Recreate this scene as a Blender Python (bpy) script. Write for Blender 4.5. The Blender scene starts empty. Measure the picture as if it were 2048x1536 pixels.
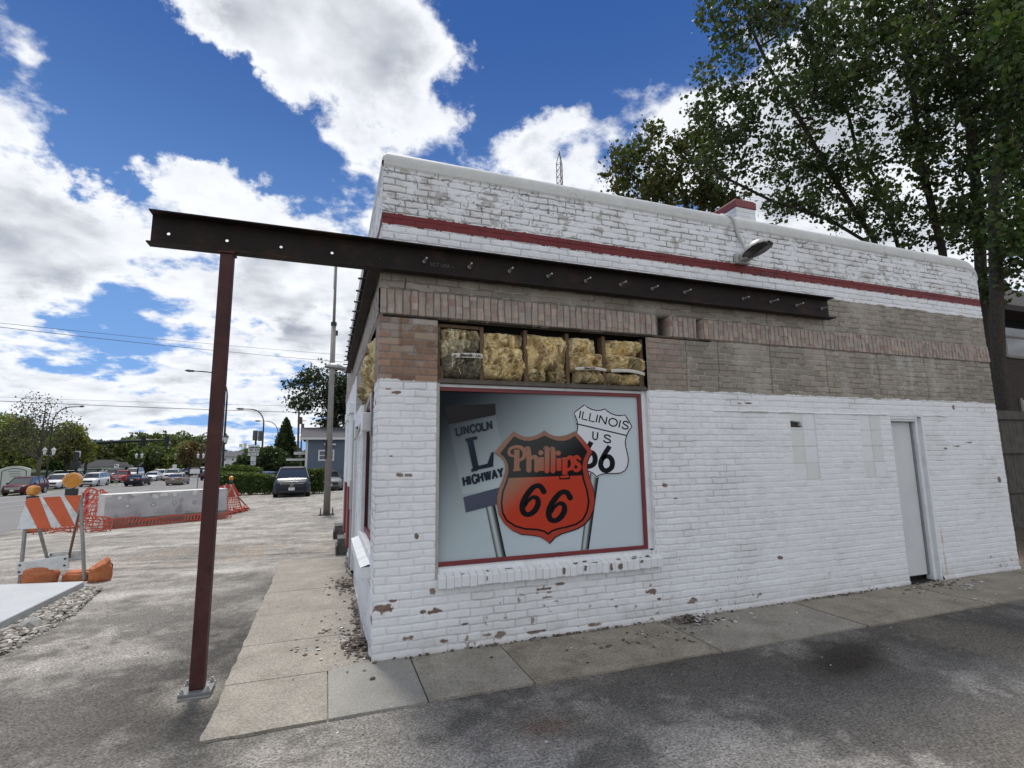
import bpy, bmesh, math, random
import numpy as np
from mathutils import Vector, Matrix
from mathutils.geometry import tessellate_polygon

# ------------------------------------------------------------------ camera, sky, sun, exposure
SC = bpy.context.scene
COL = SC.collection
F_PX = 1015.5                      # focal length in pixels of a 2048 px wide frame
CAM = np.array([-0.408, -4.633, 1.68])
YAW, PITCH, ROLL = math.radians(19.95947), math.radians(8.17912), math.radians(-0.72261)


def cam_rows():
    cy, sy = math.cos(YAW), math.sin(YAW)
    cp, sp = math.cos(PITCH), math.sin(PITCH)
    f = np.array([sy * cp, cy * cp, sp])
    r = np.array([cy, -sy, 0.0])
    u = np.cross(r, f)
    cr, sr = math.cos(ROLL), math.sin(ROLL)
    return np.array([cr * r + sr * u, -(-sr * r + cr * u), f])


ROWS = cam_rows()
cam_data = bpy.data.cameras.new('camera')
cam = bpy.data.objects.new('camera', cam_data)
COL.objects.link(cam)
M = Matrix.Identity(4)
for i in range(3):
    M[i][0] = ROWS[0][i]
    M[i][1] = -ROWS[1][i]
    M[i][2] = -ROWS[2][i]
    M[i][3] = CAM[i]
cam.matrix_world = M
cam_data.sensor_width = 36.0
cam_data.lens = 36.0 * F_PX / 2048.0
cam_data.clip_start = 0.05
cam_data.clip_end = 3000.0
SC.camera = cam

SUN_EL, SUN_AZ = math.radians(62.0), math.radians(-6.0)   # azimuth from +Y towards +X
SUN_DIR = Vector((math.sin(SUN_AZ) * math.cos(SUN_EL), math.cos(SUN_AZ) * math.cos(SUN_EL), math.sin(SUN_EL)))
sun_data = bpy.data.lights.new('sun', 'SUN')
sun_data.energy = 1.9
sun_data.angle = math.radians(13.0)
sun_data.color = (1.0, 0.95, 0.88)
sun = bpy.data.objects.new('sun', sun_data)
COL.objects.link(sun)
sun.rotation_mode = 'QUATERNION'
sun.rotation_quaternion = SUN_DIR.to_track_quat('Z', 'Y')
sun.location = (20, 20, 60)

SC.view_settings.view_transform = 'Standard'
SC.view_settings.look = 'None'
SC.view_settings.gamma = 1.0
SC.view_settings.exposure = 0.95
SC.cycles.max_bounces = 8
SC.cycles.transparent_max_bounces = 8
SC.cycles.use_denoising = True


def ray(px, py):
    """direction through a photo pixel, unit step along the view axis"""
    return ROWS.T @ np.array([(px - 1024.0) / F_PX, (py - 768.0) / F_PX, 1.0])


def pt(px, py, depth):
    return CAM + ray(px, py) * depth


def on_y(px, py, Y):
    d = ray(px, py)
    return CAM + d * ((Y - CAM[1]) / d[1])


def on_z(px, py, Z):
    d = ray(px, py)
    return CAM + d * ((Z - CAM[2]) / d[2])


# ---- world: Nishita sky with procedural clouds by direction
world = bpy.data.worlds.new('World')
SC.world = world
world.use_nodes = True
WN, WL = world.node_tree.nodes, world.node_tree.links
WN.clear()


def wn(t, **k):
    n = WN.new(t)
    for a, b in k.items():
        setattr(n, a, b)
    return n


def wmath(op, a, b=None, c=None, clamp=False):
    n = wn('ShaderNodeMath', operation=op, use_clamp=clamp)
    for i, v in enumerate((a, b, c)):
        if v is None:
            continue
        if isinstance(v, (int, float)):
            n.inputs[i].default_value = v
        else:
            WL.new(v, n.inputs[i])
    return n.outputs[0]


def wvec(op, a, b=None, scale=None):
    n = wn('ShaderNodeVectorMath', operation=op)
    for i, v in enumerate((a, b)):
        if v is None:
            continue
        if isinstance(v, (tuple, list, np.ndarray)):
            n.inputs[i].default_value = [float(q) for q in v]
        else:
            WL.new(v, n.inputs[i])
    if scale is not None:
        n.inputs['Scale'].default_value = scale
    return n.outputs['Value'] if op in ('DOT_PRODUCT', 'LENGTH') else n.outputs['Vector']


def wnoise(vec, scale, detail, rough, lac=2.0):
    n = wn('ShaderNodeTexNoise', noise_dimensions='3D')
    n.inputs['Scale'].default_value = scale
    n.inputs['Detail'].default_value = detail
    n.inputs['Roughness'].default_value = rough
    n.inputs['Lacunarity'].default_value = lac
    WL.new(vec, n.inputs['Vector'])
    return n


def wsmooth(x, a, b):
    n = wn('ShaderNodeMapRange', interpolation_type='SMOOTHSTEP')
    WL.new(x, n.inputs['Value'])
    n.inputs['From Min'].default_value = a
    n.inputs['From Max'].default_value = b
    return n.outputs['Result']


def wmix(f, a, b):
    n = wn('ShaderNodeMix', data_type='RGBA')
    if isinstance(f, (int, float)):
        n.inputs['Factor'].default_value = f
    else:
        WL.new(f, n.inputs['Factor'])
    for v, i in ((a, 6), (b, 7)):
        if isinstance(v, tuple):
            n.inputs[i].default_value = (*v, 1)
        else:
            WL.new(v, n.inputs[i])
    return n.outputs[2]


tc = wn('ShaderNodeTexCoord')
DIR = wvec('NORMALIZE', tc.outputs['Generated'])
sky = wn('ShaderNodeTexSky', sky_type='NISHITA')
sky.sun_disc = False
sky.sun_elevation = SUN_EL
sky.sun_rotation = SUN_AZ
sky.altitude = 300
sky.air_density = 1.0
sky.dust_density = 0.15
sky.ozone_density = 4.0
hs = wn('ShaderNodeHueSaturation')
hs.inputs['Saturation'].default_value = 1.3
hs.inputs['Value'].default_value = 1.0
WL.new(sky.outputs[0], hs.inputs['Color'])
sep = wn('ShaderNodeSeparateXYZ')
WL.new(DIR, sep.inputs[0])
zc = wmath('MAXIMUM', sep.outputs['Z'], 0.0)
inv = wmath('DIVIDE', 1.0, wmath('ADD', zc, 0.22))
comb = wn('ShaderNodeCombineXYZ')
WL.new(wmath('MULTIPLY', sep.outputs['X'], inv), comb.inputs[0])
WL.new(wmath('MULTIPLY', sep.outputs['Y'], inv), comb.inputs[1])
PL = comb.outputs[0]
warp1 = wnoise(DIR, 4.0, 8, 0.62)
wv = wvec('SUBTRACT', warp1.outputs['Color'], (0.5, 0.5, 0.5))
wv = wvec('SCALE', wv, scale=0.38)
DIRW = wvec('NORMALIZE', wvec('ADD', DIR, wv))
# (photo x, y, angular size in degrees, strength): where cloud banks and clear gaps stand in the sky
BLOBS = [
    (400, 10, 6, .22), (470, 50, 6, .28), (540, 90, 6, .36), (480, 10, 8, .26), (600, 160, 4, .25), (640, 80, 8, .31), (760, 110, 7, .27), (800, 210, 7, .33), (880, 120, 5, .25),
    (640, 20, 9, .2), (850, 270, 5, .2), (900, 20, 5, .15),
    (40, 15, 5, .20), (130, 100, 4, .40), (50, 105, 3.5, .32),
    (40, 370, 7, .34), (200, 390, 6, .3), (50, 440, 10, .40), (130, 540, 9, .30), (20, 600, 9, .26), (250, 400, 6, .3),
    (300, 390, 6, .36), (380, 390, 5, .38), (460, 400, 6, .36), (620, 410, 7, .34), (680, 350, 3, .2), (540, 600, 9, .46), (660, 560, 9, .42), (620, 680, 6, .3),
    (300, 600, 5, .16), (120, 740, 7, .18), (330, 760, 7, .16), (520, 760, 7, .16), (250, 570, 4, -.30), (470, 690, 4, -.26), (330, 665, 4, -.26), (90, 650, 4, -.2), (560, 690, 4, -.2), (210, 640, 4, -.24), (120, 590, 4, -.2), (20, 700, 5, -.2),
    (990, 290, 5, .34), (1080, 315, 4, .26), (1200, 165, 6, .40), (1130, 235, 5, .40), (1270, 150, 4, .3),
    (1320, 260, 5, .3), (1500, 150, 12, .42), (1750, 200, 14, .40), (1950, 350, 12, .3), (1640, 380, 10, .34),
    (430, 240, 9, -.42), (300, 220, 9, -.46), (190, 210, 6, -.36), (260, 120, 5, -.25), (560, 290, 7, -.30), (180, 250, 8, -.26), (330, 300, 7, -.25), (150, 180, 5, -.2),
    (1180, 20, 10, -.42), (1050, 90, 8, -.28), (1010, 20, 6, -.3), (1300, 60, 8, -.35), (1000, 215, 4, -.26), (940, 260, 2, -.12),
    (250, 300, 5, -.2), (690, 440, 3, -.12), (330, 500, 5, -.34), (290, 460, 5, -.3), (200, 600, 4, -.2), (30, 250, 5, -.2),
    (700, 380, 3, -.28), (560, 300, 5, -.25), (440, 540, 4, -.16), (240, 690, 4, -.12),
    (520, 730, 3, -.14), (1440, 20, 5, -.25),
]
# unseen cloud banks added overhead and behind the camera for white fill light
FILL_BANKS = [((-.3, -.8, .5), 40, .5), ((.5, -.7, .5), 40, .5), ((-.9, -.3, .4), 30, .4), ((.95, -.2, .4), 30, .4), ((0, -.35, .93), 24, .45), ((-.7, .1, .75), 18, .2)]
cov = None
for (bx, deg, amp) in [(ray(b_[0], b_[1]), b_[2], b_[3]) for b_ in BLOBS] + [(np.array(b_[0]), b_[1], b_[2]) for b_ in FILL_BANKS]:
    c = bx
    c = c / np.linalg.norm(c)
    k = 1.0 / (1 - math.cos(math.radians(deg)))
    dt = wvec('DOT_PRODUCT', DIRW, c)
    e = wmath('MULTIPLY', wmath('EXPONENT', wmath('MULTIPLY', wmath('SUBTRACT', dt, 1.0), k)), amp)
    cov = e if cov is None else wmath('ADD', cov, e)
n_big = wnoise(PL, 2.1, 12, 0.60)
n_fine = wnoise(PL, 7.0, 9, 0.62)
nsum = wmath('ADD', n_big.outputs['Fac'], wmath('MULTIPLY', wmath('SUBTRACT', n_fine.outputs['Fac'], 0.5), 0.34))
off = wvec('ADD', PL, (0.05 * math.sin(SUN_AZ), 0.05 * math.cos(SUN_AZ), 0.0))
n_off = wnoise(off, 2.1, 12, 0.60)
# low down the sky carries ever more cloud
low = wmath('MULTIPLY', wsmooth(sep.outputs['Z'], 0.42, 0.02), 0.19)
dens = wmath('ADD', wmath('ADD', wmath('SUBTRACT', wmath('MULTIPLY', wmath('SUBTRACT', nsum, 0.5), 2.1), 0.13), wmath('MULTIPLY', cov, 0.70)), low)
alpha = wsmooth(dens, -0.03, 0.22)
thick = wsmooth(dens, 0.20, 0.60)
light = wmath('ADD', wmath('MULTIPLY', wmath('SUBTRACT', n_big.outputs['Fac'], n_off.outputs['Fac']), 3.2), 0.5, clamp=True)
lump = wnoise(PL, 3.2, 5, 0.50)
shade = wmath('MULTIPLY', thick, wsmooth(lump.outputs['Fac'], 0.30, 0.68))
shade = wmath('ADD', wmath('MULTIPLY', shade, 0.78), wmath('MULTIPLY', wmath('SUBTRACT', 0.64, light), 0.45), clamp=True)
cloud = wmix(shade, (6.6, 6.75, 7.0), (2.15, 2.4, 2.85))
blue = wmix(wsmooth(sep.outputs['Z'], 0.0, 0.75), (1.5, 2.9, 5.6), (0.24, 0.70, 2.3))
skyb = wmix(0.94, hs.outputs['Color'], blue)
skyc = wmix(wmath('MULTIPLY', alpha, 0.97), skyb if True else hs.outputs['Color'], cloud)
bg = wn('ShaderNodeBackground')
bg.inputs['Strength'].default_value = 0.08
WL.new(skyc, bg.inputs['Color'])
wo = wn('ShaderNodeOutputWorld')
WL.new(bg.outputs[0], wo.inputs['Surface'])
world.cycles.sampling_method = 'MANUAL'
world.cycles.sample_map_resolution = 1024

# ------------------------------------------------------------------ helpers
def tag(o, label=None, cat=None, group=None, kind=None):
    if label:
        o['label'] = label
    if cat:
        o['category'] = cat
    if group:
        o['group'] = group
    if kind:
        o['kind'] = kind
    return o


def empty(name, loc, label=None, cat=None, group=None, rz=0.0):
    o = bpy.data.objects.new(name, None)
    o.empty_display_size = 0.1
    COL.objects.link(o)
    o.location = [float(v) for v in loc]
    o.rotation_euler = (0, 0, rz)
    return tag(o, label, cat, group)


def copy_tree(o, parent=None):
    c = o.copy()
    COL.objects.link(c)
    if parent is not None:
        c.parent = parent
    for ch in list(o.children):
        copy_tree(ch, c)
    return c


class MB:
    """collects boxes, tubes, quads; build() links them as ONE mesh object"""

    def __init__(s):
        s.v, s.f, s.c = [], [], []
        s.n = 0

    def add(s, verts, faces, col=None):
        b = s.n
        verts = [tuple(float(q) for q in p) for p in verts]
        s.v += verts
        s.n += len(verts)
        s.f += [tuple(i + b for i in f) for f in faces]
        s.c += [col if col is not None else (1, 1, 1)] * len(verts)
        return s

    def box(s, lo, hi, col=None, m=None):
        x0, y0, z0 = lo
        x1, y1, z1 = hi
        V = [(x0, y0, z0), (x1, y0, z0), (x1, y1, z0), (x0, y1, z0), (x0, y0, z1), (x1, y0, z1), (x1, y1, z1), (x0, y1, z1)]
        if m is not None:
            V = [m @ Vector(p) for p in V]
        return s.add(V, [(0, 3, 2, 1), (4, 5, 6, 7), (0, 1, 5, 4), (1, 2, 6, 5), (2, 3, 7, 6), (3, 0, 4, 7)], col)

    def bar(s, a, b, w, d, up=(0, 0, 1), col=None):
        """rectangular bar from a to b, w wide, d deep"""
        a, b = Vector(a), Vector(b)
        z = (b - a).normalized()
        u = Vector(up)
        if abs(z.dot(u)) > 0.98:
            u = Vector((0, 1, 0))
        x = z.cross(u).normalized()
        y = x.cross(z).normalized()
        V = []
        for p in (a, b):
            for sx, sy in ((-1, -1), (1, -1), (1, 1), (-1, 1)):
                V.append(p + x * (sx * w / 2) + y * (sy * d / 2))
        return s.add(V, [(0, 3, 2, 1), (4, 5, 6, 7), (0, 1, 5, 4), (1, 2, 6, 5), (2, 3, 7, 6), (3, 0, 4, 7)], col)

    def tube(s, path, r, n=8, col=None, cap=True):
        path = [Vector(p) for p in path]
        m = len(path)
        rs = r if isinstance(r, (list, tuple)) else [r] * m
        V, F = [], []
        ref = None
        for i, p in enumerate(path):
            t = (path[min(i + 1, m - 1)] - path[max(i - 1, 0)])
            if t.length < 1e-9:
                t = Vector((0, 0, 1))
            t.normalize()
            if ref is None:
                ref = Vector((0, 0, 1)) if abs(t.z) < 0.9 else Vector((1, 0, 0))
            x = t.cross(ref).normalized()
            y = t.cross(x).normalized()
            ref = -y if (-y).length > 0 else ref
            ref = y.cross(x) if False else ref
            for k in range(n):
                a = 2 * math.pi * k / n
                V.append(p + (x * math.cos(a) + y * math.sin(a)) * rs[i])
        for i in range(m - 1):
            for k in range(n):
                k2 = (k + 1) % n
                F.append((i * n + k, i * n + k2, (i + 1) * n + k2, (i + 1) * n + k))
        if cap:
            F.append(tuple(range(n))[::-1])
            F.append(tuple((m - 1) * n + k for k in range(n)))
        return s.add(V, F, col)

    def cyl(s, a, b, r, n=12, r2=None, col=None):
        return s.tube([a, b], [r, r if r2 is None else r2], n, col)

    def prism(s, poly, mat, depth, col=None):
        """2-D polygon in the local xz plane extruded along local y by depth; mat places it"""
        n = len(poly)
        V = [mat @ Vector((p[0], 0, p[1])) for p in poly] + [mat @ Vector((p[0], depth, p[1])) for p in poly]
        F = [tuple(range(n)), tuple(range(2 * n - 1, n - 1, -1))]
        F += [(i, i + n, (i + 1) % n + n, (i + 1) % n) for i in range(n)]
        return s.add(V, F, col)

    def sphere(s, c, r, n=10, m=7, sc=(1, 1, 1), col=None):
        V, F = [], []
        for i in range(m + 1):
            t = math.pi * i / m
            for k in range(n):
                a = 2 * math.pi * k / n
                V.append((c[0] + r * sc[0] * math.sin(t) * math.cos(a), c[1] + r * sc[1] * math.sin(t) * math.sin(a), c[2] + r * sc[2] * math.cos(t)))
        for i in range(m):
            for k in range(n):
                F.append((i * n + k, (i + 1) * n + k, (i + 1) * n + (k + 1) % n, i * n + (k + 1) % n))
        return s.add(V, F, col)

    def build(s, name, mat, parent=None, bevel=0.0, smooth=False, loc=None, colors=False, fixn=True, seg=2):
        me = bpy.data.meshes.new(name)
        me.from_pydata(s.v, [], s.f)
        if colors:
            a = me.color_attributes.new('Col', 'FLOAT_COLOR', 'POINT')
            arr = np.ones((len(s.v), 4), np.float32)
            arr[:, :3] = np.array(s.c, np.float32)
            a.data.foreach_set('color', arr.ravel())
        if fixn:
            bm = bmesh.new()
            bm.from_mesh(me)
            bmesh.ops.recalc_face_normals(bm, faces=bm.faces)
            bm.to_mesh(me)
            bm.free()
        me.update()
        o = bpy.data.objects.new(name, me)
        COL.objects.link(o)
        if mat is not None:
            me.materials.append(mat)
        if parent is not None:
            o.parent = parent
        if loc is not None:
            o.location = loc
        if bevel > 0:
            b = o.modifiers.new('bevel', 'BEVEL')
            b.width = bevel
            b.segments = seg
            b.limit_method = 'ANGLE'
            b.angle_limit = math.radians(40)
        if smooth:
            me.polygons.foreach_set('use_smooth', [True] * len(me.polygons))
        return o


def rel(o, parent):
    """parent o (built in world coordinates) under an unrotated object, keeping it in place"""
    q = parent
    off = Vector((0, 0, 0))
    while q is not None:
        off += q.location
        q = q.parent
    o.parent = parent
    o.location = Vector(o.location) - off
    return o


def text_obj(body, size, loc, m, extrude=.0004, offset=0.0, center=False):
    """upright lettering facing -y, as a mesh"""
    fc = bpy.data.curves.new('lettering', 'FONT')
    fc.body = body
    fc.size = size
    fc.extrude = extrude
    fc.offset = offset
    if center:
        fc.align_x = 'CENTER'
        fc.align_y = 'CENTER'
    t = bpy.data.objects.new('lettering', fc)
    COL.objects.link(t)
    bpy.context.view_layer.update()
    me = bpy.data.meshes.new_from_object(t)
    bpy.data.objects.remove(t)
    me.transform(Matrix.Rotation(math.radians(90), 4, 'X'))
    me.materials.clear()
    me.materials.append(m)
    o = bpy.data.objects.new('lettering', me)
    COL.objects.link(o)
    o.location = [float(q) for q in loc]
    return o


def np_mesh(name, P, faces, mat, colors=None, smooth=True, parent=None):
    """mesh from numpy vertex array (N,3) and quad array (M,4)"""
    me = bpy.data.meshes.new(name)
    P = np.ascontiguousarray(P, np.float32)
    faces = np.ascontiguousarray(faces, np.int32)
    m, k = faces.shape
    me.vertices.add(len(P))
    me.vertices.foreach_set('co', P.ravel())
    me.loops.add(m * k)
    me.loops.foreach_set('vertex_index', faces.ravel())
    me.polygons.add(m)
    me.polygons.foreach_set('loop_start', np.arange(0, m * k, k, dtype=np.int32))
    if colors is not None:
        a = me.color_attributes.new('Col', 'FLOAT_COLOR', 'POINT')
        arr = np.ones((len(P), 4), np.float32)
        arr[:, :3] = colors
        a.data.foreach_set('color', arr.ravel())
    me.polygons.foreach_set('use_smooth', np.full(m, smooth, dtype=bool))
    me.update(calc_edges=True)
    me.validate()
    o = bpy.data.objects.new(name, me)
    COL.objects.link(o)
    if mat is not None:
        me.materials.append(mat)
    if parent is not None:
        o.parent = parent
    return o


def grid_obj(name, P, mat, colors=None, keep=None, smooth=True, parent=None, flip=False):
    nv, nu = P.shape[:2]
    idx = np.arange(nv * nu).reshape(nv, nu)
    q = np.stack([idx[:-1, :-1], idx[:-1, 1:], idx[1:, 1:], idx[1:, :-1]], -1)
    if flip:
        q = q[..., ::-1]
    q = q[keep] if keep is not None else q.reshape(-1, 4)
    V = P.reshape(-1, 3)
    C = colors.reshape(-1, 3) if colors is not None else None
    if keep is not None:
        used = np.unique(q)
        remap = np.full(nv * nu, -1)
        remap[used] = np.arange(len(used))
        q = remap[q]
        V = V[used]
        C = C[used] if C is not None else None
    return np_mesh(name, V, q, mat, C, smooth, parent)


# ---- numpy noise
_rng0 = np.random.RandomState(7)
_TAB = _rng0.rand(8, 512, 512)


def vnoise(x, y, seed=0):
    t = _TAB[seed % 8]
    xi = np.floor(x).astype(np.int64)
    yi = np.floor(y).astype(np.int64)
    fx, fy = x - xi, y - yi
    fx = fx * fx * (3 - 2 * fx)
    fy = fy * fy * (3 - 2 * fy)
    o = seed * 37
    a = t[(yi + o) % 512, (xi + o) % 512]
    b = t[(yi + o) % 512, (xi + 1 + o) % 512]
    c = t[(yi + 1 + o) % 512, (xi + o) % 512]
    d = t[(yi + 1 + o) % 512, (xi + 1 + o) % 512]
    return (a * (1 - fx) + b * fx) * (1 - fy) + (c * (1 - fx) + d * fx) * fy


def fbm(x, y, seed=0, octv=4, gain=0.5):
    s, a, tot = 0.0, 1.0, 0.0
    for i in range(octv):
        s = s + a * vnoise(x * 2 ** i + 13.7 * i, y * 2 ** i + 5.1 * i, seed + i)
        tot += a
        a *= gain
    return s / tot


def sst(x, a, b):
    t = np.clip((x - a) / (b - a), 0, 1)
    return t * t * (3 - 2 * t)


def mixc(c, new, m):
    return c * (1 - m[..., None]) + np.asarray(new) * m[..., None]


# ---- materials
_M = {}


def mat(name, col=(.5, .5, .5), rough=.6, metal=0., var=.0, vscale=8., bump=0., bscale=40., attr=False, spec=.5,
        coat=0., emit=None, trans=0., fine=0., fscale=300., dirt=None, dscale=3., damt=.5, two=None):
    if name in _M:
        return _M[name]
    m = bpy.data.materials.new(name)
    _M[name] = m
    m.use_nodes = True
    N, L = m.node_tree.nodes, m.node_tree.links
    p = N['Principled BSDF']
    p.inputs['Roughness'].default_value = rough
    p.inputs['Metallic'].default_value = metal
    p.inputs['Specular IOR Level'].default_value = spec
    p.inputs['Coat Weight'].default_value = coat
    p.inputs['Coat Roughness'].default_value = .03
    geo = N.new('ShaderNodeTexCoord').outputs['Object']

    def noise(sc, det=4., ro=.55):
        n = N.new('ShaderNodeTexNoise')
        n.inputs['Scale'].default_value = sc
        n.inputs['Detail'].default_value = det
        n.inputs['Roughness'].default_value = ro
        L.new(geo, n.inputs['Vector'])
        return n.outputs['Fac']

    def mul(cs, fac, lo, hi):
        r = N.new('ShaderNodeMapRange')
        r.inputs['From Min'].default_value = .25
        r.inputs['From Max'].default_value = .75
        r.inputs['To Min'].default_value = lo
        r.inputs['To Max'].default_value = hi
        L.new(fac, r.inputs['Value'])
        v = N.new('ShaderNodeVectorMath')
        v.operation = 'SCALE'
        L.new(cs, v.inputs[0])
        L.new(r.outputs[0], v.inputs['Scale'])
        return v.outputs[0]

    if attr:
        a = N.new('ShaderNodeVertexColor')
        a.layer_name = 'Col'
        cs = a.outputs['Color']
    else:
        rgb = N.new('ShaderNodeRGB')
        rgb.outputs[0].default_value = (*col, 1)
        cs = rgb.outputs[0]
    if dirt is not None:
        mx = N.new('ShaderNodeMix')
        mx.data_type = 'RGBA'
        r = N.new('ShaderNodeMapRange')
        r.interpolation_type = 'SMOOTHSTEP'
        r.inputs['From Min'].default_value = .48
        r.inputs['From Max'].default_value = .70
        r.inputs['To Max'].default_value = damt
        L.new(noise(dscale, 8, .65), r.inputs['Value'])
        L.new(r.outputs[0], mx.inputs['Factor'])
        L.new(cs, mx.inputs[6])
        mx.inputs[7].default_value = (*dirt, 1)
        cs = mx.outputs[2]
    if var:
        cs = mul(cs, noise(vscale), 1 - var, 1 + var)
    if fine:
        cs = mul(cs, noise(fscale, 2, .5), 1 - fine, 1 + fine)
    L.new(cs, p.inputs['Base Color'])
    if bump:
        b = N.new('ShaderNodeBump')
        b.inputs['Strength'].default_value = 1.0
        b.inputs['Distance'].default_value = bump
        L.new(noise(bscale, 6, .6), b.inputs['Height'])
        L.new(b.outputs[0], p.inputs['Normal'])
    if emit:
        p.inputs['Emission Color'].default_value = (*emit[0], 1)
        p.inputs['Emission Strength'].default_value = emit[1]
    if trans:
        o = N['Material Output']
        t = N.new('ShaderNodeBsdfTranslucent')
        ts = N.new('ShaderNodeVectorMath')
        ts.operation = 'MULTIPLY'
        L.new(cs, ts.inputs[0])
        ts.inputs[1].default_value = (1.3, 1.6, .6)
        L.new(ts.outputs[0], t.inputs['Color'])
        mx = N.new('ShaderNodeMixShader')
        mx.inputs[0].default_value = trans
        L.new(p.outputs[0], mx.inputs[1])
        L.new(t.outputs[0], mx.inputs[2])
        L.new(mx.outputs[0], o.inputs['Surface'])
    return m


WHITE = mat('white_paint', (.74, .76, .78), .55, var=.06, vscale=5, bump=.0015, bscale=60, dirt=(.45, .43, .40), dscale=6, damt=.35)
REDP = mat('red_paint', (.17, .022, .026), .45, var=.15, vscale=9, bump=.0006, bscale=90)
STEEL = mat('dark_steel', (.016, .0125, .0105), .65, spec=.2, var=.3, vscale=5, dirt=(.055, .027, .017), dscale=3.2, damt=.75, bump=.0005, bscale=120)
RUSTRED = mat('red_oxide_steel', (.052, .017, .015), .55, spec=.3, var=.3, vscale=5, bump=.0006, bscale=90, dirt=(.105, .045, .035), dscale=4, damt=.55)
GALV = mat('galvanised_steel', (.32, .33, .34), .42, metal=.6, var=.2, vscale=12)
ZINC = mat('bright_zinc', (.33, .33, .32), .5, metal=.2)
GREYMETAL = mat('grey_metal', (.30, .30, .30), .5, metal=.3, var=.12, vscale=4)
BLACKMETAL = mat('black_metal', (.012, .013, .015), .4, var=.2)
DARK = mat('dark_void', (.012, .011, .010), .9)
WOODST = mat('stud_wood', (.13, .085, .048), .8, var=.35, vscale=18, bump=.001, bscale=70)
CONC = mat('concrete', (.33, .33, .32), .85, var=.12, vscale=3, fine=.16, fscale=220, bump=.0012, bscale=160, dirt=(.24, .225, .2), dscale=2.2, damt=.5)
NEWCONC = mat('new_concrete', (.42, .44, .45), .8, var=.07, vscale=2, fine=.12, fscale=90, bump=.001, bscale=150)
GLASSD = mat('dark_glass', (.02, .025, .03), .06, spec=.8, coat=.6)
RUBBER = mat('black_rubber', (.012, .012, .013), .8)

# ------------------------------------------------------------------ terrain, lot, road
def ramp(t, w=3.0):
    return 0.5 * (t + np.sqrt(t * t + w)) - 0.5 * math.sqrt(w) * np.exp(-np.abs(t) / 40)


def terr(x, y):
    a = np.minimum(ramp(y - 9.0), 44.0)
    b = np.minimum(ramp(-x - 7.0), 9.0)
    z = -0.020 * a - 0.044 * b
    near = np.exp(-np.maximum(0, -x - 2) * 0.4)
    z0 = -0.020 * np.minimum(ramp(np.array(-30.0)), 44) - 0.044 * np.minimum(ramp(np.array(-30.0)), 9)
    flat = sst(np.hypot(np.maximum(0, np.abs(x) - 6.0) * .8, np.maximum(0, y - 4)), 0.0, 6.0)
    return (z - z0) * flat


def axis(lo, hi, d0, d1, step, grow):
    core = np.arange(d0, d1 + step / 2, step)
    up, dn = [], []
    s, p = step, d1
    while p < hi:
        s *= grow
        p += s
        up.append(p)
    s, p = step, d0
    while p > lo:
        s *= grow
        p -= s
        dn.append(p)
    return np.concatenate([np.array(dn[::-1]), core, np.array(up)])


ROAD_X0, ROAD_X1 = -27.0, -8.35
GX = axis(-700, 700, -6.0, 9.0, 0.03, 1.06)
GY = axis(-60, 1200, -4.4, 6.2, 0.03, 1.05)
GX = np.sort(np.concatenate([GX, [ROAD_X0, ROAD_X1]]))
GXX, GYY = np.meshgrid(GX, GY)
GZZ = terr(GXX, GYY)


def gz(x, y):
    """height of the ground sheet (bilinear on its own grid)"""
    x, y = float(x), float(y)
    i = int(np.clip(np.searchsorted(GX, x) - 1, 0, len(GX) - 2))
    j = int(np.clip(np.searchsorted(GY, y) - 1, 0, len(GY) - 2))
    a = (x - GX[i]) / (GX[i + 1] - GX[i])
    b = (y - GY[j]) / (GY[j + 1] - GY[j])
    return float((GZZ[j, i] * (1 - a) + GZZ[j, i + 1] * a) * (1 - b) + (GZZ[j + 1, i] * (1 - a) + GZZ[j + 1, i + 1] * a) * b)


def gp(px, py):
    """ground point seen at a photo pixel"""
    d = ray(px, py)
    t0, t = 0.5, 0.5
    while t < 900:
        p = CAM + d * t
        if p[2] < gz(p[0], p[1]):
            break
        t0 = t
        t *= 1.02
    for _ in range(30):
        m = (t0 + t) / 2
        p = CAM + d * m
        if p[2] < gz(p[0], p[1]):
            t = m
        else:
            t0 = m
    p = CAM + d * t
    return np.array([p[0], p[1], gz(p[0], p[1])])


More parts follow.
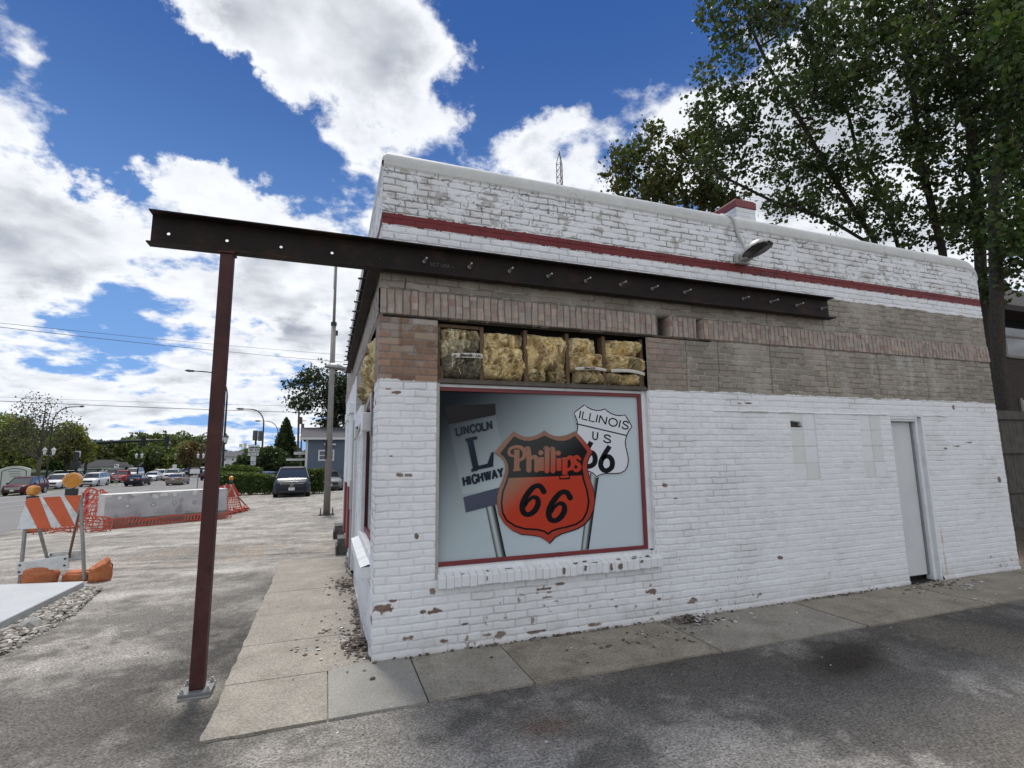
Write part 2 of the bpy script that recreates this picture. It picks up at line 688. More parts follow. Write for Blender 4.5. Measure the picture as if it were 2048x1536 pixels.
def ground_colors(X, Y):
    n1 = fbm(X * 0.9, Y * 0.9, 1, 5)
    n2 = fbm(X * 3.1, Y * 3.1, 2, 4)
    n3 = fbm(X * 0.35 + 9, Y * 0.8, 3, 4)
    n5 = fbm(X * 9.5, Y * 9.5, 6, 3)
    str_ = fbm(X * 1.2 - Y * .2, Y * 6 + X * 1.0, 4, 4)          # tyre scuffs and drag marks along the lot
    asph = 0.152 + 0.13 * sst(n1 + .45 * (n2 - .5) + .55 * (n5 - .5), .44, .66) + 0.09 * (n2 - .5)
    asph = asph * (1 - .26 * sst(n3 + .35 * (n2 - .5) + .45 * (n5 - .5), .50, .64))
    asph = asph + .07 * sst(n2, .60, .72) * sst(n1, .4, .6)
    walk_strip = sst(Y + .10 * X + .8 * (n2 - .5) + .7 * (n5 - .5), -1.75, -1.0) * sst(X, -1.5, .5)            # blacker strip beside the walk
    asph = asph * (1 - .30 * walk_strip)
    strip = sst(X, -2.1, -1.35) * sst(X, -.9, -1.05) * sst(Y, -1.6, -.6) * sst(Y, 4.9, 3.6)
    asph = asph * (1 - .45 * strip * sst(n2 + .6 * n5, .55, .85))
    c = asph[..., None] * np.array([1.04, .985, .90])
    crk = sst(np.abs(fbm(X * .55 + 2, Y * .55 + 7, 6, 4) - .5), .011, .004) * sst(fbm(X * .8, Y * .8, 0, 2), .44, .52)
    c = mixc(c, (.03, .028, .026), crk * .22)
    warm = sst(fbm(X * .6, Y * .6, 5, 3), .5, .72) * sst(X, 1.0, 4.0)
    c = mixc(c, (.19, .165, .13), warm * .55)
    # dusty pale part of the lot, away from the building's near corner
    t = Y * .62 - X * .42 + 1.5 * (n1 - .5) + .9 * (str_ - .5) + 1.1 * (n5 - .5)
    dust = sst(t, 1.2, 4.2) * sst(-X + .25 * Y, .6, 2.2) * (1 - .8 * strip)
    pale = (.265 + .30 * (str_ - .5) + .16 * (n5 - .5) + .12 * (n2 - .5) + .10 * (n1 - .5))[..., None] * np.array([1.03, .97, .87])
    c = c * (1 - dust[..., None]) + pale * dust[..., None]
    # white dust streaks
    for (yy, sl, w, a) in ((4.75, .08, .28, .55), (3.6, .05, .18, .35), (7.6, .0, .35, .4), (10.5, 0, .6, .35)):
        g = np.exp(-((Y - yy - sl * X + .5 * (n1 - .5)) / w) ** 2) * sst(-X, .9, 1.6) * sst(n2 + .4 * str_, .5, .8)
        c = mixc(c, (.50, .485, .45), g * a * 1.25)
    brown = np.exp(-((X + 2.2) ** 2 / 2.2 + (Y - 6.4) ** 2 / 1.2)) * sst(n2, .35, .65)
    c = mixc(c, (.25, .19, .135), brown * .6)
    # oil stain and rust stain in front of the side wall
    p = on_z(1690, 1312, 0)
    oil = np.exp(-(((X - p[0]) * .86 + (Y - p[1]) * .5) ** 2 / .32 + ((Y - p[1]) * .86 - (X - p[0]) * .35) ** 2 / .055)) * (.5 + n2)
    c = mixc(c, (.028, .022, .018), np.clip(oil * 1.2, 0, .9))
    p = on_z(1090, 1455, 0)
    rust = np.exp(-(((X - p[0]) ** 2 + (Y - p[1]) ** 2 * 2.2) / .022)) * (.4 + n2)
    ring = np.exp(-(((X - p[0]) ** 2 + (Y - p[1]) ** 2 * 2.2) / .09))
    c = mixc(c, (.19, .17, .14), np.clip(ring * .5, 0, .6))
    c = mixc(c, (.135, .085, .062), np.clip(rust * .7, 0, .6))
    # grout spill round the post foot
    p = (-1.25, -.07)
    g = np.exp(-(((X - p[0]) ** 2 + (Y - p[1]) ** 2) / .05)) * sst(n2, .3, .6)
    c = mixc(c, (.34, .32, .28), np.clip(g * .8, 0, .7))
    # far away: grass on the verge beyond the road and past the lot
    far = np.maximum(sst(-X, 27.2, 28.5), sst(Y, 33, 40) * sst(X, -8.2, -7.6))
    gr = (.055 + .03 * (n1 - .5))[..., None] * np.array([.75, 1.15, .4])
    c = c * (1 - far[..., None]) + gr * far[..., None]
    beside = sst(X, 9.3, 10.2)
    c = mixc(c, (.10, .075, .05), beside * .8)
    return np.clip(c, .004, .9)


M_GROUND = mat('lot_surface', attr=True, rough=.93, fine=.68, fscale=62, var=.24, vscale=20, bump=.012, bscale=60, spec=.25)
GC = ground_colors(GXX, GYY)
rough_z = (fbm(GXX * 14, GYY * 14, 3, 3) - .5) * .010 * sst(np.hypot(GXX, GYY), 14, 8)
GP = np.stack([GXX, GYY, GZZ + rough_z], -1)
tag(grid_obj('ground', GP, M_GROUND, GC), kind='structure')

# road sheet on the same grid lines, 6 mm above the ground
ix = np.where((GX >= ROAD_X0 - 1e-6) & (GX <= ROAD_X1 + 1e-6))[0]
iy = np.where((GY > -40) & (GY < 420))[0]
RX, RY = GXX[np.ix_(iy, ix)], GYY[np.ix_(iy, ix)]
rc = (.16 + .05 * (fbm(RX * .5, RY * .08, 2, 4) - .5) + .03 * (fbm(RX * 3, RY * 1.5, 4, 3) - .5))[..., None] * np.array([1, .99, .97])
M_ROAD = mat('road_asphalt', attr=True, rough=.85, fine=.3, fscale=60, var=.06, vscale=2)
tag(grid_obj('road', np.stack([RX, RY, GZZ[np.ix_(iy, ix)] + .006], -1), M_ROAD, rc), kind='structure')
cx = np.where((GY > 66) & (GY < 84))[0]
cix = np.where((GX > -300) & (GX < ROAD_X0 + .01))[0]
for nm, sel in (('cross_road', cix), ('cross_road', np.where((GX >= ROAD_X1 - .01) & (GX < 300))[0])):
    CX, CY = GXX[np.ix_(cx, sel)], GYY[np.ix_(cx, sel)]
    cc = np.ones(CX.shape + (3,)) * .16
    tag(grid_obj(nm, np.stack([CX, CY, GZZ[np.ix_(cx, sel)] + .006], -1), M_ROAD, cc), kind='structure')

# lane lines
lm = MB()


def lane(x, y0, y1, w=.14):
    ys = [y0] + [y for y in GY if y0 < y < y1] + [y1]
    V, F = [], []
    for y in ys:
        V += [(x - w / 2, y, gz(x - w / 2, y) + .016), (x + w / 2, y, gz(x + w / 2, y) + .016)]
    F = [(2 * i, 2 * i + 1, 2 * i + 3, 2 * i + 2) for i in range(len(ys) - 1)]
    lm.add(V, F)


L1 = gp(90, 997)[0]
lane(L1, -10, 62)
lane(gp(60, 1020)[0] if False else L1 + 3.4, 12, 62, .10)
for k in range(12):
    lane(L1 - 3.5, -8 + 9 * k, -5 + 9 * k)
lane(L1 - 7.0, -10, 62)
lane(-26.6, -10, 62, .12)
MARKW = mat('road_paint', (.62, .62, .60), .7, var=.15, vscale=3, dirt=(.3, .3, .3), dscale=2, damt=.7)
tag(lm.build('lane_markings', MARKW, fixn=False), kind='structure')

# kerb along the near edge of the road
kb = MB()
ys = [y for y in GY if -12 < y < 11.5] + [11.5]
V, F = [], []
for y in ys:
    for dx, dz in ((0, -.05), (0, .06), (.05, .10), (.28, .10), (.30, -.05)):
        V.append((ROAD_X1 - .02 + dx, y, gz(ROAD_X1, y) + dz))
for i in range(len(ys) - 1):
    for k in range(4):
        F.append((i * 5 + k, i * 5 + k + 1, i * 5 + k + 6, i * 5 + k + 5))
kb.add(V, F)
tag(kb.build('kerb', CONC), kind='structure')

# concrete walk round the building, slab by slab
M_WALK = mat('walk_concrete', (.262, .243, .208), .9, var=.20, vscale=2.5, fine=.38, fscale=70, bump=.003, bscale=80,
             dirt=(.20, .175, .135), dscale=3.2, damt=.6)
M_WALK2 = mat('walk_concrete_grey', (.262, .254, .230), .9, var=.12, vscale=2.5, fine=.28, fscale=80, bump=.002, bscale=90,
              dirt=(.19, .175, .14), dscale=3, damt=.4)
M_WALK3 = mat('walk_concrete_dark', (.265, .236, .188), .92, var=.22, vscale=3, fine=.40, fscale=70, bump=.003, bscale=80,
              dirt=(.10, .085, .065), dscale=2.4, damt=.6)
g = .006
slabs = [((-1.06, -.87), (-.345, -.075), M_WALK), ((-.335, -.87), (.31, -.004), M_WALK2), ((.322, -.87), (1.105, -.02), M_WALK),
         ((1.115, -.88), (2.825, -.02), M_WALK3), ((2.84, -.89), (4.58, -.02), M_WALK), ((4.60, -.90), (6.5, -.02), M_WALK3),
         ((6.52, -.90), (10.4, -.02), M_WALK3)]
py0 = -.068
for y1 in (.78, 1.72, 2.75, 3.8, 4.93):
    slabs.append(((-1.06, py0), (-.01, y1 - .010), M_WALK))
    py0 = y1
rs = random.Random(4)
for i, (a, b, m_) in enumerate(slabs):
    nx, ny = max(2, int((b[0] - a[0]) / .05)), max(2, int((b[1] - a[1]) / .05))
    xs, ys2 = np.linspace(a[0], b[0], nx), np.linspace(a[1], b[1], ny)
    X, Y = np.meshgrid(xs, ys2)
    d = np.minimum(np.minimum(X - a[0], b[0] - X), np.minimum(Y - a[1], b[1] - Y))
    Z = .022 + .003 * rs.random() + (fbm(X * 3, Y * 3, 2, 3) - .5) * .006 - .006 * np.exp(-d / .015)
    # broken, ragged outer edges
    wob = (fbm(X * 5, Y * 5, 5, 4) - .5) * .05
    outer = (np.abs(X + 1.06) < 1e-6)
    X = np.where(outer, X + wob, X)
    outer2 = (np.abs(Y - a[1]) < 1e-6) & (a[1] < -.8)
    Y = np.where(outer2, Y + wob * .7, Y)
    edge = (X == X.min()) | (X == X.max())
    rim = np.zeros_like(X, bool)
    rim[0], rim[-1], rim[:, 0], rim[:, -1] = True, True, True, True
    Zp = np.where(rim, -.02, Z)
    Zp2 = Z.copy()
    # wrap: add skirt rows
    P = np.stack([X, Y, Zp2], -1)
    P = np.concatenate([P[:1] * [1, 1, 0] + [0, 0, -.03], P, P[-1:] * [1, 1, 0] + [0, 0, -.03]], 0)
    P = np.concatenate([P[:, :1] * [1, 1, 0] + [0, 0, -.03], P, P[:, -1:] * [1, 1, 0] + [0, 0, -.03]], 1)
    tag(grid_obj('pavement', P, m_, smooth=False), kind='structure')

# ------------------------------------------------------------------ the brick building
BLD = empty('brick_building', (0, 0, 0), 'white painted brick building with exposed brick band and red stripe', 'building')
CRS = .0677
WL_X, WL_Y, TOPZ = 8.93, 8.6, 4.50
PAINT = np.array([.755, .768, .787])
M_WALL = mat('painted_brick', attr=True, rough=.62, fine=.07, fscale=160, var=.05, vscale=14, bump=.0016, bscale=120, spec=.35)


def brick_field(u, v, seed, opts):
    """relief (outwards, metres) and colour of a brick wall sheet; u along the wall, v up"""
    wx = (fbm(u * 14, v * 14, seed, 3) - .5) * .016
    wz = (fbm(u * 11 + 40, v * 16, seed + 1, 3) - .5) * .016
    uu, vv = u + wx, v + wz
    sold = (v > 2.992) & (v < 3.236)
    c = np.floor(vv / CRS)
    fv = vv / CRS - c
    BL = .2135
    rr = _TAB[1][(c.astype(int) * 7) % 512, 3]
    sh = np.where(c % 2 == 0, 0, BL / 2) + (rr - .5) * .03
    cu = np.floor((uu + sh) / BL)
    fu = (uu + sh) / BL - cu
    # soldier course: bricks on end
    us = (uu + 0.012) / .0715
    cu = np.where(sold, np.floor(us) + 500, cu)
    fus = us - np.floor(us)
    dh = np.minimum(fv, 1 - fv) * CRS
    dw = np.minimum(fu, 1 - fu) * BL
    dh = np.where(sold, np.minimum(v - 2.992, 3.236 - v), dh)
    dw = np.where(sold, np.minimum(fus, 1 - fus) * .0715, dw)
    ci = c.astype(int)
    ki = cu.astype(int)
    rnd = _TAB[2][(ci * 31) % 512, (ki * 17) % 512]
    rnd2 = _TAB[3][(ci * 13 + 5) % 512, (ki * 29 + 7) % 512]
    rnd3 = _TAB[4][(ci * 11 + 1) % 512, (ki * 23 + 3) % 512]
    n1 = fbm(u * 30, v * 30, seed + 2, 4)
    n2 = fbm(u * 2.2, v * 2.2, seed + 3, 4)
    n3 = fbm(u * 7, v * 9, seed + 4, 4)
    n4 = fbm(u * 60, v * 60, seed + 5, 3)
    white = (v < 2.385 + .012 * (n3 - .5) * 4) | (v > 3.685 + .04 * (n3 - .5))
    top = v > 3.985
    wgt = np.ones_like(u)
    if opts.get('filled'):
        f = sst(u, 3.75, 4.3) * (v < 2.2)
        wgt = 1 - f * np.where(rnd < .75, .82, .3)
    jw = np.where(sold, .006, np.where(white & (v < 2.4), .0065, .0055))
    eh = sst(dh, .0005, jw + .0030)
    ew = sst(dw, .0005, jw + .0030)
    ew = 1 - (1 - ew) * wgt
    body = np.minimum(eh, ew)
    depth = np.where(white, .0074, .0065)
    depth = depth * (1 - .42 * sst(u, 3.8, 4.6) * (v < 2.3)) if opts.get('filled') else depth
    h = (body - 1) * depth + (rnd - .5) * .0040 * body + (n1 - .5) * .0030 + (n3 - .5) * .0045
    tilt = (fv - .5) * (rnd2 - .5) * .004
    h = h + tilt * body
    h = h + np.where(sold, .014 + (rnd - .5) * .006, 0)
    # ------ colour
    joint = 1 - body
    col = np.ones(u.shape + (3,)) * PAINT
    col *= (1 - .05 * (rnd3 - .5) - .07 * (n2 - .5))[..., None]
    grime = sst(n3 * .6 + n2 * .5, .56, .74)
    col = mixc(col, (.55, .54, .52), grime * .20)
    # dirt near the ground
    low = sst(v, .32, .0) * (.35 + .9 * n3)
    col = mixc(col, (.40, .385, .36), np.clip(low * .45, 0, .6))
    col = mixc(col, (.50, .51, .52), joint * .30 * wgt)
    # dark hairline joints in the lower paint here and there
    col = mixc(col, (.30, .29, .28), joint * sst(n2 + .3 * (rnd3 - .5), .60, .75) * .6 * (v < 2.4))
    # weathered parapet: open dark joints, alligator cracks, grey grime
    crk = sst(np.abs(fbm(u * 5.5 + 3, v * 7.5, seed + 1, 4) - .5), .022, .002) * sst(fbm(u * 1.3, v * 1.8, seed, 3), .38, .52)
    jd = np.clip(joint * 1.6 - .35, 0, 1) * sst(n3 + .35 * (rnd3 - .5), .34, .56)
    d = np.clip(jd + crk * .8, 0, 1) * top
    if True:
        col = np.where(top[..., None], mixc(col, (.47, .46, .43), sst(n2 * .5 + n3 * .6, .50, .70) * .24), col)
        col = mixc(col, (.085, .078, .07), d * .88)
        h = h - d * .004
        between = (v > 3.685) & (v < 3.87)
        col = mixc(col, (.14, .13, .12), np.clip(jd + crk * .5, 0, 1) * .5 * between)
        flake = sst(fbm(u * 9, v * 12, seed + 3, 4), .68, .72) * top * (v < 4.45)
        col = mixc(col, (.30, .27, .235), flake * .6)
    # exposed band
    ex = ~white
    tan = np.array([.280, .246, .198])
    ctan = tan * (1 + .34 * (rnd - .5) + .28 * (n1 - .5) + .35 * (n2 - .5))[..., None]
    ctan = mixc(ctan, (.17, .155, .125), sst(fbm(u * 1.6 + 7, v * 1.2, seed + 6, 4), .50, .70) * .45)
    mort = (.37 + .14 * (n4 - .5))[..., None] * np.array([1, .96, .89])
    mort = mixc(mort, (.075, .068, .058), sst(n3, .44, .52) * .85)
    cex = mixc(ctan, (0, 0, 0), np.zeros_like(u))
    cex = cex * (1 - joint[..., None]) + mort * joint[..., None]
    # pale paint ghosts and lime runs
    ghost = sst(fbm(u * 3.2, v * .8 + 3, seed + 2, 4), .56, .70) * .35
    cex = mixc(cex, (.40, .385, .355), ghost * ex)
    if opts.get('streaks'):
        for (su, w, a) in ((6.4, .06, .5), (6.62, .05, .4), (6.95, .09, .55), (7.15, .05, .6), (7.4, .05, .45), (7.62, .06, .5), (5.75, .05, .3), (8.2, .05, .35)):
            s_ = np.exp(-((u - su + .03 * (n3 - .5)) / w) ** 2) * sst(v, 2.3, 2.6) * sst(v, 3.45, 3.0) * sst(n1 + n3, .85, 1.15)
            cex = mixc(cex, (.46, .455, .435), s_ * a)
    # soldier bricks: greyish rose
    cs = np.array([.335, .268, .222]) * (1 + .38 * (rnd - .5) + .35 * (n1 - .5))[..., None]
    cs = mixc(cs, (.29, .175, .145), sst(rnd2, .72, .95) * .65)
    cs = mixc(cs, (.31, .285, .245), sst(rnd3, .4, .7) * .6)
    vst = fbm(u * 45, v * 4, seed, 3)
    cs = cs * (1 + .5 * (vst - .5))[..., None]
    cs = cs * (1 - joint[..., None]) + (np.array([.075, .066, .06]) * joint[..., None])
    cex = np.where(sold[..., None], cs, cex)
    # bare reddish brick on the corner pier and beside the opening
    for (a, b, zt, gry) in opts.get('piers', ()):
        pm = (u > a) & (u < b) & (v < zt) & (v > 2.3)
        cp = np.array([.255, .155, .105]) * (1 + .75 * (rnd - .5) + .45 * (n1 - .5))[..., None]
        cp = mixc(cp, (.36, .285, .22), sst(rnd2, .6, .9) * .65)
        cp = mixc(cp, (.30, .28, .25), sst(n3 + .2 * (n4 - .5), .56, .66) * .55)
        cp = mixc(cp, (.13, .065, .045), sst(rnd3, .75, .95) * .6)
        cp = cp * (1 - gry) + np.array([.27, .235, .20]) * (.75 + .5 * n1)[..., None] * gry
        mo = (.185 + .10 * (n4 - .5))[..., None] * np.array([1, .94, .86])
        cp = cp * (1 - joint[..., None]) + mo * joint[..., None]
        cex = np.where(pm[..., None], cp, cex)
    for cu_, z0, z1 in opts.get('cracks', ()):
        k = sst(np.abs(u - cu_ - (fbm(v * 9, v * 0 + cu_, 2, 3) - .5) * .05), .008, .003) * (v > z0) * (v < z1)
        cex = mixc(cex, (.06, .055, .05), k * .85)
        h = h - k * .004 * ex
    col = np.where(ex[..., None], cex, col)
    # edge of the stripped band: torn paint
    torn = (np.abs(v - 2.385) < .02) | (np.abs(v - 3.685) < .03)
    h = h + np.where(white & torn, .0018, 0)
    # red stripe
    e = (n1 - .5) * .016
    red = (v > 3.868 + e) & (v < 3.980 + e)
    rc_ = np.array([.155, .020, .023]) * (1 + .25 * (n1 - .5) + .3 * (n2 - .5))[..., None]
    rc_ = mixc(rc_, (.06, .018, .016), sst(n3, .6, .72) * .6)
    col = np.where(red[..., None], rc_, col)
    # coping: smooth render
    cop = sst(v, 4.425, 4.46)
    cc = np.array([.56, .565, .55]) * (1 + .15 * (n3 - .5) + .16 * (n2 - .5))[..., None]
    ck = sst(np.abs(fbm(u * 2.2, v * 4, seed + 6, 3) - .5), .006, .0) * .55
    cc = mixc(cc, (.2, .19, .18), ck)
    h = h * (1 - cop) + cop * (.016 + (n3 - .5) * .004)
    col = col * (1 - cop[..., None]) + cc * cop[..., None]
    # scattered small flakes where the paint lets go
    fl = sst(fbm(u * 16, v * 22, seed + 5, 4) + .10 * sst(v, .7, .05) + .05 * (rnd3 - .5), .83, .845) * (v < .8) * sst(n2, .50, .58)
    col = mixc(col, (.20, .15, .125), fl * .85)
    h = h - fl * .0015
    # footing lumps at the bottom
    foot = sst(v, .075, .03)
    h = h * (1 - foot) + foot * (.010 + (n3 - .5) * .03)
    return h, col, dict(n1=n1, n2=n2, n3=n3, n4=n4, joint=joint, white=white, rnd=rnd)


def chips(u, v, col, h, lst, n1, n3):
    for (cu_, cv, ru, rv) in lst:
        q = np.sqrt(((u - cu_) / ru) ** 2 + ((v - cv) / rv) ** 2) + (n1 - .5) * 1.3 + (n3 - .5) * 1.1
        m = sst(q, 1.0, .88)
        cc = np.array([.185, .125, .100]) * (1 + .9 * (n1 - .5))[..., None]
        cc = mixc(cc, (.29, .25, .22), sst(n3, .5, .6) * .6)
        col = col * (1 - m[..., None]) + cc * m[..., None]
        h = h - m * .0022
    return col, h


def profile(v):
    """wall sheet parameter -> height and distance behind the face (rounded coping on top)"""
    R_ = .125
    a = np.clip((v - TOPZ) / R_, 0, math.pi / 2)
    z = np.where(v < TOPZ, v, TOPZ + R_ * np.sin(a))
    y = np.where(v < TOPZ, 0, R_ * (1 - np.cos(a)))
    y = y + np.clip(v - TOPZ - R_ * math.pi / 2, 0, 9)
    return z, y, a


def snap(ax, vals):
    ax = ax.copy()
    for q in vals:
        ax[np.argmin(np.abs(ax - q))] = q
    return ax


# ---- side wall (faces the camera)
UO0, UO1, ZS, ZO = .535, 2.845, .655, 2.968          # window and insulation opening
UD0, UD1, ZD = 6.615, 7.262, 2.155                     # door opening
t = np.linspace(0, 1, 900)
U = snap(WL_X * (.55 * t + .45 * t * t), [UO0, UO1, UD0, UD1])
Vv = snap(np.concatenate([np.arange(-.03, 4.76, .0068), np.arange(4.78, 5.05, .05)]), [ZS, ZO, ZD])
uu, vv = np.meshgrid(U, Vv)
h, col, q = brick_field(uu, vv, 0, dict(filled=True, streaks=True, piers=[(0, .54, 2.992, 0), (2.84, 3.36, 2.992, .6)],
                                        cracks=[(3.37, 2.39, 2.99), (3.82, 2.39, 3.0), (4.62, 2.4, 3.45), (5.55, 2.4, 3.6), (6.5, 2.4, 3.0), (7.45, 2.4, 3.2), (.22, 3.24, 3.36)]))
PCH = [(.09, .425, .085, .040), (.165, .475, .03, .014), (.36, 1.02 - .02, .018, .022), (.21, 1.535, .035, .020), (.285, 1.53, .042, .022),
       (.13, 1.70, .030, .016), (.16, 2.27, .05, .016), (.10, 2.30, .03, .010), (.508, .515, .035, .030), (.43, .36, .022, .014), (.53, .352, .050, .024),
       (1.128, .085, .055, .038), (.80, .215, .03, .010), (1.0, .10, .05, .016), (2.774, .300, .062, .028), (3.255, .160, .068, .030), (2.35, .20, .02, .010),
       (1.55, .44, .09, .010), (1.62, .36, .06, .008), (1.75, .47, .05, .010), (8.755, 1.262, .045, .05), (4.507, .505, .06, .02), (2.85, .22, .02, .01),
       (7.95, 2.30, .03, .035), (8.25, 2.27, .015, .015), (3.0, 1.36, .03, .02), (3.13, 1.22, .035, .016), (4.22, 2.27, .05, .010), (4.1, 2.265, .03, .008),
       (.30, .16, .05, .020), (.62, .10, .05, .014), (1.5, .07, .08, .012), (2.1, .06, .07, .016), (7.9, 1.75, .09, .010), (8.2, 1.80, .08, .008), (7.65, 1.72, .05, .012)]
col, h = chips(uu, vv, col, h, PCH, q['n1'], q['n3'])
# rust run beside the door
m = np.exp(-((uu - 7.345 - .02 * (q['n3'] - .5)) / .012) ** 2) * sst(vv, .0, .1) * sst(vv, .78, .55) * sst(q['n1'], .3, .5)
col = mixc(col, (.42, .27, .10), np.clip(m, 0, .75))
# thin protruding lintel ledge with torn paint
led = (np.abs(vv - 2.172 - (q['n3'] - .5) * .02) < .007) & (((uu > 3.70) & (uu < 6.6)) | ((uu > 7.27) & (uu < 7.80)))
h = h + led * .014
und = (vv < 2.166) & (vv > 2.150) & (uu > 3.70) & (uu < 6.6)
col = mixc(col, (.33, .31, .29), und * sst(q['n3'], .45, .6) * .8)
# smooth pier and two patches of flat tile where small windows were blocked up
flat = (uu > 3.40) & (uu < 3.425) & (vv < 2.3) | (uu > 3.78) & (uu < 3.80) & (vv < 2.15) | (uu > 4.60) & (uu < 4.62) & (vv < 2.15)
h = np.where(flat, h - .004, h)
for (a, b) in ((4.845, 5.255), (6.03, 6.42)):
    tm = (uu > a) & (uu < b) & (vv > 1.36) & (vv < 2.163)
    iu = np.floor((uu - a) / ((b - a) / 2)).astype(int)
    iv = np.floor((vv - 1.36) / .2008).astype(int)
    fu2 = ((uu - a) / ((b - a) / 2)) % 1
    fv2 = ((vv - 1.36) / .2008) % 1
    ed = np.minimum(np.minimum(fu2, 1 - fu2) * (b - a) / 2, np.minimum(fv2, 1 - fv2) * .2)
    tint = _TAB[5][(iv * 7 + 3) % 512, (iu * 13 + int(a * 3)) % 512]
    ct = np.where((tint > .5)[..., None], np.array([.675, .688, .68]), np.array([.735, .75, .77])) * (1 + .05 * (q['n3'] - .5))[..., None]
    ct = mixc(ct, (.42, .42, .41), sst(ed, .008, .003) * .6)
    hh = -.004 + .0012 * (tint - .5) - .003 * sst(ed, .007, .002)
    h = np.where(tm, hh, h)
    col = np.where(tm[..., None], ct, col)
hole = (uu > 4.853) & (uu < 5.035 - .015 * (q['n1'] > .5)) & (vv > 1.992) & (vv < 2.066 + .014 * (q['n3'] - .5) - .012 * (uu > 5.0))
h = np.where(hole, -.05, h)
col = np.where(hole[..., None], np.array([.055, .05, .045]), col)
# bricks knocked out of the soldier course
for (a, b, c0, c1) in ((3.0, 3.165, 3.0, 3.236), (3.535, 3.62, 3.0, 3.236)):
    hm = (uu > a) & (uu < b) & (vv > c0) & (vv < c1)
    h = np.where(hm, -.14, h)
    col = np.where(hm[..., None], np.array([.05, .04, .033]) * (.6 + q['n1'][..., None]), col)
# gap below the loosened soldier course
gap = (vv > 2.972) & (vv < 2.990 + .012 * (q['n3'] - .5)) & (uu > .03) & (uu < 3.75)
h = np.where(gap, -.05, h)
col = np.where(gap[..., None], np.array([.05, .043, .037]), col)
# rowlock stain over the pier
st = (uu > .30) & (uu < .53) & (vv > 2.915) & (vv < 2.985)
col = mixc(col, (.36, .345, .31), st * sst(q['n3'], .42, .55) * .8)
rs_ = np.exp(-((uu - .19) / .02) ** 2) * (vv > 2.7) * (vv < 2.985)
col = mixc(col, (.12, .055, .02), rs_ * .6)
zz, yy, aa = profile(vv)
drop = np.zeros_like(uu)
for (edge, r_) in ((WL_X - uu, .24),):
    e = np.clip(1 - edge / r_, 0, 1)
    drop = np.maximum(drop, r_ * .75 * (1 - np.sqrt(1 - np.clip(e, 0, .999) ** 2)))
zz = zz - drop * sst(vv, 4.0, 4.55)
zz = np.minimum(zz, TOPZ + .125 * np.sqrt(1 - np.clip(1 - uu / .125, 0, 1) ** 2))
lean = np.where(vv < .3, (.3 - vv) * .03, 0)
P = np.stack([uu + 0 * lean, yy - (h + lean) * np.cos(aa), zz + h * np.sin(aa)], -1)
cu, cv = (U[:-1] + U[1:]) / 2, (Vv[:-1] + Vv[1:]) / 2
CU, CV = np.meshgrid(cu, cv)
keep = ~((CU > UO0) & (CU < UO1) & (CV > ZS) & (CV < ZO)) & ~((CU > UD0) & (CU < UD1) & (CV < ZD))
grid_obj('wall', P, M_WALL, col, keep, parent=BLD)

# ---- street-side wall (seen at a sharp angle)
YW0, YW1 = .40, 2.16          # window and insulation opening
YD0, YD1 = 2.72, 3.66          # doorway
t = np.linspace(0, 1, 560)
U2 = snap(WL_Y * (.35 * t + .65 * t * t), [YW0, YW1, YD0, YD1])
V2 = snap(np.concatenate([np.arange(-.03, 4.76, .0085), np.arange(4.78, 5.0, .05)]), [.74, 2.968, 2.16])
u2, v2 = np.meshgrid(U2, V2)
h2, col2, q2 = brick_field(u2, v2, 3, dict(piers=[(0, .41, 2.992, 0), (2.1, 2.6, 2.99, .5)]))
col2, h2 = chips(u2, v2, col2, h2, [(.1, .3, .1, .03), (.25, 1.2, .05, .03), (.2, 2.2, .07, .03)], q2['n1'], q2['n3'])
past = u2 > 3.75          # beyond the channel the paint runs right up
cpaint = np.ones_like(col2) * PAINT * (1 - .1 * (q2['n2'] - .5))[..., None]
cpaint = mixc(cpaint, (.2, .19, .18), q2['joint'] * sst(q2['n3'], .5, .65) * .7)
col2 = np.where((past & (v2 > 2.36) & (v2 < 3.0))[..., None], cpaint, col2)
z2, y2, a2 = profile(v2)
z2 = np.minimum(z2, TOPZ + .125 * np.sqrt(1 - np.clip(1 - u2 / .125, 0, 1) ** 2)) - .004 * (v2 > TOPZ) * (u2 < .5)
P2 = np.stack([y2 - h2 * np.cos(a2), u2, z2 + h2 * np.sin(a2)], -1)
CU, CV = np.meshgrid((U2[:-1] + U2[1:]) / 2, (V2[:-1] + V2[1:]) / 2)
keep2 = ~((CU > YW0) & (CU < YW1) & (CV > .74) & (CV < 2.968)) & ~((CU > YD0) & (CU < YD1) & (CV < 2.16))
grid_obj('wall', P2, M_WALL, col2, keep2, parent=BLD, flip=True)

# ---- rear walls and roof
mb = MB()
mb.box((WL_X - .25, .13, -.05), (WL_X + .004, WL_Y, 4.60))
mb.build('wall', WHITE, BLD, bevel=.05)
mb = MB()
mb.box((.13, WL_Y - .25, -.05), (WL_X - .26, WL_Y + .004, 4.60))
mb.build('wall', WHITE, BLD, bevel=.05)
mb = MB()
mb.box((.12, .12, 4.20), (WL_X - .26, WL_Y - .26, 4.32))
ROOF = mb.build('roof', mat('roof_felt', (.05, .05, .05), .9, var=.2), BLD)
# unlit interior painted black: sheets that keep the openings dark
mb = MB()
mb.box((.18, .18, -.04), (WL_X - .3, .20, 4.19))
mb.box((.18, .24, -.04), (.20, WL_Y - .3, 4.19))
mb.build('dark_interior', DARK, BLD)

